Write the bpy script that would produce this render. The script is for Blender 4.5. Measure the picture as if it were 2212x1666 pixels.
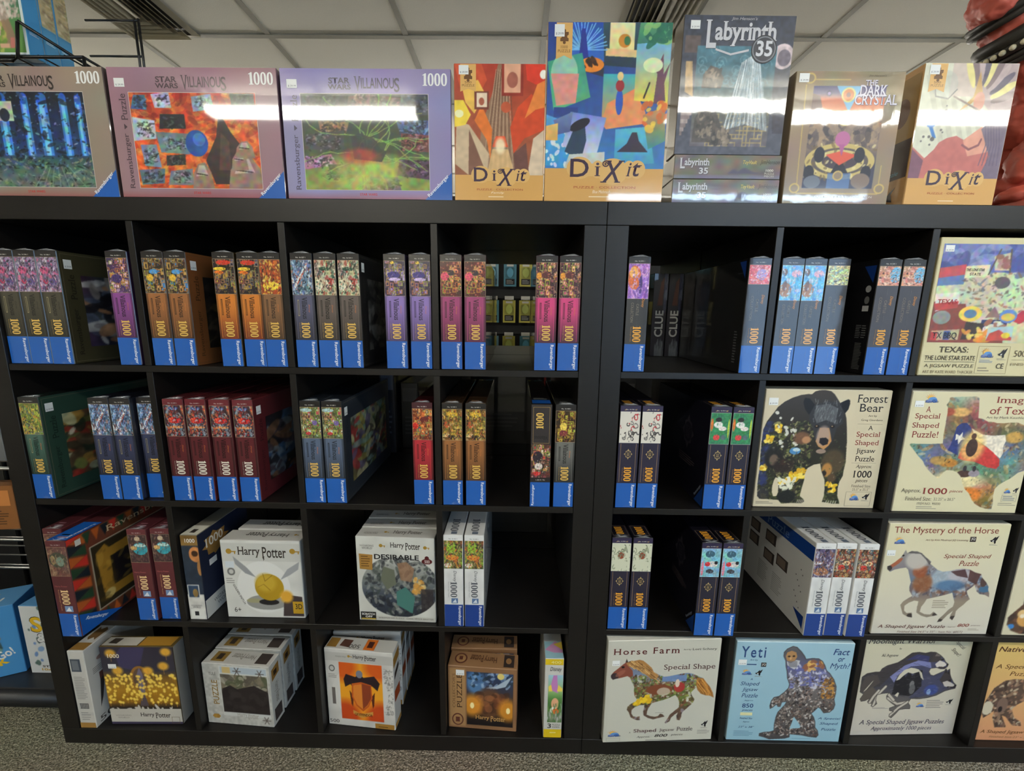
import bpy, bmesh, math, random
import numpy as np
from mathutils import Matrix, Vector

# ------------------------------------------------------------------ scene, camera, light, exposure
for o in list(bpy.data.objects):
    bpy.data.objects.remove(o)
scene = bpy.context.scene
COL = scene.collection
FPX = 894.47                                   # focal length in pixels of the 2212 x 1666 frame
cam_data = bpy.data.cameras.new('camera')
cam_data.sensor_fit = 'HORIZONTAL'
cam_data.sensor_width = 36.0
cam_data.lens = FPX / 2212.0 * 36.0
cam_data.clip_start = 0.02
cam = bpy.data.objects.new('camera', cam_data)
COL.objects.link(cam)
R_ = Vector((0.99986677, 0.01121096, 0.01186446))
U_ = Vector((-0.01361319, 0.17162379, 0.9850685))
F_ = Vector((-0.00900734, 0.98509877, -0.17175355))
cam.matrix_world = Matrix(((R_.x, U_.x, -F_.x, 1.28637), (R_.y, U_.y, -F_.y, -0.98663), (R_.z, U_.z, -F_.z, 1.23791), (0, 0, 0, 1)))
scene.camera = cam

world = bpy.data.worlds.new('world')
world.use_nodes = True
world.node_tree.nodes['Background'].inputs[0].default_value = (0.5, 0.52, 0.55, 1)
world.node_tree.nodes['Background'].inputs[1].default_value = 0.05
scene.world = world

vs = scene.view_settings
vs.view_transform = 'Standard'
vs.look = 'None'
vs.gamma = 1.0
vs.use_curve_mapping = False
vs.exposure = 0.2
LAMP = 40.0                                    # radiance of the fluorescent lenses
DAY = 3.0                                      # radiance of the shop window

# ------------------------------------------------------------------ colour, materials
def lin(c):
    c = np.asarray(c, float) / 255.0
    return np.where(c <= 0.04045, c / 12.92, ((c + 0.055) / 1.055) ** 2.4)

MATS = {}
def mat(name):
    m = bpy.data.materials.new(name)
    m.use_nodes = True
    nt = m.node_tree
    b = nt.nodes['Principled BSDF']
    MATS[name] = m
    return m, nt, b

def nd(nt, t, **kw):
    n = nt.nodes.new(t)
    for k, v in kw.items():
        if k in n.inputs:
            n.inputs[k].default_value = v
        else:
            setattr(n, k, v)
    return n

def plain(name, col, rough=0.5, metal=0.0, coat=0.0, nscale=40, namp=0.08, bump=0.0, spec=0.5):
    """flat colour broken up by a little noise"""
    m, nt, b = mat(name)
    c = lin(col)
    tc = nd(nt, 'ShaderNodeTexCoord')
    no = nd(nt, 'ShaderNodeTexNoise', Scale=nscale, Detail=3.0)
    nt.links.new(tc.outputs['Object'], no.inputs['Vector'])
    mix = nd(nt, 'ShaderNodeMix', data_type='RGBA')
    mix.inputs[6].default_value = (*(c * (1 - namp)), 1)
    mix.inputs[7].default_value = (*np.clip(c * (1 + namp), 0, 1), 1)
    nt.links.new(no.outputs['Fac'], mix.inputs[0])
    nt.links.new(mix.outputs[2], b.inputs['Base Color'])
    b.inputs['Roughness'].default_value = rough
    b.inputs['Metallic'].default_value = metal
    b.inputs['Coat Weight'].default_value = coat
    b.inputs['Specular IOR Level'].default_value = spec
    if bump:
        bp = nd(nt, 'ShaderNodeBump', Strength=bump, Distance=0.002)
        nt.links.new(no.outputs['Fac'], bp.inputs['Height'])
        nt.links.new(bp.outputs['Normal'], b.inputs['Normal'])
    return m

def printed(name, rough, coat, coat_rough, wr_scale, wr_amt, coat_ior=1.5, crease=0.0):
    """ink on card, taken from the colour attribute, under clear film with wrinkles in the film only"""
    m, nt, b = mat(name)
    at = nd(nt, 'ShaderNodeAttribute', attribute_name='Col')
    nt.links.new(at.outputs['Color'], b.inputs['Base Color'])
    b.inputs['Roughness'].default_value = rough
    b.inputs['Specular IOR Level'].default_value = 0.3
    b.inputs['Coat Weight'].default_value = coat
    b.inputs['Coat Roughness'].default_value = coat_rough
    b.inputs['Coat IOR'].default_value = coat_ior
    if wr_amt:
        tc = nd(nt, 'ShaderNodeTexCoord')
        geo = nd(nt, 'ShaderNodeNewGeometry')
        no = nd(nt, 'ShaderNodeTexNoise', Scale=wr_scale, Detail=2.5)
        nt.links.new(geo.outputs['Position'], no.inputs['Vector'])
        bp = nd(nt, 'ShaderNodeBump', Strength=wr_amt, Distance=0.004)
        nt.links.new(no.outputs['Fac'], bp.inputs['Height'])
        last = bp
        if crease:
            mp = nd(nt, 'ShaderNodeMapping')
            mp.inputs['Scale'].default_value = (60, 60, 14)
            mp.inputs['Rotation'].default_value = (0.3, 0.5, 0.4)
            nt.links.new(geo.outputs['Position'], mp.inputs['Vector'])
            n2 = nd(nt, 'ShaderNodeTexNoise', Scale=1.6, Detail=3.0)
            nt.links.new(mp.outputs['Vector'], n2.inputs['Vector'])
            b2 = nd(nt, 'ShaderNodeBump', Strength=crease, Distance=0.002)
            nt.links.new(n2.outputs['Fac'], b2.inputs['Height'])
            nt.links.new(bp.outputs['Normal'], b2.inputs['Normal'])
            last = b2
        nt.links.new(last.outputs['Normal'], b.inputs['Coat Normal'])
    return m

printed('print_wrapped', 0.45, 1.0, 0.045, 9.0, 0.10, 1.5)
printed('print_wrapped_taut', 0.45, 1.0, 0.04, 5.0, 0.035, 1.5)
printed('print_crinkled', 0.45, 1.0, 0.035, 12.0, 0.07, 1.5, 0.02)
printed('print_card', 0.42, 0.25, 0.22, 0, 0)

# black-brown foil furniture board
m, nt, b = mat('shelf_board')
tc = nd(nt, 'ShaderNodeTexCoord'); mp = nd(nt, 'ShaderNodeMapping'); mp.inputs['Scale'].default_value = (3, 40, 40)
no = nd(nt, 'ShaderNodeTexNoise', Scale=5.0, Detail=4.0)
nt.links.new(tc.outputs['Object'], mp.inputs['Vector']); nt.links.new(mp.outputs['Vector'], no.inputs['Vector'])
cr = nd(nt, 'ShaderNodeValToRGB')
cr.color_ramp.elements[0].color = (*lin((15, 13, 12)), 1); cr.color_ramp.elements[1].color = (*lin((27, 24, 22)), 1)
nt.links.new(no.outputs['Fac'], cr.inputs['Fac']); nt.links.new(cr.outputs['Color'], b.inputs['Base Color'])
b.inputs['Roughness'].default_value = 0.40
b.inputs['Specular IOR Level'].default_value = 0.42
bp = nd(nt, 'ShaderNodeBump', Strength=0.06, Distance=0.001); nt.links.new(no.outputs['Fac'], bp.inputs['Height']); nt.links.new(bp.outputs['Normal'], b.inputs['Normal'])

# speckled loop carpet
m, nt, b = mat('carpet')
tc = nd(nt, 'ShaderNodeTexCoord')
n1 = nd(nt, 'ShaderNodeTexNoise', Scale=170.0, Detail=3.0, Roughness=0.7); n2 = nd(nt, 'ShaderNodeTexVoronoi', Scale=240.0); n3 = nd(nt, 'ShaderNodeTexNoise', Scale=1.5, Detail=2.0)
for n in (n1, n2, n3): nt.links.new(tc.outputs['Object'], n.inputs['Vector'])
cr = nd(nt, 'ShaderNodeValToRGB')
cr.color_ramp.elements[0].position = 0.32; cr.color_ramp.elements[0].color = (*lin((88, 84, 70)), 1)
cr.color_ramp.elements[1].position = 0.68; cr.color_ramp.elements[1].color = (*lin((206, 198, 176)), 1)
e = cr.color_ramp.elements.new(0.5); e.color = (*lin((146, 140, 122)), 1)
nt.links.new(n1.outputs['Fac'], cr.inputs['Fac'])
mx = nd(nt, 'ShaderNodeMix', data_type='RGBA', blend_type='MULTIPLY'); mx.inputs[0].default_value = 0.35
nt.links.new(cr.outputs['Color'], mx.inputs[6]); nt.links.new(n3.outputs['Color'], mx.inputs[7])
nt.links.new(mx.outputs[2], b.inputs['Base Color']); b.inputs['Roughness'].default_value = 0.95; b.inputs['Specular IOR Level'].default_value = 0.1
bp = nd(nt, 'ShaderNodeBump', Strength=0.9, Distance=0.006); nt.links.new(n2.outputs['Distance'], bp.inputs['Height']); nt.links.new(bp.outputs['Normal'], b.inputs['Normal'])

plain('ceiling_tile', (222, 220, 212), 0.9, nscale=220, namp=0.05, bump=0.15)
plain('ceiling_grid', (128, 126, 116), 0.6)
plain('vent_metal', (176, 170, 150), 0.5, nscale=12, namp=0.12)
plain('wall_paint', (214, 210, 200), 0.85, nscale=3, namp=0.04)
plain('baseboard', (40, 38, 36), 0.6)
plain('black_wire', (18, 18, 19), 0.35)
plain('chrome_wire', (150, 150, 148), 0.3, metal=0.9)
plain('black_metal', (34, 34, 35), 0.4)
plain('dark_panel', (30, 30, 31), 0.6)
plain('lamp_body', (225, 225, 220), 0.5)
plain('red_skin', (184, 84, 68), 0.5, nscale=24, namp=0.35, bump=0.8)
plain('leather_band', (48, 45, 40), 0.5, nscale=60, namp=0.3, bump=0.6)
plain('bone_stud', (214, 205, 176), 0.5)
plain('white_card', (222, 220, 212), 0.6)
plain('cork_brown', (150, 112, 72), 0.8)
m, nt, b = mat('lamp_lens')
b.inputs['Base Color'].default_value = (0.9, 0.9, 0.88, 1)
b.inputs['Emission Color'].default_value = (1.0, 0.965, 0.86, 1); b.inputs['Emission Strength'].default_value = LAMP
m, nt, b = mat('lamp_lens_fill')  # lens of the added fill lamps, stronger so that they lift the ceiling
b.inputs['Base Color'].default_value = (0.9, 0.9, 0.88, 1)
b.inputs['Emission Color'].default_value = (1.0, 0.965, 0.88, 1); b.inputs['Emission Strength'].default_value = LAMP * 1.7
m, nt, b = mat('lamp_lens_cool')
b.inputs['Base Color'].default_value = (0.9, 0.9, 0.92, 1)
b.inputs['Emission Color'].default_value = (0.55, 0.76, 1.0, 1); b.inputs['Emission Strength'].default_value = LAMP * 0.6
m, nt, b = mat('daylight_pane')
b.inputs['Base Color'].default_value = (0.5, 0.6, 0.7, 1); b.inputs['Roughness'].default_value = 0.1
b.inputs['Emission Color'].default_value = (0.42, 0.66, 1.0, 1); b.inputs['Emission Strength'].default_value = DAY
m, nt, b = mat('clear_film')
b.inputs['Base Color'].default_value = (0.9, 0.92, 0.94, 1); b.inputs['Roughness'].default_value = 0.12; b.inputs['Alpha'].default_value = 0.22; b.inputs['Specular IOR Level'].default_value = 1.0
m, nt, b = mat('clear_plastic')
b.inputs['Base Color'].default_value = (0.9, 0.95, 0.97, 1); b.inputs['Roughness'].default_value = 0.05
b.inputs['Transmission Weight'].default_value = 1.0; b.inputs['IOR'].default_value = 1.15

# ------------------------------------------------------------------ object helpers
def link(name, me, material=None, parent=None):
    o = bpy.data.objects.new(name, me)
    COL.objects.link(o)
    if material is not None and me is not None and not me.materials:
        me.materials.append(MATS[material])
    if parent is not None:
        o.parent = parent
    return o

def empty(name, loc=(0, 0, 0), rz=0.0):
    o = bpy.data.objects.new(name, None)
    o.empty_display_size = 0.05
    COL.objects.link(o)
    o.location = loc
    o.rotation_euler = (0, 0, rz)
    return o

def tag(o, label=None, cat=None, group=None, kind=None):
    if label: o['label'] = label
    if cat: o['category'] = cat
    if group: o['group'] = group
    if kind: o['kind'] = kind
    return o

def dup(root, loc, rz=None, label=None):
    r = root.copy(); COL.objects.link(r)
    r.location = loc
    if rz is not None: r.rotation_euler = (r.rotation_euler[0], r.rotation_euler[1], rz)
    if label: r['label'] = label
    for ch in list(root.children):
        c = ch.copy(); COL.objects.link(c); c.parent = r
        for g in list(ch.children):
            d = g.copy(); COL.objects.link(d); d.parent = c
    return r

def bm_box(bm, x0, x1, y0, y1, z0, z1):
    v = [bm.verts.new(p) for p in ((x0, y0, z0), (x1, y0, z0), (x1, y1, z0), (x0, y1, z0), (x0, y0, z1), (x1, y0, z1), (x1, y1, z1), (x0, y1, z1))]
    for f in ((0, 3, 2, 1), (4, 5, 6, 7), (0, 1, 5, 4), (1, 2, 6, 5), (2, 3, 7, 6), (3, 0, 4, 7)):
        bm.faces.new([v[i] for i in f])
    return v

def bm_mesh(bm, name, smooth=False):
    bmesh.ops.recalc_face_normals(bm, faces=bm.faces)
    me = bpy.data.meshes.new(name)
    bm.to_mesh(me); bm.free()
    if smooth:
        me.polygons.foreach_set('use_smooth', [True] * len(me.polygons))
    return me

def bev(bm, w, seg=1):
    bmesh.ops.bevel(bm, geom=[e for e in bm.edges], offset=w, segments=seg, affect='EDGES', profile=0.5)

def block(name, x0, x1, y0, y1, z0, z1, material, parent=None, bevel=0.0):
    bm = bmesh.new(); bm_box(bm, x0, x1, y0, y1, z0, z1)
    if bevel: bev(bm, bevel)
    return link(name, bm_mesh(bm, name), material, parent)

def tube_bm(bm, pts, r, n=6, closed=False):
    pts = [Vector(p) for p in pts]
    rings = []
    N = len(pts)
    for i, p in enumerate(pts):
        a = pts[i - 1] if (i > 0 or closed) else p
        b_ = pts[(i + 1) % N] if (i < N - 1 or closed) else p
        t = (b_ - a).normalized()
        up = Vector((0, 0, 1)) if abs(t.z) < 0.9 else Vector((1, 0, 0))
        s = t.cross(up).normalized(); w = s.cross(t).normalized()
        rr = r[i] if isinstance(r, (list, tuple)) else r
        rings.append([bm.verts.new(p + (s * math.cos(k * 2 * math.pi / n) + w * math.sin(k * 2 * math.pi / n)) * rr) for k in range(n)])
    for i in range(N - (0 if closed else 1)):
        A, B = rings[i], rings[(i + 1) % N]
        for k in range(n):
            bm.faces.new((A[k], A[(k + 1) % n], B[(k + 1) % n], B[k]))
    if not closed:
        bm.faces.new(rings[0][::-1]); bm.faces.new(rings[-1])

def tube(name, pts, r, material, parent=None, n=6, closed=False):
    bm = bmesh.new(); tube_bm(bm, pts, r, n, closed)
    return link(name, bm_mesh(bm, name, True), material, parent)

# ------------------------------------------------------------------ flat print: rasters, polygons, lettering
class Cv:
    """a picture held at the vertices of a fine grid, u to the right, v up, both 0..1"""
    def __init__(s, nx, ny, col):
        nx, ny = nx * 2, ny * 2                     # drawn twice as fine and averaged when it is laid down
        s.nx, s.ny = nx, ny
        s.u = np.linspace(0, 1, nx + 1)[None, :].repeat(ny + 1, 0)
        s.v = np.linspace(0, 1, ny + 1)[:, None].repeat(nx + 1, 1)
        s.a = np.empty((ny + 1, nx + 1, 3)); s.a[:] = col
        s.mask = None
        s.asp = 1.0
    def put(s, w, col, sl=(slice(None), slice(None))):
        if s.mask is not None: w = w * s.mask[sl]
        s.a[sl] += (np.asarray(col, float) - s.a[sl]) * w[..., None]
    def win(s, u0, v0, u1, v1):
        i0 = max(0, int(u0 * s.nx) - 1); i1 = min(s.nx + 1, int(u1 * s.nx) + 3)
        j0 = max(0, int(v0 * s.ny) - 1); j1 = min(s.ny + 1, int(v1 * s.ny) + 3)
        return (slice(j0, max(j0, j1)), slice(i0, max(i0, i1)))
    def inside(s, pts, sl=(slice(None), slice(None))):
        U, V = s.u[sl], s.v[sl]
        r = np.zeros(U.shape, bool)
        n = len(pts)
        for i in range(n):
            x0, y0 = pts[i]; x1, y1 = pts[(i + 1) % n]
            if y0 == y1: continue
            c = ((V >= y0) != (V >= y1))
            r ^= c & (U < x0 + (V - y0) * (x1 - x0) / (y1 - y0))
        return r
    def poly(s, pts, col, al=1.0):
        xs = [p[0] for p in pts]; ys = [p[1] for p in pts]
        sl = s.win(min(xs), min(ys), max(xs), max(ys))
        s.put(s.inside(pts, sl) * al, col, sl)
    def rect(s, u0, v0, u1, v1, col, al=1.0):
        sl = s.win(u0, v0, u1, v1)
        U, V = s.u[sl], s.v[sl]
        s.put(((U >= u0) & (U <= u1) & (V >= v0) & (V <= v1)) * al, col, sl)
    def ell(s, cu, cv, ru, rv, col, al=1.0, rot=0.0, soft=0.0):
        R = max(ru, rv) * (1 + soft) * 1.05
        sl = s.win(cu - R, cv - R, cu + R, cv + R)
        U, V = s.u[sl] - cu, s.v[sl] - cv
        c, n = math.cos(rot), math.sin(rot)
        d = np.sqrt(((U * c + V * n) / ru) ** 2 + ((V * c - U * n) / rv) ** 2)
        w = np.clip((1 + soft - d) / max(soft, 1e-6), 0, 1) if soft else (d <= 1).astype(float)
        s.put(w * al, col, sl)
    def line(s, u0, v0, u1, v1, w, col, al=1.0):
        sl = s.win(min(u0, u1) - w, min(v0, v1) - w, max(u0, u1) + w, max(v0, v1) + w)
        U, V = s.u[sl], s.v[sl]
        dx, dy = u1 - u0, v1 - v0
        t = np.clip(((U - u0) * dx + (V - v0) * dy) / (dx * dx + dy * dy + 1e-9), 0, 1)
        d = np.hypot(U - u0 - t * dx, V - v0 - t * dy)
        s.put((d <= w / 2) * al, col, sl)
    def path(s, pts, w, col, al=1.0):
        for p, q in zip(pts[:-1], pts[1:]): s.line(*p, *q, w, col, al)
    def vgrad(s, stops):
        """stops: (v, colour) from bottom to top"""
        vs_ = [p[0] for p in stops]
        c = np.stack([np.interp(s.v, vs_, [p[1][k] for p in stops]) for k in range(3)], -1)
        w = np.ones(s.u.shape) if s.mask is None else s.mask
        s.a += (c - s.a) * w[..., None]
    def noise(s, seed, cells, amp, col=False):
        rg = np.random.RandomState(seed)
        L_ = rg.rand(int(cells * s.ny / s.nx) + 3, cells + 3, 3 if col else 1)
        x = s.u * cells; y = s.v * (L_.shape[0] - 2)
        i, j = x.astype(int), y.astype(int); fx, fy = (x - i)[..., None], (y - j)[..., None]
        n = L_[j, i] * (1 - fx) * (1 - fy) + L_[j, i + 1] * fx * (1 - fy) + L_[j + 1, i] * (1 - fx) * fy + L_[j + 1, i + 1] * fx * fy
        w = 1.0 if s.mask is None else s.mask[..., None]
        s.a = s.a * (1 + (n - 0.5) * 2 * amp * w)
    def flecks(s, n, seed, pal, s0, s1, region=(0, 0, 1, 1), stretch=2.2, al=0.9):
        rg = random.Random(seed)
        for _ in range(n):
            r = rg.uniform(s0, s1)
            s.ell(rg.uniform(region[0], region[2]), rg.uniform(region[1], region[3]), r * rg.uniform(1, stretch), r, rg.choice(pal), al, rg.uniform(0, 3.14))
    def frames(s, n, seed, gold, pal, s0=0.09, s1=0.2, region=(0, 0, 1, 1)):
        """little framed pictures hung side by side"""
        rg = random.Random(seed)
        a = s.nx / s.ny
        for _ in range(n):
            w = rg.uniform(s0, s1); h = rg.uniform(s0, s1) * a * rg.uniform(0.9, 1.4)
            x = rg.uniform(region[0], region[2] - w * 0.6); y = rg.uniform(region[1], region[3] - h * 0.6)
            g = [min(255, c * rg.uniform(0.7, 1.2)) for c in gold]
            s.rect(x, y, x + w, y + h, g)
            m_ = w * 0.17
            s.rect(x + m_, y + m_ * a, x + w - m_, y + h - m_ * a, rg.choice(pal))
            s.ell(x + w * 0.5, y + h * rg.uniform(0.35, 0.55), w * 0.2, h * 0.24, rg.choice(pal))

_tc = {}
SPLIT = {}
def ngon0(rx, ry, p=2.4, n=28):
    o = []
    for k in range(n):
        a = 2 * math.pi * k / n; c, s_ = math.cos(a), math.sin(a)
        o.append((math.copysign(abs(c) ** (2 / p), c) * rx, math.copysign(abs(s_) ** (2 / p), s_) * ry))
    return o

def glyphs(body, style):
    """lettering as a 2-D mesh fitted to the unit square; returns verts, faces, aspect"""
    key = (body, style)
    if key in _tc: return _tc[key]
    if style == 'num':
        V, Fc = [], []; x = 0.0
        for ch in body:
            if ch == '1':
                pts = [(0.06, 0), (0.44, 0), (0.44, 0.07), (0.355, 0.09), (0.355, 1.0), (0.27, 1.0), (0.05, 0.87), (0.05, 0.82), (0.16, 0.84), (0.16, 0.09), (0.06, 0.07)]
                b0 = len(V); V += [(x + p[0], p[1]) for p in pts]
                for f in ((0, 1, 2, 3, 9, 10), (3, 4, 5, 8, 9), (5, 6, 7, 8)): Fc.append([b0 + i for i in f])
                x += 0.47
            else:
                A = ngon0(0.25, 0.51); B = ngon0(0.085, 0.41); n = len(A); b0 = len(V)
                V += [(x + 0.26 + p[0], 0.5 + p[1]) for p in A] + [(x + 0.26 + p[0], 0.5 + p[1]) for p in B]
                for k in range(n): Fc.append([b0 + k, b0 + (k + 1) % n, b0 + n + (k + 1) % n, b0 + n + k])
                x += 0.55
        V = np.array(V)
    else:
        cu = bpy.data.curves.new('lettering', 'FONT')
        cu.body = body; cu.size = 1.0; cu.resolution_u = 3
        if 'bold' in style and 'M' not in body: cu.offset = 0.011
        if 'heavy' in style: cu.offset = 0.026
        if 'italic' in style: cu.shear = 0.25
        if 'wide' in style: cu.space_character = 1.25
        ob = bpy.data.objects.new('lettering', cu); COL.objects.link(ob)
        dg = bpy.context.evaluated_depsgraph_get(); dg.update()
        me = bpy.data.meshes.new_from_object(ob.evaluated_get(dg))
        bpy.data.objects.remove(ob); bpy.data.curves.remove(cu)
        V = np.array([v.co[:2] for v in me.vertices]); Fc = [list(p.vertices) for p in me.polygons]
        if 'serif' in style:
            par = list(range(len(V)))
            def fnd(i):
                while par[i] != i: par[i] = par[par[i]]; i = par[i]
                return i
            for f in Fc:
                for i in f[1:]: par[fnd(i)] = fnd(f[0])
            ext = {}
            for i in range(len(V)):
                r_ = fnd(i); lo_, hi_ = ext.get(r_, (9, -9)); ext[r_] = (min(lo_, V[i][1]), max(hi_, V[i][1]))
            cnt = {}
            for f in Fc:
                for i in range(len(f)):
                    e_ = (f[i], f[(i + 1) % len(f)]); cnt.setdefault(tuple(sorted(e_)), []).append(f)
            sv = []
            for (a, b_), fs in cnt.items():
                if len(fs) == 1 and abs(V[a][1] - V[b_][1]) < 1e-3:
                    L_ = abs(V[a][0] - V[b_][0])
                    lo_, hi_ = ext[fnd(a)]
                    if 0.05 < L_ < 0.2 and hi_ - lo_ > 0.3 and (V[a][1] - lo_ < 0.02 or hi_ - V[a][1] < 0.02 or V[a][1] < 0.02 or 0.4 < V[a][1] < 0.56):
                        cy = np.mean([V[i][1] for i in fs[0]])
                        x0, x1 = sorted((V[a][0], V[b_][0])); y0 = V[a][1]
                        y1 = y0 + (0.035 if cy > y0 else -0.035)
                        sv.append((x0 - 0.055, x1 + 0.055, min(y0, y1), max(y0, y1)))
            VV = list(map(tuple, V)); nmain = len(Fc)
            for x0, x1, y0, y1 in sv:
                b0 = len(VV); VV += [(x0, y0), (x1, y0), (x1, y1), (x0, y1)]; Fc.append([b0, b0 + 1, b0 + 2, b0 + 3])
            V = np.array(VV)
            SPLIT[key] = (nmain, len(V) - 4 * len(sv))
        bpy.data.meshes.remove(me)
    lo, hi = V.min(0), V.max(0)
    asp = (hi[0] - lo[0]) / (hi[1] - lo[1])
    _tc[key] = ((V - lo) / (hi - lo), Fc, asp)
    return _tc[key]

class Print:
    """printed shapes in the plane of one box face, in metres from its lower left corner"""
    def __init__(s): s.ch = []
    def add(s, V, faces, cols, layer): s.ch.append((np.asarray(V, float), faces, cols, layer, len(s.ch))); return s
    def poly(s, pts, col, layer=1): return s.add(pts, [list(range(len(pts)))], lin(col), layer)
    def rect(s, x0, y0, x1, y1, col, layer=1): return s.poly([(x0, y0), (x1, y0), (x1, y1), (x0, y1)], col, layer)
    def frame(s, x0, y0, x1, y1, t, col, layer=1):
        for r in ((x0, y0, x1, y0 + t), (x0, y1 - t, x1, y1), (x0, y0, x0 + t, y1), (x1 - t, y0, x1, y1)): s.rect(*r, col, layer)
        return s
    def disc(s, cx, cy, rx, ry, col, layer=1, n=28): return s.poly([(cx + rx * math.cos(2 * math.pi * k / n), cy + ry * math.sin(2 * math.pi * k / n)) for k in range(n)], col, layer)
    def text(s, body, x0, y0, x1, y1, col, style='sans', rot=0, layer=3, keep=False):
        V, Fc, asp = glyphs(body, style)
        S, T = V[:, 0], V[:, 1]
        if rot == 0: P = np.stack([x0 + S * (x1 - x0), y0 + T * (y1 - y0)], 1)
        elif rot == -90: P = np.stack([x0 + T * (x1 - x0), y1 - S * (y1 - y0)], 1)
        elif rot == 90: P = np.stack([x1 - T * (x1 - x0), y0 + S * (y1 - y0)], 1)
        else: P = np.stack([x1 - S * (x1 - x0), y1 - T * (y1 - y0)], 1)
        return s.letters((body, style), P, Fc, lin(col), layer)
    def letters(s, key, P, Fc, col, layer):
        """serifs lie a hair above the stems, so that no two faces share a plane"""
        if key in SPLIT:
            nf, nv = SPLIT[key]
            s.add(P[:nv], Fc[:nf], col, layer)
            if len(Fc) > nf: s.add(P[nv:], [[i - nv for i in f] for f in Fc[nf:]], col, layer + 0.4)
            return s
        return s.add(P, Fc, col, layer)
    def text_at(s, body, ox, oy, w, h, ang, col, style='sans', layer=3):
        V, Fc, asp = glyphs(body, style)
        S, T = V[:, 0] * w, V[:, 1] * h
        c, n = math.cos(ang), math.sin(ang)
        return s.letters((body, style), np.stack([ox + S * c - T * n, oy + S * n + T * c], 1), Fc, lin(col), layer)
    def lines(s, x0, y0, x1, y1, n, col, layer=2, seed=1):
        """rows of print too small to read"""
        rg = random.Random(seed)
        st = (y1 - y0) / n
        for i in range(n): s.rect(x0, y1 - (i + 0.6) * st, x0 + (x1 - x0) * rg.uniform(0.7, 1.0), y1 - (i + 0.2) * st, col, layer)
        return s
    def raster(s, cv, x0, y0, x1, y1, layer=0):
        A = np.clip(cv.a, 0, 255); p = np.pad(A, ((1, 1), (1, 1), (0, 0)), 'edge')
        A = (p[1:-1] * 2 + p[:-2] + p[2:]) / 4; A = (A[:, 1:-1] * 2 + A[:, :-2] + A[:, 2:]) / 4
        A = A[::2, ::2]; ny, nx = A.shape[0] - 1, A.shape[1] - 1
        V = np.stack([x0 + cv.u[::2, ::2].ravel() * (x1 - x0), y0 + cv.v[::2, ::2].ravel() * (y1 - y0)], 1)
        n = nx + 1
        i = (np.arange(ny)[:, None] * n + np.arange(nx)[None, :]).ravel()
        q = np.stack([i, i + 1, i + 1 + n, i + n], 1)
        return s.add(V, q, lin(A).reshape(-1, 3), layer)
    def mesh(s, name, fr):
        O, Ux, Vx, N = fr
        vv, ls, lt, cc = [], [], [], []; base = 0
        for V, Fc, col, layer, seq in s.ch:
            P = O + V[:, :1] * Ux + V[:, 1:2] * Vx + N * (0.0004 + 0.00012 * layer + 0.000004 * min(seq, 25))
            vv.append(P)
            if isinstance(Fc, np.ndarray):
                idx = Fc.ravel(); ls.append(idx + base); lt.append(np.full(len(Fc), 4))
            else:
                idx = np.array([i for f in Fc for i in f]); ls.append(idx + base); lt.append(np.array([len(f) for f in Fc]))
            cc.append(col[idx] if getattr(col, 'ndim', 1) == 2 else np.repeat(np.asarray(col)[None], len(idx), 0))
            base += len(P)
        vv = np.concatenate(vv); ls = np.concatenate(ls).astype(np.int32); lt = np.concatenate(lt).astype(np.int32); cc = np.concatenate(cc)
        me = bpy.data.meshes.new(name)
        me.vertices.add(len(vv)); me.vertices.foreach_set('co', vv.ravel())
        me.loops.add(len(ls)); me.loops.foreach_set('vertex_index', ls)
        me.polygons.add(len(lt)); me.polygons.foreach_set('loop_start', (np.cumsum(lt) - lt).astype(np.int32)); me.polygons.foreach_set('loop_total', lt)
        me.update(calc_edges=True)
        at = me.color_attributes.new('Col', 'FLOAT_COLOR', 'CORNER')
        at.data.foreach_set('color', np.concatenate([cc, np.ones((len(cc), 1))], 1).ravel().astype(np.float32))
        me.validate()
        return me

def frame_of(w, d, h, face):
    """local frame of a box face: origin, right, up, outward normal. The box stands on z = 0 with its front at y = 0."""
    A = np.array
    return {'front': (A([-w / 2, 0, 0]), A([1., 0, 0]), A([0, 0, 1.]), A([0, -1., 0])),
            'right': (A([w / 2, 0, 0]), A([0, 1., 0]), A([0, 0, 1.]), A([1., 0, 0])),
            'left': (A([-w / 2, d, 0]), A([0, -1., 0]), A([0, 0, 1.]), A([-1., 0, 0])),
            'top': (A([-w / 2, 0, h]), A([1., 0, 0]), A([0, 1., 0]), A([0, 0, 1.]))}[face]

def body_mesh(name, w, d, h, cols, default, bevel=0.0014, bow=0.0):
    bm = bmesh.new(); bm_box(bm, -w / 2, w / 2, 0, d, 0, h); bev(bm, bevel)
    me = bm_mesh(bm, name)
    at = me.color_attributes.new('Col', 'FLOAT_COLOR', 'CORNER')
    nm = {'front': (0, -1, 0), 'back': (0, 1, 0), 'left': (-1, 0, 0), 'right': (1, 0, 0), 'top': (0, 0, 1), 'bottom': (0, 0, -1)}
    for p in me.polygons:
        best = max(nm, key=lambda k: p.normal.dot(Vector(nm[k])))
        c = (*lin(cols.get(best, default)), 1)
        for li in p.loop_indices: at.data[li].color = c
    return me

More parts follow.
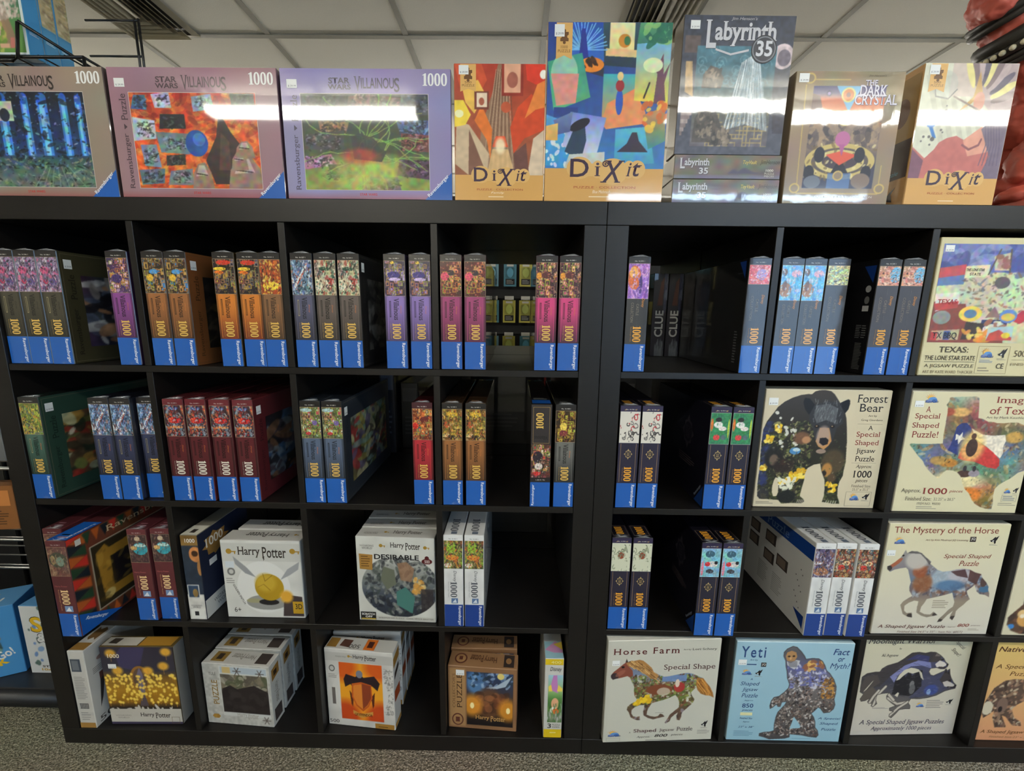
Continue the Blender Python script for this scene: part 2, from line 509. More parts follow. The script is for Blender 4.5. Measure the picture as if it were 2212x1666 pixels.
BANDS = {'brand_band': ('brand_lettering', 3), 'brand_corner': ('brand_lettering', 3), 'price_sticker': ('price_lettering', 6.5), 'top_brand_band': ('brand_lettering', 3), 'ribbon_print': ('ribbon_lettering', 3)}
class Box:
    def __init__(s, name, w, d, h, default, material='print_wrapped', cols=None, loc=(0, 0, 0), rz=0.0, rx=0.0, label=None, cat='puzzle', group=None):
        s.w, s.d, s.h, s.m = w, d, h, material
        s.o = link(name, body_mesh(name, w, d, h, cols or {}, default), material)
        s.o.location = loc; s.o.rotation_euler = (rx, 0, rz)
        tag(s.o, label, cat, group)
    def pr(s, face, P, name, material=None, parent=None):
        """lay print on a face; blocks of lettering that stand apart are parts of their own"""
        fr = frame_of(s.w, s.d, s.h, face); mt = material or s.m; pa = parent or s.o
        if name in BANDS:
            top = Print(); top.ch = [c for c in P.ch if c[3] >= BANDS[name][1]]; P.ch = [c for c in P.ch if c[3] < BANDS[name][1]]
            o = link(name, P.mesh(name, fr), mt, pa)
            if top.ch: link(BANDS[name][0], top.mesh(BANDS[name][0], fr), mt, o)
            return o
        if any(isinstance(c[1], np.ndarray) for c in P.ch): return link(name, P.mesh(name, fr), mt, pa)
        bx = [(c[0].min(0), c[0].max(0)) for c in P.ch]; n = len(bx); root = list(range(n))
        def find(i):
            while root[i] != i: i = root[i]
            return i
        for i in range(n):
            for j in range(i):
                g = np.maximum(0, np.maximum(bx[i][0] - bx[j][1], bx[j][0] - bx[i][1]))
                if np.hypot(*g) <= 0.013: root[find(i)] = find(j)
        o = None
        for r in sorted({find(i) for i in range(n)}):
            Q = Print(); Q.ch = [P.ch[i] for i in range(n) if find(i) == r]
            o = link(name, Q.mesh(name, fr), mt, pa)
        return o
    def sticker(s, face, x0, y0, x1, y1, txt='$ 29.99'):
        P = Print().rect(x0, y0, x1, y1, (236, 238, 236), 6)
        w = x1 - x0; h = y1 - y0
        P.text(txt, x0 + w * 0.14, y0 + h * 0.12, x1 - w * 0.1, y0 + h * 0.34, (96, 98, 110), 'sans', layer=7)
        return s.pr(face, P, 'price_sticker', 'print_card')

def pts(sx):
    return [tuple(int(k) / 1000 for k in q.split(',')) for q in sx.split()]
SHAPE = {
 'BEAR': '464,1002 514,992 545,968 572,933 599,897 630,915 659,928 674,921 678,890 671,846 651,813 667,769 682,691 700,574 709,468 716,402 710,334 709,280 688,226 683,171 690,102 709,61 716,35 658,33 618,42 569,48 578,101 575,169 564,244 528,318 509,385 457,374 410,343 397,296 396,234 386,166 379,97 414,70 424,46 400,35 309,34 233,27 203,60 112,65 47,67 25,91 16,201 17,330 11,464 8,550 10,668 33,740 80,811 106,857 156,902 214,935 279,958 339,967 364,965 386,988 421,999',
 'BEAR_hole': '159,261 178,238 192,176 194,128 186,94 157,93 143,128 140,182 147,230',
 'BEAR_earl': '312,936 350,930 400,880 395,829 362,796 325,841 304,898',
 'BEAR_earr': '599,897 630,915 659,928 674,921 678,890 671,846 651,813 609,851',
 'BEAR_head': '400,880 507,913 597,889 636,832 645,729 601,690 581,572 540,505 481,524 441,583 408,687 368,751 367,803',
 'BEAR_muz': '464,688 539,689 561,624 574,578 554,539 521,505 473,531 445,576 458,623',
 'BEAR_nose': '476,603 525,607 550,588 546,552 510,538 475,564',
 'BEAR_brow': '414,874 511,888 590,851 583,729 505,753 434,726 399,797',
 'ITX': '292,957 318,960 498,968 519,954 532,876 543,794 578,788 625,766 668,764 700,755 749,755 803,761 857,763 908,742 956,730 983,692 1011,596 1032,531 1071,467 1069,421 1035,380 992,363 949,346 903,299 853,268 816,237 792,203 792,142 805,81 803,30 758,32 711,45 661,72 629,105 592,166 554,199 526,245 501,305 470,338 429,357 378,360 352,336 334,296 316,290 273,321 221,367 189,406 175,433 133,471 87,523 45,568 52,578 127,576 201,576 305,582 297,656 296,745 295,828 289,878 275,897 289,922',
 'ITX_blue': '389,721 420,751 462,754 500,717 513,685 492,633 476,562 444,535 442,483 407,502 353,527 369,573 377,625 384,683',
 'ITX_white': '508,710 556,685 604,660 685,652 782,660 798,612 785,560 796,508 780,465 714,513 662,558 620,583 563,621',
 'ITX_red': '464,561 538,621 656,558 720,513 779,455 787,403 768,376 697,388 588,433 493,444 446,463',
 'ITX_star': '445,681 448,642 475,620 444,612 427,575 415,619 397,611 395,664 425,648',
 'HF': '167,831 182,799 209,812 237,809 282,819 317,808 354,777 397,737 417,696 459,672 515,647 558,651 614,662 671,675 728,679 774,669 810,651 834,638 870,623 903,579 936,541 971,477 985,425 945,447 910,450 862,468 829,506 815,538 794,512 771,485 782,453 809,415 800,382 768,348 736,314 710,287 703,267 702,234 690,204 664,210 657,253 669,286 641,266 609,232 600,198 566,176 554,184 580,231 595,265 638,305 673,339 672,385 657,431 631,463 575,435 519,414 450,396 422,386 406,359 386,313 383,273 414,257 461,248 490,256 506,279 530,270 549,247 520,240 486,232 446,221 398,237 355,266 349,305 355,345 356,371 312,370 267,350 243,323 242,290 261,260 291,251 320,258 328,218 299,218 263,234 238,250 218,302 198,328 205,361 235,388 275,409 285,429 259,467 251,513 251,558 228,602 208,647 184,662 133,648 81,638 56,629 38,650 36,675 60,707 99,740 137,776 158,792',
 'HF_mane': '165,786 209,812 282,819 317,808 354,777 397,737 417,696 465,665 445,620 393,632 350,669 301,706 242,737 189,755',
 'HF_head': '167,831 182,799 165,786 195,749 226,717 235,667 208,647 184,662 133,648 56,629 38,650 36,675 60,707 99,740 137,776',
 'HF_tail': '812,628 870,623 903,579 936,541 971,477 985,425 945,447 910,450 862,468 829,506 810,564',
 'MH': '167,770 185,742 217,761 263,759 307,741 342,710 399,667 394,648 435,617 469,592 513,577 570,584 625,600 682,606 736,599 788,573 844,558 856,529 900,485 929,444 932,414 948,382 954,346 913,368 870,374 835,400 809,457 782,431 752,404 764,372 794,327 772,307 753,280 714,240 696,213 696,166 682,129 658,146 658,179 671,219 631,178 603,138 589,117 554,110 566,144 595,178 628,225 663,258 667,298 649,344 632,386 582,368 498,344 425,326 413,293 391,253 387,207 433,184 481,182 506,209 545,177 502,166 456,155 406,170 359,199 356,246 357,305 321,311 277,290 246,263 251,217 276,194 320,199 331,152 295,158 245,184 225,230 209,269 227,302 269,336 296,353 263,401 256,440 261,479 244,524 217,594 197,612 151,605 101,592 69,573 41,597 37,622 59,632 95,661 135,700 152,732',
 'YE': '476,964 510,956 553,913 586,870 601,839 654,849 709,847 745,823 773,779 790,735 828,698 869,641 899,571 903,499 898,441 914,388 907,342 878,308 829,300 795,346 771,359 743,318 718,291 746,252 764,205 772,145 799,112 811,65 797,41 723,49 670,62 556,72 557,38 516,24 382,13 334,33 290,45 290,69 328,83 379,88 416,103 411,170 416,244 427,297 455,338 481,378 491,411 447,403 439,357 420,357 405,383 376,349 355,335 349,362 357,414 375,448 418,462 457,502 490,548 494,587 467,651 456,715 441,765 432,822 410,866 408,904 431,938',
 'YE_hole': '572,254 619,195 644,155 638,135 549,126 563,194',
 'YE_face': '471,921 511,906 525,862 510,824 475,804 442,822 426,866 435,904',
 'YE_beard': '441,816 476,798 521,831 554,825 548,787 516,735 481,754 451,778',
 'MW': '18,599 59,633 128,647 177,648 193,681 237,711 330,740 378,774 410,804 448,834 512,841 573,831 620,842 669,838 718,810 758,776 781,741 813,718 807,694 784,673 751,672 710,686 652,679 642,646 665,613 694,605 748,633 788,652 800,676 815,652 836,671 850,617 868,582 900,534 933,505 928,474 887,464 835,448 761,404 683,381 602,370 523,374 504,331 529,300 532,269 493,269 433,261 407,223 370,176 345,191 346,216 381,241 340,253 335,277 372,294 393,297 342,333 290,375 285,405 302,436 237,429 189,415 188,360 205,324 171,292 153,304 160,329 126,328 112,346 128,384 88,358 50,351 35,375 60,425 23,448 21,497',
 'MW_moon': '346,558 368,619 408,667 465,687 504,681 539,670 578,635 591,600 610,558 577,587 549,647 492,627 446,641 408,608 377,571',
 'MW_fa': '687,721 723,757 770,740 803,712 759,687 704,692',
 'MW_fb': '795,538 836,551 878,534 922,505 878,479 820,496',
 'NA': '16,419 59,533 144,610 220,624 321,626 561,619 665,294 371,414 313,375 267,323 311,234 377,197 394,152 306,157 228,245 190,257 248,155 253,136 149,133 110,230 110,307 73,267 24,228 -5,278 2,381',
 'CAT': '123,368 121,287 71,228 20,168 23,98 70,40 152,11 537,14 449,374',
}

# ------------------------------------------------------------------ the shop: floor, ceiling, walls, lamps
X0, X1, Y0, Y1, ZC = -2.88, 5.66, -4.407, 4.743, 2.44
struct = lambda o: tag(o, kind='structure')
fl = struct(block('floor', X0, X1, Y0, Y1, -0.05, 0.0, 'carpet'))
ce = struct(block('ceiling', X0, X1, Y0, Y1, ZC + 0.03, ZC + 0.08, 'ceiling_tile'))
bm = bmesh.new(); bm_box(bm, -0.297, 0.297, -0.297, 0.297, 0.004, 0.02); bev(bm, 0.003)
tile_me = bm_mesh(bm, 'ceiling_tile'); tile_me.materials.append(MATS['ceiling_tile'])
for i in range(14):
    for j in range(15):
        t = link('ceiling_tile', tile_me, None, ce)
        t.location = (X0 + 0.305 + 0.61 * i, Y0 + 0.305 + 0.61 * j, ZC)
for i in range(15):
    block('grid_runner', X0 + 0.61 * i - 0.012, X0 + 0.61 * i + 0.012, Y0, Y1, ZC - 0.001, ZC + 0.004, 'ceiling_grid', ce)
for j in range(16):
    block('grid_runner', X0, X1, Y0 + 0.61 * j - 0.012, Y0 + 0.61 * j + 0.012, ZC - 0.002, ZC + 0.003, 'ceiling_grid', ce)
struct(block('wall_left', X0 - 0.1, X0, Y0, Y1, 0, ZC + 0.08, 'wall_paint'))
struct(block('wall_right', X1, X1 + 0.1, Y0, Y1, 0, ZC + 0.08, 'wall_paint'))
struct(block('wall_far', X0, X1, Y1, Y1 + 0.1, 0, ZC + 0.08, 'wall_paint'))
wf = struct(block('wall_front', X0, 2.9, Y0 - 0.1, Y0, 0, ZC + 0.08, 'wall_paint'))
struct(block('wall_front_pier', 5.5, X1, Y0 - 0.1, Y0, 0, ZC + 0.08, 'wall_paint'))
struct(block('wall_front_sill', 2.9, 5.5, Y0 - 0.1, Y0, 0, 0.45, 'wall_paint'))
struct(block('wall_front_header', 2.9, 5.5, Y0 - 0.1, Y0, 2.3, ZC + 0.08, 'wall_paint'))
win = struct(block('window_1', 2.9, 5.5, Y0 - 0.09, Y0 - 0.07, 0.45, 2.3, 'daylight_pane'))
for k in range(3):
    block('window_frame', 2.9 + k * 1.275, 2.95 + k * 1.275, Y0 - 0.06, Y0 + 0.0, 0.45, 2.3, 'black_metal', win)
struct(block('baseboard_far', X0, X1, Y1 - 0.015, Y1, 0, 0.1, 'baseboard'))
struct(block('baseboard_left', X0, X0 + 0.015, Y0, Y1 - 0.016, 0, 0.1, 'baseboard'))

def lamp(x, y, label, lens='lamp_lens', drop=0.0, long=1.22, wide=0.10):
    """wrap-around fluorescent fitting: narrow housing, lens that also glows sideways and a little upwards"""
    t = tag(empty('ceiling_lamp', (x, y, ZC)), label, 'ceiling lamp', 'fluorescent strip lamps')
    block('housing', -long / 2, long / 2, -0.024, 0.024, -0.06 - drop, -0.003 - drop, 'lamp_body', t, 0.002)
    block('lens', -long / 2 + 0.01, long / 2 - 0.01, -wide / 2, wide / 2, -0.092 - drop, -0.06 - drop, lens, t, 0.006)
    for s in (-1, 1):
        block('end_cap', s * long / 2 - 0.012, s * long / 2 + 0.012, -wide / 2 - 0.005, wide / 2 + 0.005, -0.105 - drop, -0.003 - drop, 'lamp_body', t, 0.002)
        if drop: tube('hanger', [(s * long * 0.4, 0, -0.004 - drop), (s * long * 0.4, 0, -0.003)], 0.004, 'black_wire', t)
for x, y, w, c, dr in ((0.10, -1.62, 'behind the viewer, left of the middle', 0, 0), (2.72, -1.62, 'behind the viewer, right of the middle', 0, 0), (3.98, -1.62, 'behind the viewer, at the far right', 0, 0),
                   (0.17, -4.0, 'added to brighten the room near the front wall, left', 0, 0), (2.75, -3.3, 'near the front wall, right', 1, 0), (4.0, -3.3, 'near the front wall, far right', 1, 0),  # the left one is unseen, added for room brightness
                   (-1.3, 2.5, 'added as fill light over the rear aisle, left', 0, .28), (1.25, 2.5, 'added as fill light over the rear aisle, middle', 0, .28), (3.8, 2.5, 'added as fill light over the rear aisle, right', 0, .28),  # unseen hanging lamps, added to brighten the ceiling and rear aisle
                   (0.0, 3.9, 'added as fill light near the far wall, left', 0, .28), (2.6, 3.9, 'added as fill light near the far wall, right', 0, .28)):  # two more unseen lamps, added as fill for the ceiling
    lamp(x, y, 'white fluorescent ceiling lamp ' + w, 'lamp_lens_cool' if c else 'lamp_lens_fill' if dr else 'lamp_lens', dr)

def vent(x, y, label):
    t = tag(empty('ceiling_vent', (x, y, ZC)), label, 'vent', 'ceiling air vents')
    W, D = 0.305, 0.61
    def ring(name, w0, d0, z0, w1, d1, z1, mt='vent_metal'):
        bm = bmesh.new()
        a = [bm.verts.new((sx * w0 / 2, sy * d0 / 2, z0)) for sx, sy in ((-1, -1), (1, -1), (1, 1), (-1, 1))]
        b_ = [bm.verts.new((sx * w1 / 2, sy * d1 / 2, z1)) for sx, sy in ((-1, -1), (1, -1), (1, 1), (-1, 1))]
        for k in range(4): bm.faces.new((a[k], a[(k + 1) % 4], b_[(k + 1) % 4], b_[k]))
        bmesh.ops.solidify(bm, geom=bm.faces[:], thickness=0.003)
        return link(name, bm_mesh(bm, name), mt, t)
    block('duct_back', -W / 2 + 0.01, W / 2 - 0.01, -D / 2 + 0.01, D / 2 - 0.01, -0.006, -0.003, 'dark_panel', t)
    ring('frame', W, D, -0.004, W - 0.05, D - 0.05, -0.012)
    for k in range(5):
        s0 = 0.052 + 0.047 * k
        ring('louver', W - s0, D - s0, -0.030, W - s0 - 0.036, D - s0 - 0.036, -0.010)
    block('core', -0.008, 0.008, -0.16, 0.16, -0.024, -0.018, 'vent_metal', t, 0.002)
vent(-0.29, 0.78, 'louvered metal air vent in the ceiling above the leftmost boxes')
vent(1.845, 0.78, 'louvered metal air vent in the ceiling above the tall upright boxes')

# ------------------------------------------------------------------ cube shelving
T_, C_, D_ = 0.05, 0.335, 0.0157
SW = 2 * T_ + 4 * C_ + 3 * D_
RZ = [T_ + k * (C_ + D_) for k in range(4)]                       # floor height of each row, bottom to top
def unit(x, y, dep, label):
    t = tag(empty('shelving_unit', (x, y, 0)), label, 'shelving', 'cube shelving units')
    block('top_panel', 0, SW, 0, dep, SW - T_, SW, 'shelf_board', t, 0.0008)
    block('bottom_panel', 0, SW, 0, dep, 0, T_, 'shelf_board', t, 0.0008)
    for a in (0, SW - T_): block('side_panel', a, a + T_, 0, dep, T_ + 0.0006, SW - T_ - 0.0006, 'shelf_board', t, 0.0008)
    for k in range(3):
        z = T_ + (k + 1) * C_ + k * D_
        block('shelf_board', T_ + 0.0003, SW - T_ - 0.0003, 0.002, dep - 0.002, z, z + D_, 'shelf_board', t, 0.0006)
        xx = z
        for r in range(4):
            block('divider', xx, xx + D_, 0.003, dep - 0.003, RZ[r] + 0.0003, RZ[r] + C_ - 0.0003, 'shelf_board', t, 0.0006)
    return t
UX = SW + 0.001
unit(0, 0, 0.39, 'black-brown cube shelving unit on the left, holding rows of spines')
unit(UX, 0, 0.39, 'black-brown cube shelving unit on the right, holding animal shaped puzzles')
unit(0, 0.392, 0.39, 'black-brown shelving unit standing back to back behind the left one')
unit(UX, 0.392, 0.39, 'black-brown shelving unit standing back to back behind the right one')

# ------------------------------------------------------------------ boxes standing along the top
ZT = SW + 0.0004
BLUE = (24, 92, 178)
def corner_brand(P, w, h, s=0.05):
    P.poly([(w - s * 1.22, 0), (w, 0), (w, s * 1.16)], BLUE, 2)
    P.text_at('Ravensburger', w - s * 0.98, s * 0.08, s * 1.25, s * 0.2, math.radians(44.5), (240, 244, 250), 'bold', 4)

def villain(x, label, bg, edge, art, dark, cut=False):
    w, d, h = 0.371, 0.055, 0.266
    B = Box('jigsaw_box', w, d, h, edge, 'print_wrapped_taut', {'top': (210, 208, 200)}, (x + w / 2, 0.004, ZT), 0, 0, label)
    c = Cv(24, 18, bg); c.noise(3, 5, 0.07, True)
    for k in range(3): c.rect(0, 0.0, 1, 0.015, (150, 70, 70), 0.4)
    B.pr('front', Print().raster(c, 0.001, 0.001, w - 0.001, h - 0.001, 0), 'cover_ground')
    P = Print().raster(art, 0.115 * w, 0.075 * h, 0.865 * w, 0.81 * h, 2)
    P.frame(0.113 * w, 0.072 * h, 0.867 * w, 0.813 * h, 0.0009, (214, 206, 200), 3)
    B.pr('front', P, 'cover_artwork')
    P = Print()
    P.text('STAR', 0.285 * w, 0.885 * h, 0.41 * w, 0.93 * h, dark, 'heavy'); P.text('WARS', 0.28 * w, 0.842 * h, 0.415 * w, 0.88 * h, dark, 'heavy')
    P.text('V', 0.435 * w, 0.83 * h, 0.475 * w, 0.94 * h, dark, 'serifbold'); P.text('ILLAINOU', 0.475 * w, 0.85 * h, 0.668 * w, 0.93 * h, dark, 'bold'); P.text('S', 0.668 * w, 0.825 * h, 0.70 * w, 0.93 * h, dark, 'bold')
    P.text('1000', 0.835 * w, 0.872 * h, 0.978 * w, 0.965 * h, (246, 246, 244), 'num')
    P.text('Ravensburger', 0.055 * w, 0.07 * h, 0.094 * w, 0.50 * h, dark, 'serif', 90); P.text('Puzzle', 0.055 * w, 0.60 * h, 0.094 * w, 0.80 * h, dark, 'serif', 90)
    P.poly([(0.066 * w, 0.53 * h), (0.085 * w, 0.55 * h), (0.066 * w, 0.575 * h)], dark, 3)
    P.text('STAR WARS', 0.44 * w, 0.03 * h, 0.545 * w, 0.05 * h, (196, 60, 52), 'bold')
    B.pr('front', P, 'lettering')
    P = Print(); corner_brand(P, w, h)
    B.pr('front', P, 'brand_corner')
    if not cut: B.sticker('front', 0.04 * w, 0.85 * h, 0.10 * w, 0.915 * h)
    return B

def scene_blue():
    c = Cv(190, 150, (28, 42, 60)); c.vgrad([(0, (96, 118, 104)), (0.3, (60, 92, 96)), (0.36, (36, 70, 120)), (1, (20, 26, 44))])
    for k, (u, w) in enumerate(((0.16, 0.05), (0.34, 0.075), (0.52, 0.06), (0.66, 0.085), (0.83, 0.06), (0.95, 0.05))):
        c.rect(u - w / 2, 0.34, u + w / 2, 0.95, (58, 128, 214)); c.rect(u - w / 4, 0.34, u + w / 5, 0.92, (120, 196, 250)); c.ell(u, 0.93, w / 2, 0.06, (40, 96, 190))
    c.flecks(420, 5, [(18, 22, 30), (30, 40, 58), (90, 120, 160), (150, 180, 200), (24, 30, 44)], 0.003, 0.010, (0, 0.2, 1, 1), 3.0, 0.75); c.flecks(60, 15, [(18, 22, 30), (26, 34, 50), (60, 90, 130)], 0.006, 0.02, (0, 0.25, 1, 1), 3, 0.7)
    c.rect(0.28, 0.7, 0.42, 0.9, (190, 200, 178)); c.ell(0.35, 0.76, 0.04, 0.07, (40, 44, 60))
    c.flecks(260, 6, [(60, 84, 78), (120, 140, 124), (24, 34, 34), (150, 166, 130)], 0.003, 0.011, (0, 0, 1, 0.3), 4, 0.7)
    for k in range(7): c.line(0.5 + 0.07 * k, 0.0, 0.62 + 0.03 * k, 0.22, 0.006, (150, 176, 160), 0.6)
    c.noise(4, 30, 0.22, True); return c

def scene_fire():
    c = Cv(190, 150, (196, 74, 36)); c.vgrad([(0, (214, 96, 44)), (0.5, (226, 104, 48)), (1, (186, 50, 36))])
    c.flecks(420, 1, [(240, 150, 60), (160, 30, 26), (250, 190, 90), (120, 26, 24)], 0.008, 0.03, stretch=3.5, al=0.4)
    rg = random.Random(8)
    for (u, v, w, h, p) in ((0.08, 0.9, .13, .17, (70, 104, 150)), (0.26, 0.92, .14, .15, (178, 190, 204)), (0.1, 0.62, .17, .22, (190, 200, 208)), (0.33, 0.70, .2, .15, (40, 44, 50)),
                            (0.32, 0.48, .26, .2, (112, 138, 140)), (0.12, 0.34, .12, .22, (130, 154, 170)), (0.32, 0.30, .13, .13, (60, 60, 58)), (0.12, 0.12, .2, .17, (96, 116, 132)), (0.35, 0.12, .2, .16, (120, 128, 132)), (0.58, 0.9, .16, .16, (150, 176, 186)), (0.9, 0.9, .2, .2, (52, 66, 60))):
        q = [(u + sx * w / 2 + rg.uniform(-.02, .02), v + sy * h / 2 + rg.uniform(-.02, .02)) for sx, sy in ((-1, -1), (1, -1), (1, 1), (-1, 1))]
        c.poly(q, p); m_ = (u - w * .35, v - h * .35, u + w * .35, v + h * .35)
        c.flecks(70, int(u * 99), [(40, 42, 48), tuple(min(255, k + 40) for k in p), tuple(k * .7 for k in p)], 0.003, 0.012, m_, 3, 0.7)
    c.ell(0.5, 0.48, 0.09, 0.14, (36, 84, 160)); c.ell(0.52, 0.52, 0.05, 0.07, (70, 130, 210), 0.8)
    c.poly([(0.62, 0.05), (0.56, 0.3), (0.66, 0.55), (0.7, 0.82), (0.78, 0.6), (0.86, 0.45), (0.8, 0.2), (0.84, 0.05)], (62, 46, 46)); c.poly([(0.66, 0.2), (0.7, 0.6), (0.76, 0.5), (0.76, 0.2)], (98, 70, 64), 0.7)
    for (u, v, a, b_) in ((0.52, 0.13, .09, .15), (0.87, 0.16, .15, .2), (0.83, 0.3, .07, .1), (0.88, 0.42, .08, .09)): c.poly([(u - a, v - b_), (u - a * .8, v + b_ * .2), (u - a * .3, v + b_ * .9), (u + a * .3, v + b_), (u + a * .8, v + b_ * .3), (u + a, v - b_)], (150, 124, 108)); c.poly([(u - a * .6, v), (u - a * .25, v + b_ * .8), (u + a * .25, v + b_ * .8), (u + a * .5, v + b_ * .1)], (206, 190, 172), 0.85); c.line(u - a * .5, v + b_ * .2, u + a * .4, v + b_ * .1, .012, (70, 52, 48))
    c.noise(9, 34, 0.2, True); return c

def scene_green():
    c = Cv(190, 150, (52, 58, 52)); c.vgrad([(0, (138, 156, 78)), (0.28, (124, 140, 80)), (0.4, (70, 84, 62)), (1, (50, 62, 58))])
    rg = random.Random(3)
    for (u, v, w, h, p) in ((0.15, 0.88, .3, .22, (66, 74, 76)), (0.45, 0.9, .16, .2, (128, 104, 92)), (0.66, 0.88, .24, .22, (112, 92, 84)), (0.9, 0.9, .24, .2, (70, 82, 92)), (0.25, 0.66, .2, .16, (150, 116, 80)),
                            (0.88, 0.66, .26, .16, (84, 108, 150)), (0.16, 0.5, .3, .2, (74, 76, 74)), (0.88, 0.5, .24, .2, (126, 72, 70)), (0.12, 0.3, .24, .12, (176, 120, 150)), (0.88, 0.24, .26, .2, (84, 60, 84)), (0.28, 0.2, .2, .2, (70, 64, 60)), (0.62, 0.06, .3, .12, (96, 74, 110))):
        q = [(u + sx * w / 2 + rg.uniform(-.03, .03), v + sy * h / 2 + rg.uniform(-.03, .03)) for sx, sy in ((-1, -1), (1, -1), (1, 1), (-1, 1))]
        c.poly(q, p); c.flecks(80, int(u * 99 + v * 7), [(30, 34, 34), tuple(min(255, k + 60) for k in p), tuple(k * .55 for k in p)], 0.003, 0.011, (u - w * .45, v - h * .45, u + w * .45, v + h * .45), 3, 0.7)
    for k in range(26):
        x, y = rg.choice([(0.5, 0.55), (0.5, 0.35)]); a = rg.uniform(0, 6.28); q = [(x, y)]
        for i in range(9):
            a += rg.uniform(-.6, .6); x += math.cos(a) * 0.06; y += math.sin(a) * 0.06; q.append((x, y))
        c.path(q, 0.014, (96, 130, 64), 0.5); c.path(q, 0.005, (176, 206, 120), 0.8)
    c.ell(0.5, 0.18, 0.2, 0.13, (186, 200, 104), 0.8, soft=1.0)
    c.poly([(0.4, 0.33), (0.38, 0.56), (0.45, 0.6), (0.56, 0.55), (0.66, 0.4), (0.62, 0.3)], (60, 62, 62), 0.85); c.ell(0.45, 0.36, 0.1, 0.06, (206, 70, 60), 0.6, soft=.8)
    c.noise(5, 34, 0.18, True); return c

villain(0.0105, 'brown-framed puzzle box with a blue picture at the left end of the top', (150, 134, 120), (84, 66, 62), scene_blue(), (52, 44, 40), True)
villain(0.3895, 'mauve-framed puzzle box with a fiery orange picture on top of the shelf', (156, 120, 132), (96, 66, 80), scene_fire(), (76, 58, 66))
villain(0.7665, 'lavender-framed puzzle box with a green lightning picture on top of the shelf', (146, 138, 184), (86, 78, 120), scene_green(), (80, 74, 92))

def dixit_name(P, x0, y0, x1, y1, ink, halo):
    W, H = x1 - x0, y1 - y0
    L = [('D', 0.0, 0.26, 0.0, 1.0, 'serifbold'), ('i', 0.345, 0.42, 0.06, 0.80, 'serifbold'), ('X', 0.43, 0.76, -0.30, 0.92, 'serifitalicbold'), ('i', 0.785, 0.86, 0.06, 0.80, 'serifitalicbold'), ('t', 0.875, 1.0, 0.05, 0.82, 'serifitalicbold')]
    for ch, a, b_, c, d, st in L:
        P.disc(x0 + W * (a + b_) / 2, y0 + H * (c + d) / 2, W * ((b_ - a) / 2 + 0.05), H * ((d - c) / 2 + 0.12), halo, 2)
    P.rect(x0, y0 + H * 0.05, x1, y0 + H * 0.75, halo, 2)
    for ch, a, b_, c, d, st in L:
        P.text(ch, x0 + W * a, y0 + H * c, x0 + W * b_, y0 + H * d, ink, st, 0, 4)
    sp = [(x0 + W * (0.5 + 0.06 * (1 - k / 26) * math.cos(k * 0.5)), y0 + H * (0.72 + 0.2 * (1 - k / 26) * math.sin(k * 0.5))) for k in range(26)]
    for p, q in zip(sp[:-1], sp[1:]):
        n_ = Vector((-(q[1] - p[1]), q[0] - p[0])); n_ = n_.normalized() * W * 0.008 if n_.length else n_
        P.poly([(p[0] - n_.x, p[1] - n_.y), (q[0] - n_.x, q[1] - n_.y), (q[0] + n_.x, q[1] + n_.y), (p[0] + n_.x, p[1] + n_.y)], ink, 4)

def ribbon(P, x0, y0, x1, y1, txt, ink=(120, 84, 36)):
    P.poly([(x0, y0), ((x0 + x1) / 2, y0 + (y1 - y0) * 0.11), (x1, y0), (x1, y1), (x0, y1)], (224, 176, 104), 2)
    w, h = x1 - x0, y1 - y0
    P.text(txt, x0 + w * 0.28, y0 + h * 0.30, x1 - w * 0.28, y0 + h * 0.38, ink, 'serif'); P.text('PUZZLE', x0 + w * 0.1, y0 + h * 0.19, x1 - w * 0.1, y0 + h * 0.27, ink, 'serif')
    cx, cy, r = (x0 + x1) / 2, y0 + h * 0.62, w * 0.26
    P.rect(cx - r, cy - r, cx + r, cy + r, (112, 76, 44), 3)
    for a, b_ in ((0, 1.25), (0, -1.25)): P.disc(cx + a * r, cy + b_ * r, r * .36, r * .36, (112, 76, 44), 3, 12)
    for a in (-1, 1): P.disc(cx + a * r, cy, r * .36, r * .36, (224, 176, 104), 4, 12)

def dixit(name, w, d, h, x, y, rz, art, num, sub, label, rx=0.0, band=0.195):
    B = Box(name, w, d, h, (196, 150, 90), 'print_card' if num == '500 ' else 'print_wrapped_taut', {'top': (236, 226, 196)}, (x, y, ZT), rz, rx, label)
    P = Print().raster(art, 0.001, band * h, w - 0.001, h - 0.001, 0)
    P.rect(0.001, 0.001, w - 0.001, band * h, (214, 164, 92), 0)
    B.pr('front', P, 'cover_artwork')
    P = Print(); dixit_name(P, 0.215 * w, 0.145 * h, 0.815 * w, 0.25 * h, (58, 38, 62), (222, 178, 108))
    P.text('PUZZLE · COLLECTION', 0.25 * w, 0.078 * h, 0.77 * w, 0.092 * h, (176, 84, 52), 'sans')
    if sub: P.text(sub, 0.41 * w, 0.05 * h, 0.56 * w, 0.068 * h, (250, 236, 206), 'italic')
    P.lines(0.38 * w, 0.02 * h, 0.61 * w, 0.036 * h, 1, (244, 220, 178), 2)
    B.pr('front', P, 'lettering')
    P = Print(); ribbon(P, 0.07 * w, 0.80 * h, 0.07 * w + 0.034, h - 0.002, num.strip())
    B.pr('front', P, 'ribbon_print')
    B.sticker('front', 0.055 * w, h * 0.92, 0.055 * w + 0.021, h * 0.985)
    return B

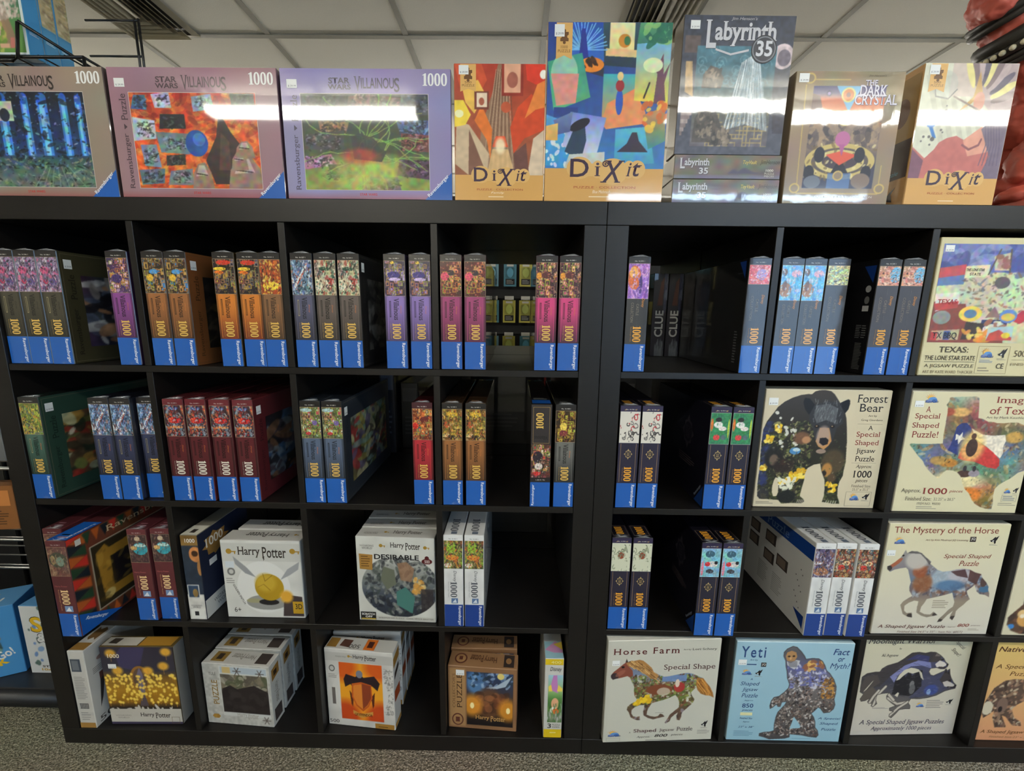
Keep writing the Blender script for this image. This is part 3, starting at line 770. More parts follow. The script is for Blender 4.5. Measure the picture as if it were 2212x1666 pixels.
def art_curtain():
    c = Cv(160, 190, (150, 70, 46)); c.vgrad([(0, (150, 92, 66)), (0.5, (170, 84, 56)), (1, (176, 60, 44))])
    c.poly([(0.25, 0), (0.3, 0.45), (0.42, 0.75), (0.48, 1), (0.62, 1), (0.6, 0.6), (0.7, 0)], (150, 116, 92))
    for k in range(14): c.line(0.3 + 0.03 * k, 0, 0.46 + 0.011 * k, 0.95, 0.008, (104, 74, 60) if k % 2 else (196, 166, 138), 0.8)
    c.poly([(0, 0.1), (0.02, 0.5), (0.16, 0.46), (0.38, 0.2), (0.36, 0), (0.15, 0)], (206, 182, 150)); c.poly([(0.15, 0), (0.16, 0.42), (0.36, 0.0)], (128, 88, 72))
    c.poly([(0.3, 0.64), (0.22, 0.5), (0.36, 0.32), (0.4, 0.14), (0.42, 0.42)], (232, 124, 52))
    c.poly([(1, 0.62), (0.85, 0.74), (0.7, 0.62), (0.62, 0.44), (0.66, 0.2), (0.78, 0.34), (1, 0.42)], (212, 78, 44)); c.poly([(1, 0.9), (0.92, 0.84), (0.78, 0.52), (0.9, 0.6), (1, 0.62)], (234, 136, 66))
    c.poly([(1, 0.42), (0.88, 0.34), (0.82, 0), (1, 0)], (220, 198, 170)); c.poly([(0.66, 0.2), (0.8, 0.3), (0.84, 0), (0.68, 0)], (112, 74, 68))
    c.poly([(0, 1), (0.06, 0.8), (0.28, 0.74), (0.36, 0.86), (0.3, 1)], (206, 84, 52)); c.poly([(0.08, 0.82), (0.12, 0.66), (0.22, 0.56), (0.34, 0.74), (0.26, 0.86)], (244, 196, 92))
    c.poly([(0, 0.55), (0, 0.68), (0.1, 0.68), (0.18, 0.55), (0.12, 0.46), (0, 0.44)], (246, 216, 74)); c.ell(0.05, 0.56, 0.05, 0.035, (255, 246, 190))
    c.poly([(0.42, 0.26), (0.46, 0.36), (0.56, 0.36), (0.6, 0.26)], (226, 92, 56)); c.poly([(0.42, 0.24), (0.6, 0.24), (0.68, 0), (0.36, 0)], (238, 200, 140), 0.75); c.ell(0.51, 0.27, 0.04, 0.05, (255, 240, 200), 0.9, soft=.8)
    c.rect(0.52, 0.72, 0.76, 1.0, (150, 56, 44)); c.rect(0.55, 0.75, 0.73, 1.0, (226, 170, 140)); c.ell(0.64, 0.86, 0.06, 0.07, (170, 100, 84))
    c.rect(0.22, 0.6, 0.38, 0.76, (122, 62, 50)); c.rect(0.245, 0.62, 0.36, 0.745, (240, 218, 190)); c.ell(0.3, 0.67, 0.03, 0.035, (176, 96, 72))
    c.poly([(0.78, 1), (0.8, 0.86), (0.9, 0.82), (1, 0.86), (1, 1)], (222, 66, 48)); c.ell(0.98, 0.91, 0.04, 0.04, (252, 244, 230))
    c.ell(0.57, 0.62, 0.055, 0.05, (196, 92, 60)); c.noise(2, 24, 0.06); return c

def art_cards():
    c = Cv(210, 240, (40, 70, 140)); c.vgrad([(0, (60, 130, 196)), (0.4, (50, 90, 160)), (1, (44, 66, 140))])
    def card(q, c0, c1):
        m = c.inside(q).astype(float); c.mask = m
        lo = min(p[1] for p in q); hi = max(p[1] for p in q); c.vgrad([(lo, c0), (hi, c1)]); c.mask = None
        return m
    card([(0, 0.02), (0.2, 0.0), (0.26, 0.3), (0.0, 0.38)], (54, 150, 214), (90, 170, 224)); c.flecks(26, 2, [(226, 240, 250)], 0.008, 0.016, (0, 0.02, 0.2, 0.3), 2)
    card([(0.4, 0.72), (0.74, 0.7), (0.74, 1), (0.4, 1)], (40, 60, 80), (54, 84, 96))
    m = card([(0.5, 0.8), (0.7, 0.78), (0.7, 1), (0.5, 1)], (232, 222, 150), (242, 236, 180)); c.poly([(0.47, 0.78), (0.72, 0.77), (0.72, 0.82), (0.47, 0.83)], (240, 200, 140)); c.ell(0.62, 0.88, 0.05, 0.045, (206, 140, 50)); c.ell(0.64, 0.88, 0.025, 0.03, (60, 120, 80))
    card([(0.12, 0.76), (0.46, 0.74), (0.44, 1), (0.14, 1)], (50, 110, 196), (40, 84, 180))
    for k in range(22): a = math.pi * k / 21; c.line(0.28, 0.82, 0.28 + 0.2 * math.cos(a), 0.82 + 0.2 * math.sin(a) * (1 if k % 2 else 0.9), 0.008, (120, 186, 240))
    c.poly([(0.25, 0.72), (0.34, 0.72), (0.3, 0.96), (0.27, 0.96)], (44, 60, 150))
    card([(0.23, 0.69), (0.46, 0.64), (0.46, 0.74), (0.24, 0.76)], (60, 60, 80), (40, 50, 70)); c.ell(0.36, 0.72, 0.1, 0.05, (240, 140, 50)); c.flecks(9, 3, [(60, 40, 30)], 0.008, 0.02, (0.28, 0.7, 0.42, 0.75))
    card([(0.0, 0.74), (0.28, 0.8), (0.36, 0.5), (0.06, 0.4)], (96, 178, 130), (60, 160, 140))
    c.ell(0.14, 0.66, 0.11, 0.14, (150, 206, 180)); c.poly([(0.03, 0.66), (0.26, 0.66), (0.24, 0.46), (0.08, 0.44)], (226, 152, 140)); c.poly([(0.06, 0.43), (0.26, 0.43), (0.26, 0.38), (0.06, 0.36)], (50, 70, 140))
    card([(0.46, 0.66), (0.72, 0.66), (0.72, 0.34), (0.46, 0.32)], (226, 160, 90), (70, 180, 190)); c.poly([(0.46, 0.32), (0.5, 0.46), (0.72, 0.56), (0.82, 0.4), (0.82, 0.32), (0.5, 0.28)], (236, 150, 100)); c.ell(0.6, 0.47, 0.03, 0.09, (50, 90, 190)); c.ell(0.6, 0.58, 0.035, 0.04, (160, 50, 60)); c.ell(0.6, 0.645, 0.025, 0.03, (240, 214, 150))
    card([(0.72, 0.86), (1, 0.88), (1, 0.46), (0.72, 0.48)], (240, 214, 80), (110, 180, 226)); c.poly([(0.88, 0.46), (0.9, 0.66), (0.84, 0.74), (0.9, 0.72), (0.94, 0.8), (0.95, 0.66), (1, 0.74), (0.96, 0.6), (0.98, 0.46)], (110, 74, 90)); c.ell(0.86, 0.72, 0.08, 0.05, (230, 236, 190)); c.line(0.8, 0.5, 0.84, 0.6, 0.014, (60, 50, 50))
    card([(0.72, 0.86), (1, 0.88), (1, 1), (0.74, 1)], (60, 130, 110), (90, 160, 110)); c.flecks(26, 9, [(40, 110, 90), (130, 190, 120)], 0.01, 0.03, (0.8, 0.88, 1, 1), 3)
    card([(0.2, 0.4), (0.5, 0.36), (0.42, 0.06), (0.14, 0.16)], (220, 226, 240), (120, 140, 216)); c.poly([(0.16, 0.12), (0.3, 0.06), (0.34, 0.2), (0.32, 0.34), (0.24, 0.3)], (44, 66, 92)); c.ell(0.28, 0.31, 0.09, 0.035, (40, 40, 54), rot=0.4)
    card([(0.06, 0.34), (0.22, 0.4), (0.2, 0.26), (0.1, 0.24)], (80, 96, 150), (120, 140, 180))
    card([(0.58, 0.02), (0.92, 0.04), (0.86, 0.3), (0.58, 0.28)], (70, 150, 200), (90, 190, 214)); c.poly([(0.6, 0.12), (0.86, 0.12), (0.78, 0.2), (0.76, 0.26), (0.72, 0.26), (0.68, 0.18)], (52, 44, 66))
    card([(0.8, 0.38), (0.98, 0.44), (1, 0.2), (0.86, 0.14)], (60, 150, 140), (220, 130, 70)); c.flecks(16, 4, [(240, 200, 80), (220, 110, 50)], 0.012, 0.03, (0.8, 0.28, 1, 0.46), 2)
    card([(0.0, 0.3), (0.1, 0.32), (0.1, 0.2), (0, 0.2)], (226, 176, 90), (240, 200, 120))
    card([(0.16, 0.0), (0.5, 0.02), (0.5, 0.12), (0.2, 0.1)], (190, 200, 190), (206, 214, 206)); c.noise(6, 30, 0.08, True); return c

def art_bird():
    c = Cv(160, 190, (226, 226, 204))
    for k in range(7): c.poly([(0.02 + 0.11 * k, 0.9), (0.08 + 0.11 * k, 0.9), (0.34 + 0.11 * k, 0.3), (0.28 + 0.11 * k, 0.3)], (206, 204, 184), 0.8)
    c.rect(0.3, 0.72, 0.6, 1, (212, 196, 184)); c.poly([(0.5, 1), (0.62, 0.72), (1, 0.4), (1, 1)], (176, 156, 156))
    for k in range(11):
        a = 0.1 + k * 0.19; c.ell(0.62 + 0.3 * math.cos(a), 0.62 + 0.34 * math.sin(a), 0.15, 0.035, [(190, 170, 170), (128, 108, 112), (236, 224, 150), (96, 88, 108)][k % 4], rot=a)
    c.poly([(0.42, 0.58), (0.56, 0.66), (0.66, 0.76), (0.6, 0.94), (0.57, 0.72)], (200, 160, 96)); c.ell(0.64, 0.68, 0.06, 0.08, (212, 150, 130))
    c.line(0.36, 0.72, 0.86, 0.52, 0.016, (120, 96, 92)); c.ell(0.24, 0.82, 0.14, 0.12, (196, 200, 190), 0.5); c.path([(0.12, 0.86), (0.16, 0.72), (0.3, 0.7), (0.38, 0.78)], 0.012, (110, 108, 108))
    c.ell(0.16, 0.5, 0.06, 0.05, (66, 132, 206)); c.poly([(0.17, 0.48), (0.24, 0.36), (0.2, 0.36), (0.14, 0.46)], (66, 132, 206))
    for u, v, r in ((.3, .6, .016), (.3, .64, .008), (.1, .37, .014), (.16, .37, .016), (.2, .35, .024), (.18, .3, .012), (.28, .43, .014), (.3, .41, .01), (.08, .33, .01)): c.ell(u, v, r, r * .8, (112, 108, 108))
    c.poly([(0, 0.28), (0.15, 0.18), (0.24, 0.26), (0.28, 0.32), (0.36, 0.36), (0.46, 0.38), (0.56, 0.34), (0.66, 0.4), (0.8, 0.5), (1, 0.4), (1, 0), (0, 0)], (196, 112, 106))
    c.poly([(0.54, 0.34), (0.72, 0.46), (0.84, 0.42), (0.84, 0.24), (0.62, 0.2)], (226, 160, 138)); c.path([(0.54, 0.3), (0.62, 0.26), (0.72, 0.3), (0.74, 0.35)], 0.02, (140, 84, 90))
    c.poly([(0.72, 0.44), (0.84, 0.54), (1, 0.5), (1, 0), (0.78, 0), (0.86, 0.2)], (120, 104, 124)); c.poly([(0, 0.26), (0.14, 0.16), (0.12, 0), (0, 0)], (128, 84, 104))
    for k in range(6): c.path([(0.76 + .03 * k, 0.46), (0.8 + .03 * k, 0.3), (0.76 + .04 * k, 0.12)], 0.01, (90, 82, 110), 0.8)
    c.noise(7, 24, 0.05); return c

dixit('jigsaw_box', 0.198, 0.052, 0.277, 1.243, 0.004, 0.0, art_curtain(), '500 ', 'Family', 'orange puzzle box with a curtain picture, beside the lavender box on top')
dixit('jigsaw_box', 0.264, 0.06, 0.357, 1.476, 0.005, 0.0, art_cards(), '1000', 'Blue Mishmash', 'tall puzzle box with a patchwork of blue picture cards on top')
B = dixit('jigsaw_box', 0.198, 0.075, 0.284, 2.244, 0.004, 0.0, art_bird(), '500', '', 'pale puzzle box with a resting face and feathers beside the red statue')
P = Print().rect(0.004, 0.06, 0.071, 0.14, (60, 40, 34), 1).rect(0.004, 0.14, 0.071, 0.27, (168, 132, 70), 1)
P.poly([(0.02, 0.02), (0.036, 0.035), (0.05, 0.045), (0.04, 0.03), (0.045, 0.012)], (40, 30, 26), 2).disc(0.036, 0.2, 0.02, 0.03, (120, 80, 50), 2); P.text('puzzle', 0.01, 0.066, 0.05, 0.078, (90, 160, 190), 'italic')
B.pr('left', P, 'side_print')

# grey box with a maze picture, upright on two of its kind lying flat
def maze_cover():
    c = Cv(190, 210, (70, 78, 92)); c.vgrad([(0, (84, 88, 104)), (1, (58, 64, 80))])
    for k in range(9): c.poly([(0.03, 0.14 + .03 * k), (0.03 + 0.016 * k + .02, 0.14 + .03 * k), (0.03 + 0.016 * k + .02, 0.17 + .03 * k), (0.03, 0.17 + .03 * k)], (176, 160, 158) if k % 2 else (140, 124, 126))
    c.ell(0.92, 0.72, 0.1, 0.09, (214, 196, 200)); c.ell(0.93, 0.71, 0.06, 0.06, (120, 110, 124)); c.poly([(0.05, 0.46), (0.13, 0.42), (0.1, 0.68), (0.04, 0.68)], (196, 164, 120)); c.poly([(0.88, 0.3), (1, 0.28), (1, 0.16), (0.9, 0.16)], (62, 60, 74)); c.rect(0.02, 0.74, 0.16, 0.86, (96, 84, 84))
    c.rect(0.135, 0.06, 0.86, 0.79, (64, 108, 128)); c.mask = ((c.u > 0.135) & (c.u < 0.86) & (c.v > 0.06) & (c.v < 0.79)).astype(float)
    c.vgrad([(0.06, (110, 104, 116)), (0.3, (104, 108, 104)), (0.55, (66, 108, 122)), (0.79, (70, 122, 142))])
    rg = random.Random(4)
    for k in range(26):
        x, y = rg.uniform(.15, .84), rg.uniform(.5, .78); c.path([(x + .05 * (1 - i / 14) * math.cos(i * .7), y + .045 * (1 - i / 14) * math.sin(i * .7)) for i in range(14)], 0.008, (104, 156, 172), 0.7)
    for k in range(70):
        x, y = round(rg.uniform(.3, .84) / .035) * .035, round(rg.uniform(.07, .3) / .03) * .03; q = [(x, y)]
        for i in range(5):
            if rg.random() < .5: x += rg.choice((-.035, .035))
            else: y += rg.choice((-.03, .03))
            q.append((x, y))
        c.path(q, 0.009, (178, 158, 110), 0.8)
    for k in range(70):                                   # a pale cascade of water falling over rocks
        t = k / 69; x0 = .52 + .2 * t; q = [(x0 + .03 * (1 - t), .72 - .1 * abs(t - .5))]
        for i in range(7): q.append((q[-1][0] + (t - .5) * .035 + .006 * math.sin(i * 1.7 + k), q[-1][1] - .07))
        c.path(q, .006, rg.choice([(236, 240, 240), (206, 216, 220), (170, 186, 194), (120, 140, 152)]), .8)
    for u, v, a, b_ in ((.28, .24, .13, .15), (.3, .57, .1, .08), (.42, .14, .1, .07)):
        c.poly([(u - a, v - b_), (u - a * .9, v + b_ * .2), (u - a * .3, v + b_), (u + a * .4, v + b_ * .8), (u + a, v - b_ * .1), (u + a * .8, v - b_)], (84, 80, 78)); c.flecks(46, int(u * 99), [(130, 118, 106), (60, 58, 60), (160, 144, 128), (100, 92, 86)], .005, .02, (u - a * .7, v - b_ * .8, u + a * .6, v + b_ * .6), 2.6, .7)
    c.mask = None; c.noise(8, 40, 0.14); return c
def chrome(P, body, x0, y0, x1, y1, style='serifheavy'):
    P.text(body, x0 + .0008, y0 - .0008, x1 + .0008, y1 - .0008, (34, 34, 42), style, 0, 3); P.text(body, x0, y0, x1, y1, (206, 206, 212), style, 0, 4)
w, d, h = 0.236, 0.05, 0.270
B = Box('jigsaw_box', w, d, h, (92, 86, 82), 'print_crinkled', {'top': (170, 166, 150), 'left': (118, 110, 98)}, (1.748, 0.012, ZT + 0.1024), 0.01, 0.018, 'grey maze puzzle box standing upright on two flat ones')
B.pr('front', Print().raster(maze_cover(), 0.001, 0.001, w - .001, h - .001, 0), 'cover_artwork')
P = Print(); chrome(P, 'L', .2 * w, .77 * h, .3 * w, .965 * h); chrome(P, 'abyrinth', .285 * w, .785 * h, .84 * w, .955 * h)
P.text("Jim Henson's", .42 * w, .958 * h, .65 * w, .985 * h, (190, 190, 196), 'italic'); P.poly([(.3 * w, .77 * h), (.44 * w, .735 * h), (.6 * w, .765 * h), (.6 * w, .75 * h), (.44 * w, .72 * h), (.3 * w, .755 * h)], (200, 200, 206), 4)
P.disc(.735 * w, .765 * h, .115 * w, .1 * h, (36, 38, 46), 5); P.disc(.735 * w, .765 * h, .105 * w, .091 * h, (130, 134, 142), 6); P.disc(.735 * w, .765 * h, .095 * w, .082 * h, (54, 56, 66), 7); P.text('35', .665 * w, .715 * h, .81 * w, .825 * h, (216, 218, 224), 'serifheavy', 0, 9)
B.pr('front', P, 'lettering'); B.sticker('front', .06 * w, .9 * h, .145 * w, .96 * h)
for k, (lab, dx) in enumerate((('grey maze puzzle box lying flat at the bottom of its stack', 0.0), ('grey maze puzzle box lying flat in the middle of its stack', 0.001))):
    w, d, h = 0.237, 0.27, 0.05
    B = Box('jigsaw_box', w, d, h, (128, 120, 108), 'print_crinkled', {'top': (70, 72, 80)}, (1.749 + dx, 0.006 + 0.002 * k, ZT + 0.0511 * k), 0.01 * k - 0.004, 0, lab)
    c = Cv(60, 16, (116, 108, 100)); c.noise(k + 2, 12, 0.2, True); c.poly([(0.5, 0.2), (0.56, 0.42), (0.6, 0.3), (0.66, 0.5), (0.74, 0.3), (0.86, 0.2)], (86, 84, 106)); c.rect(0, 0, 1, .14, (120, 126, 170), .5)
    B.pr('front', Print().raster(c, .001, .001, w - .001, h - .001, 0), 'side_artwork')
    P = Print(); chrome(P, 'L', .05 * w, .42 * h, .1 * w, .86 * h); chrome(P, 'abyrinth', .095 * w, .46 * h, .33 * w, .84 * h); chrome(P, '35', .235 * w, .2 * h, .32 * w, .46 * h)
    P.text('ToyVault', .64 * w, .58 * h, .77 * w, .78 * h, (216, 196, 110), 'bolditalic'); P.text('JimHenson', .8 * w, .58 * h, .98 * w, .8 * h, (60, 52, 46), 'italic'); P.text('1000', .86 * w, .32 * h, .93 * w, .42 * h, (226, 222, 210), 'bold'); P.text('PUZZLE', .85 * w, .2 * h, .94 * w, .28 * h, (206, 202, 190), 'sans'); P.text('PIECES', .85 * w, .09 * h, .94 * w, .17 * h, (206, 202, 190), 'sans')
    B.pr('front', P, 'lettering')

# taupe and gold box
def crystal_cover():
    c = Cv(190, 210, (150, 132, 108)); c.noise(3, 6, 0.08, True)
    q = [(0.235, 0.14), (0.9 - 0.04, 0.14), (0.82, 0.9), (0.2, 0.9)]
    q = [(0.17, 0.12), (0.84, 0.12), (0.84, 0.895), (0.17, 0.895)]
    c.mask = c.inside(q).astype(float); c.vgrad([(0.12, (54, 60, 88)), (0.3, (70, 66, 84)), (0.42, (128, 110, 100)), (0.58, (124, 106, 104)), (0.66, (220, 140, 80)), (0.8, (206, 110, 84)), (0.84, (84, 76, 124)), (0.9, (66, 66, 120))])
    c.flecks(150, 3, [(90, 80, 82), (150, 130, 118), (60, 56, 66), (178, 150, 120)], 0.01, 0.035, (.17, .44, .84, .66), 2.5, .6)
    c.poly([(.17, .84), (.17, .66), (.3, .66), (.24, .82)], (112, 84, 84)); c.ell(.32, .84, .025, .02, (40, 40, 90)); c.ell(.32, .84, .015, .012, (170, 150, 200))
    for rx_, ry_, cl in ((.33, .14, (206, 184, 116)), (.27, .105, (96, 86, 84)), (.23, .09, (214, 196, 130)), (.17, .06, (74, 62, 74))): c.ell(.5, .33, rx_, ry_, cl)
    c.flecks(60, 5, [(236, 220, 160), (120, 100, 70)], .006, .014, (.18, .2, .82, .46), 2.5, .7)
    c.poly([(.5, .36), (.42, .23), (.6, .23)], (34, 36, 50)); c.poly([(.5, .3), (.36, .38), (.5, .41), (.66, .38)], (224, 92, 70)); c.ell(.5, .5, .07, .06, (190, 110, 160)); c.poly([(.47, .46), (.53, .46), (.51, .37)], (178, 96, 150)); 
    for u in (.3, .68, .22, .76): c.ell(u, .38 if u in (.3, .68) else .24, .05, .06, (36, 38, 52))
    c.rect(.4, .12, .62, .24, (90, 126, 180), .8); c.ell(.72, .18, .09, .06, (132, 112, 100)); c.ell(.26, .17, .08, .05, (110, 116, 130))
    c.poly([(.38, .9), (.62, .9), (.52, .70)], (130, 190, 226)); c.ell(.5, .83, .065, .055, (240, 226, 150)); c.ell(.5, .83, .05, .043, (206, 124, 70)); c.ell(.5, .83, .02, .018, (110, 60, 70)); c.ell(.5, .66, .06, .05, (250, 216, 90), soft=.3)
    c.mask = None
    g = (206, 178, 110)
    for q2 in ([(.12, .08), (.9, .08)], [(.12, .08), (.1, .9)], [(.1, .94), (.5, .94)], [(.9, .08), (.9, .3)]): c.path(q2, .008, g)
    for u, v in ((.13, .95), (.1, .12), (.91, .12), (.5, .22)): 
        c.ell(u, v, .05, .04, g); c.ell(u, v, .036, .028, (150, 132, 108))
    return c
w, d, h = 0.233, 0.056, 0.268
B = Box('jigsaw_box', w, d, h, (124, 106, 80), 'print_crinkled', {'top': (200, 190, 160)}, (1.9935, 0.006, ZT), 0.0, 0, 'taupe and gold puzzle box with a ringed sunset picture on top')
B.pr('front', Print().raster(crystal_cover(), .001, .001, w - .001, h - .001, 0), 'cover_artwork')
P = Print()
for t, a in (('THE', (.64, .895, .75, .935)), ('DARK', (.60, .82, .85, .90)), ('CRYSTAL', (.56, .755, .95, .83))):
    x0, y0, x1, y1 = a; P.text(t, x0 * w + .0008, y0 * h - .0008, x1 * w + .0008, y1 * h - .0008, (74, 66, 110), 'serifheavy', 0, 3); P.text(t, x0 * w, y0 * h, x1 * w, y1 * h, (232, 228, 240), 'serifbold', 0, 4)
P.text("Jim Henson's", .66 * w, .955 * h, .82 * w, .975 * h, (96, 82, 60), 'italic'); P.text('CRYSTAL AT THE CONJUNCTION', .3 * w, .045 * h, .85 * w, .065 * h, (232, 222, 206), 'serif')
B.pr('front', P, 'lettering'); B.sticker('front', .03 * w, .915 * h, .12 * w, .98 * h)

# ------------------------------------------------------------------ slim puzzle boxes, spine out
BW, BD, BH = 0.0512, 0.37, 0.2675
def sp_frames(seed, bg, gold, pal, extra=()):
    c = Cv(60, 92, tuple(k * .8 for k in bg)); c.noise(seed, 6, 0.25, True)
    c.flecks(60, seed, pal, 0.015, 0.05, al=0.55)
    c.frames(34, seed + 1, tuple(k * .82 for k in gold), pal, 0.11, 0.24)
    for e in extra: c.ell(*e)
    c.flecks(150, seed + 2, pal + [gold, (24, 20, 22)], 0.006, 0.018, al=0.7)
    c.noise(seed + 5, 26, 0.18)
    return c
def sp_splash(seed, bg, pal, n=170, s0=0.015, s1=0.07, extra=()):
    c = Cv(60, 92, bg); c.noise(seed, 5, 0.15, True)
    c.flecks(n // 2, seed + 9, pal, s0, s1, stretch=2.5, al=0.6)
    for e in extra: c.ell(*e)
    c.flecks(int(n * 1.6), seed, pal + [(30, 26, 30)] * (1 if n > 100 else 0), s0 * .5, s1 * .42, stretch=3, al=0.7)
    c.noise(seed + 3, 20, 0.14)
    return c

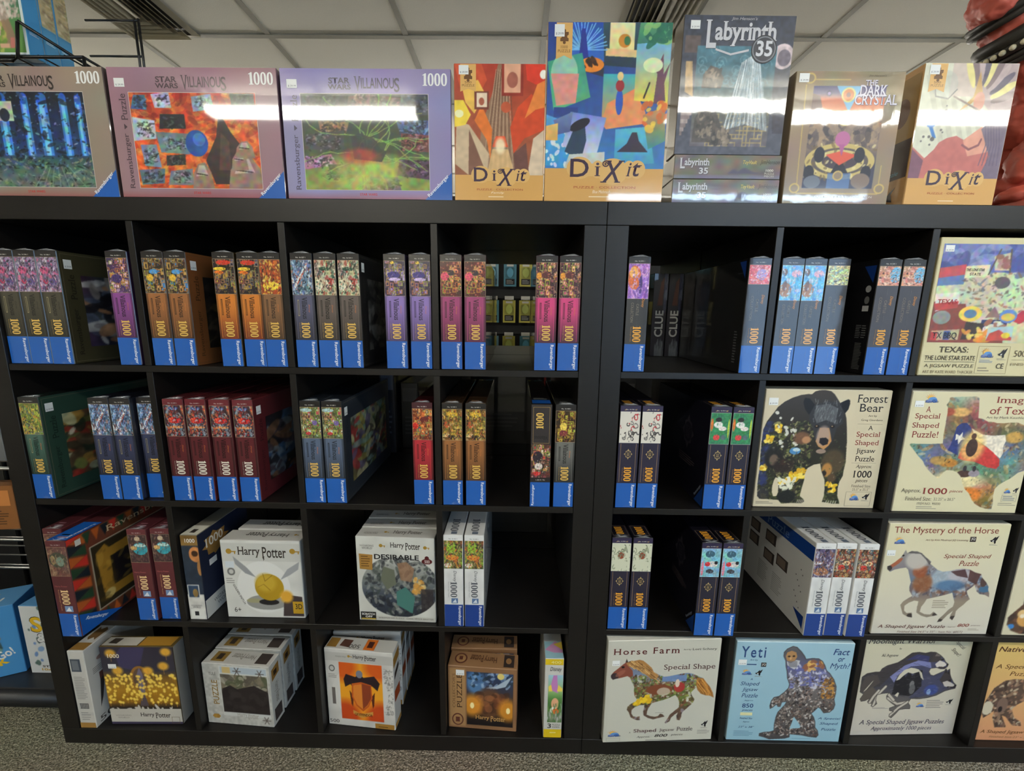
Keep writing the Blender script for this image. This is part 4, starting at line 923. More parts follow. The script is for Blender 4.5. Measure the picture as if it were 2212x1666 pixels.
GOLD, GOLD2, IVORY = (226, 184, 92), (238, 168, 54), (232, 226, 210)
W, K_ = (236, 232, 224), (26, 22, 24)
KIND = {
 'grey_violet': dict(band=(74, 70, 56), art=lambda: sp_splash(11, (120, 104, 130), [(226, 220, 226), (150, 130, 170), (90, 70, 110), (214, 90, 130), (60, 50, 70), (190, 170, 210)], extra=((.35, .62, .25, .1, (206, 90, 130)), (.3, .3, .12, .07, (190, 50, 80)), (.65, .28, .2, .1, (96, 84, 140))))),
 'purple': dict(band=(140, 72, 146), art=lambda: sp_frames(12, (90, 60, 110), (220, 170, 90), [(60, 40, 80), (150, 100, 170), (230, 200, 210), (190, 120, 60)], ((.4, .42, .26, .12, (70, 50, 110)),))),
 'tan': dict(band=(162, 104, 58), art=lambda: sp_frames(13, (74, 56, 44), (206, 170, 84), [(40, 34, 30), (110, 90, 70), (70, 130, 190), (190, 150, 90)], ((.5, .62, .22, .07, (80, 150, 210)), (.3, .45, .16, .1, (232, 186, 60))))),
 'orange': dict(band=(214, 128, 48), low=(120, 52, 30), art=lambda: sp_frames(14, (52, 38, 40), (180, 150, 96), [(30, 24, 28), (110, 80, 60), (90, 90, 120), (190, 150, 60)], ((.5, .9, .35, .07, (216, 60, 36)), (.5, .75, .3, .08, (40, 36, 20)), (.3, .72, .3, .05, (240, 206, 60)), (.25, .62, .22, .05, (236, 120, 30))))),
 'brown_fire': dict(band=(140, 100, 66), art=lambda: sp_splash(15, (150, 80, 40), [(236, 206, 70), (226, 120, 40), (140, 50, 36), (250, 236, 130), (90, 40, 40), (200, 70, 40)], extra=((.5, .25, .4, .12, (246, 214, 70)),))),
 'slate_ice': dict(band=(88, 90, 116), num=GOLD, art=lambda: sp_splash(16, (90, 120, 140), [(226, 236, 240), (130, 170, 200), (50, 66, 90), (170, 206, 224), (40, 44, 60), (206, 120, 90), (100, 120, 190)], extra=((.4, .5, .5, .06, (230, 236, 236), 1, 0.8), (.45, .5, .3, .03, (196, 84, 60), 1, 0.8)))),
 'taupe': dict(band=(104, 92, 86), art=lambda: sp_splash(17, (190, 180, 156), [(240, 236, 220), (50, 46, 44), (206, 196, 160), (120, 106, 90), (170, 50, 44), (40, 84, 70), (226, 214, 180)], 150, extra=((.5, .75, .3, .06, (40, 80, 60)), (.75, .4, .14, .1, (176, 50, 44))))),
 'lilac': dict(band=(142, 116, 188), art=lambda: sp_frames(18, (56, 42, 76), (196, 164, 96), [(40, 30, 60), (110, 84, 140), (180, 150, 210), (130, 100, 110)], ((.45, .6, .3, .1, (58, 48, 130)), (.4, .95, .1, .04, (240, 200, 70)), (.5, .48, .3, .05, (214, 190, 236))))),
 'plum': dict(band=(164, 62, 116), art=lambda: sp_frames(19, (110, 48, 44), (220, 170, 80), [(60, 30, 36), (190, 90, 60), (230, 150, 120), (110, 50, 60)], ((.22, .58, .2, .12, (226, 80, 110)), (.5, .68, .16, .08, (40, 30, 40))))),
 'pink': dict(band=(216, 66, 128), low=(70, 30, 50), art=lambda: sp_frames(20, (76, 40, 50), (224, 176, 84), [(60, 30, 44), (190, 90, 110), (240, 200, 150), (120, 50, 70)], ((.14, .62, .12, .1, (240, 160, 50)), (.5, .64, .22, .1, (90, 40, 40))))),
 'castle_lantern': dict(castle=True, band=(52, 50, 48), art=lambda: sp_splash(21, (150, 100, 190), [(190, 140, 220), (240, 200, 240), (110, 70, 160), (226, 160, 210)], 90, extra=((.3, .6, .3, .34, (226, 110, 50)), (.25, .75, .2, .16, (250, 180, 90)), (.6, .4, .08, .26, (70, 50, 120))))),
 'castle_berry': dict(castle=True, band=(50, 49, 50), af=0.165, art=lambda: sp_splash(22, (216, 90, 100), [(240, 170, 190), (190, 60, 70), (250, 130, 100), (250, 220, 220)], 90, extra=((.6, .5, .25, .28, (170, 150, 210)),))),
 'castle_sky': dict(castle=True, band=(50, 49, 47), art=lambda: sp_splash(23, (96, 180, 230), [(130, 206, 240), (190, 226, 240), (70, 140, 210), (226, 190, 210)], 70, extra=((.25, .3, .28, .2, (170, 120, 80)), (.2, .42, .1, .16, (120, 84, 60)), (.15, .8, .12, .1, (110, 84, 70)), (.7, .76, .24, .1, (230, 180, 200))))),
 'castle_cream': dict(castle=True, band=(54, 51, 48), af=0.165, art=lambda: sp_splash(24, (214, 214, 150), [(240, 236, 190), (150, 140, 90), (110, 100, 80), (120, 170, 190), (190, 170, 110)], 120)),
 'castle_rose': dict(castle=True, band=(64, 62, 70), af=0.165, art=lambda: sp_splash(25, (214, 150, 130), [(240, 190, 170), (180, 100, 90), (250, 220, 200), (170, 120, 110)], 110, extra=((.8, .55, .28, .4, (110, 180, 220)),))),
 'green': dict(band=(70, 104, 92), num=GOLD, art=lambda: sp_splash(26, (110, 120, 50), [(190, 206, 70), (90, 120, 40), (226, 206, 90), (60, 70, 60), (220, 150, 60), (110, 120, 130), (150, 190, 80)])),
 'navy_ice': dict(band=(60, 66, 96), num=GOLD, art=lambda: sp_splash(27, (80, 110, 140), [(230, 238, 244), (120, 160, 206), (44, 56, 84), (160, 200, 226), (40, 44, 60), (190, 120, 100), (120, 140, 206)], extra=((.45, .5, .5, .06, (236, 240, 240), 1, 0.8), (.5, .5, .28, .03, (190, 90, 70), 1, 0.8)))),
 'maroon': dict(band=(96, 34, 42), low=(80, 26, 34), hdr=(110, 40, 48), num=IVORY, art=lambda: sp_splash(28, (70, 50, 60), [(206, 50, 44), (40, 36, 44), (190, 206, 210), (130, 170, 190), (230, 140, 80), (60, 40, 50), (110, 60, 60)], extra=((.5, .52, .35, .1, (206, 44, 44)), (.5, .9, .24, .06, (60, 84, 150)), (.5, .3, .4, .04, (226, 150, 90))))),
 'slate_hall': dict(band=(88, 104, 130), art=lambda: sp_frames(29, (120, 130, 80), (214, 190, 100), [(150, 170, 100), (90, 80, 60), (190, 206, 200), (190, 80, 90), (60, 50, 50)], ((.7, .5, .13, .08, (120, 100, 170)), (.35, .16, .14, .05, (200, 50, 60)), (.3, .9, .3, .06, (170, 206, 206))))),
 'red': dict(band=(190, 44, 58), low=(120, 30, 40), hdr=(70, 32, 40), art=lambda: sp_frames(30, (160, 70, 40), (226, 170, 80), [(110, 40, 30), (226, 120, 60), (60, 90, 110), (230, 190, 120)], ((.16, .45, .16, .1, (206, 40, 36)), (.6, .65, .22, .09, (110, 40, 40))))),
 'bronze': dict(band=(160, 104, 58), art=lambda: sp_splash(31, (120, 90, 40), [(226, 190, 70), (150, 120, 50), (70, 60, 40), (190, 90, 50), (110, 130, 70), (206, 170, 120)], extra=((.5, .84, .28, .1, (230, 186, 60)), (.22, .5, .16, .1, (196, 90, 50)), (.5, .1, .2, .07, (50, 40, 34)), (.2, .16, .2, .06, (220, 190, 150))))),
 'silver': dict(band=(112, 112, 108), low=(40, 40, 40), art=lambda: sp_frames(32, (74, 48, 30), (226, 186, 70), [(60, 36, 24), (150, 110, 40), (110, 60, 40), (190, 190, 70)], ((.4, .5, .18, .12, (236, 206, 90)), (.4, .28, .2, .1, (130, 50, 60))))),
 'navy_sketch': dict(hundred=True, band=(38, 34, 58), art=lambda: sp_lines(33, (226, 220, 208), [(60, 54, 54), (190, 44, 50), (120, 116, 112)])),
 'navy_green': dict(hundred=True, band=(36, 33, 56), art=lambda: sp_splash(34, (52, 136, 88), [(60, 146, 96)], 20, extra=((.4, .62, .22, .1, (236, 236, 230)), (.4, .78, .16, .07, (40, 44, 44)), (.62, .5, .2, .07, (236, 226, 220)), (.08, .62, .07, .2, (220, 120, 50)), (.35, .22, .16, .1, (214, 70, 70)), (.7, .22, .13, .08, (90, 110, 120)), (.92, .5, .04, .3, (190, 206, 70))))),
 'navy_cream': dict(hundred=True, band=(36, 33, 54), art=lambda: sp_lines(35, (214, 216, 190), [(150, 156, 124), (170, 174, 150), (110, 116, 96)], ((.5, .56, .17, .12, (150, 74, 50)),))),
 'navy_sky': dict(hundred=True, band=(36, 33, 54), art=lambda: sp_splash(36, (130, 190, 214), [(150, 206, 226), (110, 170, 200)], 30, extra=((.45, .8, .25, .12, (60, 100, 120)), (.6, .45, .3, .1, (226, 214, 206)), (.35, .45, .14, .08, (206, 50, 60)), (.8, .5, .1, .06, (40, 34, 40)), (.5, .2, .2, .08, (60, 60, 70)), (.1, .3, .07, .26, (226, 130, 150))))),
 'maroon_sea': dict(band=(98, 42, 48), low=(94, 40, 46), hdr=(104, 46, 52), num=(240, 206, 150), plainband=True, art=lambda: sp_splash(37, (70, 50, 50), [(60, 46, 46), (110, 84, 76), (150, 120, 100)], 60, extra=((.6, .5, .4, .22, (60, 160, 176)), (.62, .62, .3, .06, (190, 226, 220)), (.25, .52, .18, .08, (220, 180, 110)), (.5, .85, .16, .08, (200, 180, 150))))),
 'white_forest': dict(white=True, band=(222, 222, 220), art=lambda: sp_splash(38, (110, 100, 60), [(150, 190, 70), (226, 140, 50), (60, 54, 60), (210, 190, 130), (170, 70, 60), (90, 120, 60)], extra=((.4, .75, .25, .2, (150, 190, 60)), (.45, .4, .35, .1, (226, 140, 60)), (.2, .12, .2, .08, (236, 230, 220))))),
 'white_night': dict(white=True, band=(226, 226, 224), art=lambda: sp_splash(39, (90, 80, 110), [(60, 54, 90), (206, 206, 220), (140, 110, 100), (150, 90, 60), (110, 104, 140)], extra=((.4, .2, .4, .14, (176, 120, 84)), (.2, .5, .2, .05, (226, 226, 236))))),
 'white_parade': dict(white=True, band=(226, 226, 224), art=lambda: sp_splash(40, (96, 66, 50), [(220, 180, 110), (110, 70, 50), (196, 60, 50), (226, 214, 190), (70, 110, 130), (160, 120, 80)], extra=((.35, .35, .2, .1, (206, 60, 50)), (.6, .5, .2, .08, (230, 200, 150))))),
}
def sp_lines(seed, bg, pal, extra=()):
    c = Cv(60, 92, bg); rg = random.Random(seed)
    for e in extra: c.ell(*e)
    for k in range(16):
        x, y = rg.uniform(.1, .9), rg.uniform(.08, .92); q = [(x, y)]; a = rg.uniform(0, 6.28)
        for i in range(6): a += rg.uniform(.2, 1.1); x += .055 * math.cos(a); y += .04 * math.sin(a); q.append((x, y))
        c.path(q, .035, rg.choice(pal))
    c.flecks(18, seed, pal, .012, .03); return c

def emblem(P, cx, cy, r, col, ink):
    o = []
    for k in range(16):
        a = math.pi / 2 + k * math.pi / 8; rr = r * (1.0 if k % 4 == 0 else 0.66 if k % 2 else 0.8)
        o.append((cx + rr * 0.78 * math.cos(a), cy + rr * math.sin(a)))
    P.poly(o, col, 2); P.disc(cx, cy, r * .5, r * .56, ink, 3); P.text('D100', cx - r * .26, cy - r * .34, cx + r * .26, cy + r * .34, col, 'serifbold', -90, 4)

PROTO = {}
def film_mesh(seam):
    """creases of the clear film: a crimped peak on top, folds at the foot, on some a seam down the spine"""
    bm = bmesh.new(); w, h = BW, BH; rg = random.Random(4)
    def ridge(a, b_, wd, ht, nrm):
        a, b_, nrm = Vector(a), Vector(b_), Vector(nrm); t = (b_ - a).normalized(); s_ = t.cross(nrm).normalized() * wd; m_ = (a + b_) / 2 + nrm * ht
        v = [bm.verts.new(p) for p in (a, m_ - s_, b_, m_ + s_, m_ + nrm * ht)]
        for q in ((0, 1, 4), (1, 2, 4), (2, 3, 4), (3, 0, 4)): bm.faces.new([v[i] for i in q])
    for k in range(7):
        a = -1.2 + .4 * k; ridge((0, .002, h + .0006), (.02 * math.sin(a), .004 + .02 * math.cos(a), h + .0006), .0006, .0012, (0, 0, 1))
    for k in range(6):
        a = -1.2 + .48 * k; ridge((.004, -.0012, .0015), (.004 + .011 * math.sin(a), -.0012, .002 + .008 * math.cos(a)), .0004, .0007, (0, -1, 0))
    v = [bm.verts.new(p) for p in ((-.02, .001, h + .0004), (.02, .001, h + .0004), (.006, .0005, h + .0045), (-.006, .0008, h + .003))]; bm.faces.new(v)
    if seam:
        for k in range(9): ridge((.001 + rg.uniform(-.0006, .0006), -.0012, .004 + .029 * k), (.001 + rg.uniform(-.0006, .0006), -.0012, .034 + .029 * k), .00035, .0006, (0, -1, 0))
    me = bm_mesh(bm, 'film_folds'); me.materials.append(MATS['clear_film']); return me
FILM = {}
def build_spine(kind):
    k = KIND[kind]; w, h = BW, BH
    white = k.get('white'); band = np.array(k['band'], float)
    side = (226, 226, 224) if white else tuple(np.clip(band * 0.5, 12, 255)) if k.get('hundred') else tuple(np.clip(band * 0.34, 14, 60)) if not k.get('plainband') else (84, 38, 42)
    if kind == 'maroon': side = (92, 34, 38)
    B = Box('puzzle_box', w, BD, h, side, 'print_wrapped', {'top': side})
    af = k.get('af', 0.30)
    hd = 0.943 * h; a0 = (0.943 - af) * h; b0 = 0.248 * h
    P = Print()
    P.rect(0.0008, hd, w - .0008, h - .0008, k.get('hdr', (30, 27, 28) if not white else (230, 230, 228)) if not k.get('hundred') else (44, 36, 70), 0)
    P.raster(k['art'](), 0.0012, a0, w - 0.0012, hd, 1)
    if not white: P.frame(0.001, a0, w - 0.001, hd, 0.0006, (170, 150, 120) if not k.get('hundred') else (200, 196, 186), 2)
    # the tinted band below the picture, printed darker at its foot and its edges
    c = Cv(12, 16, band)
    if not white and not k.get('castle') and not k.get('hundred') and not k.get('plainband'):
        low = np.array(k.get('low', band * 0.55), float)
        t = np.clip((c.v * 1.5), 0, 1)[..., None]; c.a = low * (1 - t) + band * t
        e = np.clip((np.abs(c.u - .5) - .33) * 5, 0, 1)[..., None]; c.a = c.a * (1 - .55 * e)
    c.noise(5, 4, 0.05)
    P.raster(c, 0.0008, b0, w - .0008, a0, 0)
    B.pr('front', P, 'spine_artwork')
    # brand band
    P = Print().rect(0.0008, 0.0008, w - .0008, b0, BLUE if not white else (24, 62, 140), 1)
    P.text('Ravensburger', .70 * w, .012 * h, .90 * w, .232 * h, (240, 244, 250), 'bold', -90, 3)
    B.pr('front', P, 'brand_band')
    P = Print()
    P.text('No. 16 5%02d 1' % (sum(map(ord, kind)) % 89 + 10), .28 * w, .957 * h, .72 * w, .967 * h, (214, 210, 204) if not white else (60, 60, 64), 'bold')
    num = k.get('num', GOLD)
    dk = tuple(band * 0.28)
    if k.get('castle'):
        P.text('Disney', .66 * w, (.60 if af > .2 else .64) * h - .03 * h, .82 * w, (.60 if af > .2 else .64) * h + .05 * h, (226, 150, 60), 'italic', -90)
        P.text('CASTLE', .46 * w, .545 * h, .58 * w, .655 * h, (126, 116, 100), 'sans', -90) if af < .2 else P.text('CASTLE', .46 * w, .50 * h, .58 * w, .60 * h, (126, 116, 100), 'sans', -90)
        P.text('COLLECTION', .22 * w, .47 * h if af < .2 else .44 * h, .34 * w, .68 * h if af < .2 else .61 * h, (126, 116, 100), 'sans', -90)
        P.text('1000', .36 * w, .267 * h, .74 * w, .405 * h, GOLD2, 'num', -90); P.text('Ravensburger Puzzle', .24 * w, .27 * h, .31 * w, .40 * h, (170, 120, 50), 'sans', -90)
    elif k.get('hundred'):
        for x in (.12, .86): P.rect(x * w, b0 + .003, x * w + .0007, a0 - .002, (170, 140, 96), 2)
        emblem(P, .5 * w, .535 * h, .052 * h, (176, 152, 104), tuple(band * .8))
        P.text('1000', .34 * w, .268 * h, .7 * w, .41 * h, GOLD2, 'num', -90); P.text('Ravensburger Puzzle', .23 * w, .27 * h, .30 * w, .40 * h, (150, 106, 60), 'sans', -90)
        for x in (.2, .7): P.poly([(x * w, .955 * h), ((x + .1) * w, .97 * h), ((x + .1) * w, .955 * h)], (170, 140, 96), 2)
    elif white:
        P.text('Disney', .46 * w, .50 * h, .66 * w, .62 * h, (70, 72, 78), 'italic', -90); P.text('1000', .34 * w, .33 * h, .68 * w, .50 * h, (86, 90, 98), 'num', -90)
        P.text('Ravensburger Puzzle', .20 * w, .33 * h, .27 * w, .50 * h, (150, 152, 156), 'sans', -90); P.rect(.38 * w, .262 * h, .72 * w, .318 * h, (90, 120, 160), 2).poly([(.42 * w, .27 * h), (.6 * w, .31 * h), (.66 * w, .27 * h)], (214, 222, 230), 3)
    elif k.get('plainband'):
        P.text('Harry Potter', .1 * w, .525 * h, .72 * w, .545 * h, (176, 96, 96), 'serif'); P.text('1000', .34 * w, .345 * h, .72 * w, .50 * h, num, 'num', -90)
        P.text('Ravensburger Puzzle', .2 * w, .28 * h, .27 * w, .50 * h, (206, 160, 110), 'sans', -90); P.rect(.4 * w, .268 * h, .8 * w, .33 * h, (120, 150, 190), 2).poly([(.44 * w, .275 * h), (.62 * w, .32 * h), (.72 * w, .275 * h)], (226, 230, 236), 3)
    else:
        for x in (.13, .86): P.rect(x * w, b0 + .003, x * w + .0006, a0 - .003, tuple(np.clip(band * 1.25, 0, 255)), 2)
        P.text('Villainous', .42 * w, .435 * h, .66 * w, .625 * h, dk, 'serifbold', -90); P.text('Disney', .70 * w, .49 * h, .78 * w, .56 * h, (206, 120, 60) if kind != 'grey_violet' else dk, 'italic', -90)
        P.rect(.215 * w, .46 * h, .29 * w, .60 * h, dk if kind not in ('grey_violet', 'slate_ice', 'navy_ice', 'green') else (170, 160, 120), 2).rect(.23 * w, .465 * h, .275 * w, .595 * h, tuple(band * .75), 3)
        P.text('1000', .33 * w, .268 * h, .72 * w, .405 * h, num, 'num', -90); P.text('Ravensburger Puzzle', .22 * w, .27 * h, .28 * w, .40 * h, tuple(np.array(num) * .75), 'sans', -90)
    B.pr('front', P, 'lettering')
    # top face: strip of small print near the front
    P = Print()
    if white:
        P.text('1000', .3 * w, .02, .7 * w, .085, (96, 98, 104), 'num', -90); P.rect(.38 * w, .005, .68 * w, .018, (110, 120, 136), 2)
    elif k.get('hundred'):
        P.frame(.1 * w, .01, .9 * w, .06, .0007, (150, 130, 110), 1); P.text('1000', .3 * w, .016, .7 * w, .055, GOLD2, 'num', -90)
    else:
        P.lines(.25 * w, .012, .75 * w, .035, 2, tuple(np.clip(np.array(side) * 2.4 + 20, 0, 160)), 1)
    B.pr('top', P, 'top_print')
    if not white:
        sm_ = bool(k.get('castle'))
        if sm_ not in FILM: FILM[sm_] = film_mesh(sm_)
        tag(link('film_folds', FILM[sm_], None, B.o), kind='stuff')
    return B

CURZ = 0.0005
def spine(kind, row, x, label, y=0.006, rz=0.0, tilt=0.0):
    """x is the left edge of the spine"""
    loc = (x + BW / 2, y, RZ[row] + CURZ)
    grp = 'slim puzzle boxes shelved spine outward'
    if kind not in PROTO:
        B = build_spine(kind); PROTO[kind] = B.o
        B.o.location = loc; B.o.rotation_euler = (0, 0, rz); tag(B.o, label, 'puzzle', grp)
        return B.o
    return dup(PROTO[kind], loc, rz, label)

class Ref:                                      # print onto the face of a box that stands already
    def __init__(s, o, w=BW, d=BD, h=BH, m='print_wrapped'): s.o, s.w, s.d, s.h, s.m = o, w, d, h, m
    pr = Box.pr; sticker = Box.sticker

def cover_right(o, bg, ink, art, line=(120, 110, 90), art_box=(0.125, 0.15, 0.9, 0.80)):
    """picture side facing right: the vertical brand line runs up its front edge"""
    B = Ref(o); w, h = BD, BH
    c = Cv(10, 8, bg); c.noise(4, 4, .05)
    P = Print().raster(c, .001, .001, w - .001, h - .001, 0); P.frame(.006, .006, w - .006, h - .006, .0007, line, 1)
    P.raster(art, art_box[0] * w, art_box[1] * h, art_box[2] * w, art_box[3] * h, 2); B.pr('right', P, 'cover_artwork')
    P = Print().text('Ravensburger', .045 * w, .08 * h, .085 * w, .50 * h, ink, 'serif', 90).text('Puzzle', .045 * w, .58 * h, .085 * w, .80 * h, ink, 'serif', 90)
    B.pr('right', P, 'cover_lettering'); B.sticker('right', .03 * w, .85 * h, .08 * w, .93 * h)

def cov(seed, bg, pal, n=140):
    c = Cv(90, 60, bg); c.noise(seed, 6, .3, True); c.flecks(n, seed, pal, .02, .08, stretch=3, al=.8); c.noise(seed + 1, 24, .2); return c

# --- top row
r = 3
spine('grey_violet', r, 0.0525, 'grey-banded violet-art puzzle box at the far left of the top cubes', 0.008)
spine('grey_violet', r, 0.1065, 'grey-banded violet-art puzzle box second from the left in the top cubes')
o = spine('grey_violet', r, 0.1585, 'grey-banded violet-art puzzle box whose olive cover shows, top left cube')
cover_right(o, (62, 58, 38), (24, 22, 14), cov(41, (60, 58, 60), [(30, 28, 30), (120, 116, 118), (150, 140, 130), (170, 120, 80), (80, 90, 110), (200, 196, 190)]))
spine('purple', r, 0.324, 'single purple-banded puzzle box beside the first divider, top cubes')
spine('tan', r, 0.408, 'left one of two tan-banded puzzle boxes with blue speck, top second cube')
o = spine('tan', r, 0.4615, 'right one of two tan-banded puzzle boxes, its brown cover showing')
cover_right(o, (118, 72, 38), (64, 36, 18), cov(42, (30, 26, 24), [(20, 18, 18), (50, 42, 36), (74, 62, 48), (100, 84, 50)]), (84, 70, 50))
spine('orange', r, 0.5745, 'left one of two orange-banded puzzle boxes in the top second cube')
spine('orange', r, 0.632, 'right one of two orange-banded puzzle boxes in the top second cube')
spine('brown_fire', r, 0.683, 'brown-banded puzzle box with flame art against the second divider')
spine('slate_ice', r, 0.757, 'slate-banded puzzle box with icy blue art, top third cube')
spine('taupe', r, 0.812, 'left one of two taupe-banded puzzle boxes with bone-coloured art')
o = spine('taupe', r, 0.867, 'right one of two taupe-banded puzzle boxes, its black cover showing')
cover_right(o, (30, 29, 28), (52, 50, 48), cov(43, (36, 34, 32), [(70, 66, 60), (24, 22, 22), (104, 98, 90), (150, 144, 134)]), (96, 92, 84))
spine('lilac', r, 0.9745, 'left one of two lilac-banded puzzle boxes in the top third cube')
spine('lilac', r, 1.0335, 'right one of two lilac-banded puzzle boxes beside the third divider')
spine('plum', r, 1.106, 'left one of two plum-banded puzzle boxes in the see-through top cube')
spine('plum', r, 1.1625, 'right one of two plum-banded puzzle boxes beside the see-through gap')
spine('pink', r, 1.3295, 'left one of two hot-pink puzzle boxes right of the see-through gap')
spine('pink', r, 1.3845, 'right one of two hot-pink puzzle boxes against the middle posts')
spine('castle_lantern', r, 1.543, 'dark puzzle box with violet and orange art left of two black boxes')
o = spine('castle_berry', r, 1.8205, 'dark puzzle box with a short pink picture beside a divider')
Ref(o).pr('left', Print().rect(BD - .045, .235, BD - .012, .236, (90, 90, 96), 1).poly([(BD - .012, .262), (BD - .040, .262), (BD - .012, .222)], (24, 62, 140), 1).lines(BD - .036, .02, BD - .02, .1, 12, (104, 104, 104), 1), 'back_print')
spine('castle_sky', r, 1.8955, 'left one of two dark puzzle boxes with sky-blue castle art')
spine('castle_sky', r, 1.947, 'right one of two dark puzzle boxes with sky-blue castle art')
spine('castle_cream', r, 2.0005, 'dark puzzle box with a short cream-yellow picture on its spine')
o = spine('castle_rose', r, 2.1175, 'left one of two dark puzzle boxes with rose and blue art')
P = Print().poly([(BD - .006, .255), (BD - .04, .255), (BD - .01, .215)], (24, 62, 140), 1).disc(BD - .02, .202, .008, .008, (190, 190, 190), 1).disc(BD - .02, .176, .007, .009, (120, 120, 120), 1).rect(BD - .03, .15, BD - .012, .163, (206, 206, 206), 1)
P.lines(BD - .04, .085, BD - .024, .118, 8, (120, 120, 120), 1, 2).lines(BD - .022, .085, BD - .008, .118, 6, (120, 120, 120), 1, 3).lines(BD - .036, .01, BD - .012, .075, 18, (110, 110, 110), 1, 4)
Ref(o).pr('left', P, 'back_print')
spine('castle_rose', r, 2.172, 'right one of two dark puzzle boxes with rose and blue art')

# --- second row
r = 2
o = spine('green', r, 0.0525, 'green-banded puzzle box at the left end of the second row', 0.004)
cover_right(o, (44, 70, 58), (22, 34, 28), cov(44, (60, 66, 44), [(110, 120, 60), (190, 190, 150), (150, 50, 40), (40, 50, 36), (170, 130, 60), (90, 70, 50), (206, 206, 180)]))
spine('navy_ice', r, 0.225, 'left one of three navy-banded puzzle boxes with icy blue art')
spine('navy_ice', r, 0.2785, 'middle one of three navy-banded puzzle boxes with icy blue art')
spine('navy_ice', r, 0.3335, 'right one of three navy-banded puzzle boxes, half behind the divider', 0.02)
for i, (x, t) in enumerate(((0.4115, 'leftmost of four maroon puzzle boxes in the second row'), (0.467, 'second of four maroon puzzle boxes in the second row'), (0.5265, 'third of four maroon puzzle boxes in the second row'), (0.585, 'rightmost of four maroon puzzle boxes, its dark red cover showing'))):
    o = spine('maroon', r, x, t)
cover_right(o, (92, 34, 38), (52, 20, 24), cov(45, (40, 34, 38), [(30, 28, 34), (70, 60, 66), (120, 130, 136), (60, 90, 120), (130, 90, 60)]), (80, 34, 38))
spine('slate_hall', r, 0.7525, 'left one of two slate-blue puzzle boxes in the second row')
o = spine('slate_hall', r, 0.8065, 'right one of two slate-blue puzzle boxes, its grey cover showing')
cover_right(o, (44, 50, 58), (34, 38, 46), cov(46, (96, 96, 62), [(150, 140, 70), (120, 150, 140), (150, 50, 50), (60, 54, 44), (176, 170, 130), (90, 80, 110)]))
spine('red', r, 1.0305, 'single bright red puzzle box left of the third divider', 0.006)
spine('bronze', r, 1.1045, 'left one of two bronze-banded puzzle boxes in the second row', 0.006)
spine('bronze', r, 1.163, 'right one of two bronze-banded puzzle boxes in the second row', 0.006)
# the one put back upside down
w, h = BW, BH
B = Box('puzzle_box', w, BD, h, (36, 32, 32), 'print_wrapped', {'top': (34, 30, 30)}, (1.3255 + w / 2, 0.003, RZ[r] + CURZ), 0, 0, 'black puzzle box shelved upside down beside a silver one', 'puzzle', 'slim puzzle boxes shelved spine outward')
P = Print().rect(.0008, .62 * h, w - .0008, h - .0008, (50, 44, 46), 0).frame(.1 * w, .63 * h, .9 * w, .975 * h, .0007, (170, 140, 80), 1)
P.raster(sp_frames(51, (110, 70, 60), (214, 176, 90), [(40, 34, 40), (190, 90, 110), (226, 206, 190), (70, 90, 80), (190, 50, 50)], ((.35, .62, .26, .17, (48, 40, 50)), (.4, .34, .2, .1, (226, 214, 206)), (.3, .12, .22, .06, (206, 50, 50)))), .0012, .295 * h, w - .0012, .62 * h, 1).rect(.0008, .248 * h, w - .0008, .295 * h, (34, 30, 32), 0)
B.pr('front', P, 'spine_artwork')
P = Print().rect(.0008, .0008, w - .0008, .248 * h, BLUE, 1).text('Ravensburger', .08 * w, .015 * h, .24 * w, .225 * h, (240, 244, 250), 'bold', 90, 3); B.pr('front', P, 'brand_band')
P = Print().text('1000', .24 * w, .77 * h, .6 * w, .92 * h, GOLD, 'num', 90).text('Villainous', .18 * w, .665 * h, .82 * w, .70 * h, (24, 22, 24), 'serifbold', 180).text('No. 16 527 1', .28 * w, .266 * h, .72 * w, .277 * h, (206, 200, 196), 'bold', 180); B.pr('front', P, 'lettering')
P = Print().rect(.05 * w, .01, .95 * w, .05, BLUE, 1).lines(.15 * w, .055, .85 * w, .075, 3, (150, 150, 150), 1); B.pr('top', P, 'top_print')
spine('silver', r, 1.385, 'silver-banded puzzle box with gold art against the middle posts', 0.004)
spine('navy_sketch', r, 1.5435, 'left one of two navy puzzle boxes with white sketch art')
spine('navy_sketch', r, 1.5975, 'right one of two navy puzzle boxes with white sketch art')
o = spine('navy_green', r, 1.7655, 'left one of two navy puzzle boxes with green art')
def navy_side(o):
    P = Print(); emblem(P, BD - .12, .17, .05, (58, 54, 60), (30, 28, 40)); P.poly([(BD - .004, 0.004), (BD - .05, .004), (BD - .004, .06)], (22, 62, 130), 1); P.text_at('Ravensburger', BD - .046, .014, .05, .009, math.radians(50), (150, 160, 180), 'bold', 3); P.lines(BD - .17, .08, BD - .06, .105, 4, (84, 74, 74), 1)
    Ref(o).pr('left', P, 'back_print')
navy_side(o)
spine('navy_green', r, 1.8195, 'right one of two navy puzzle boxes with green art')

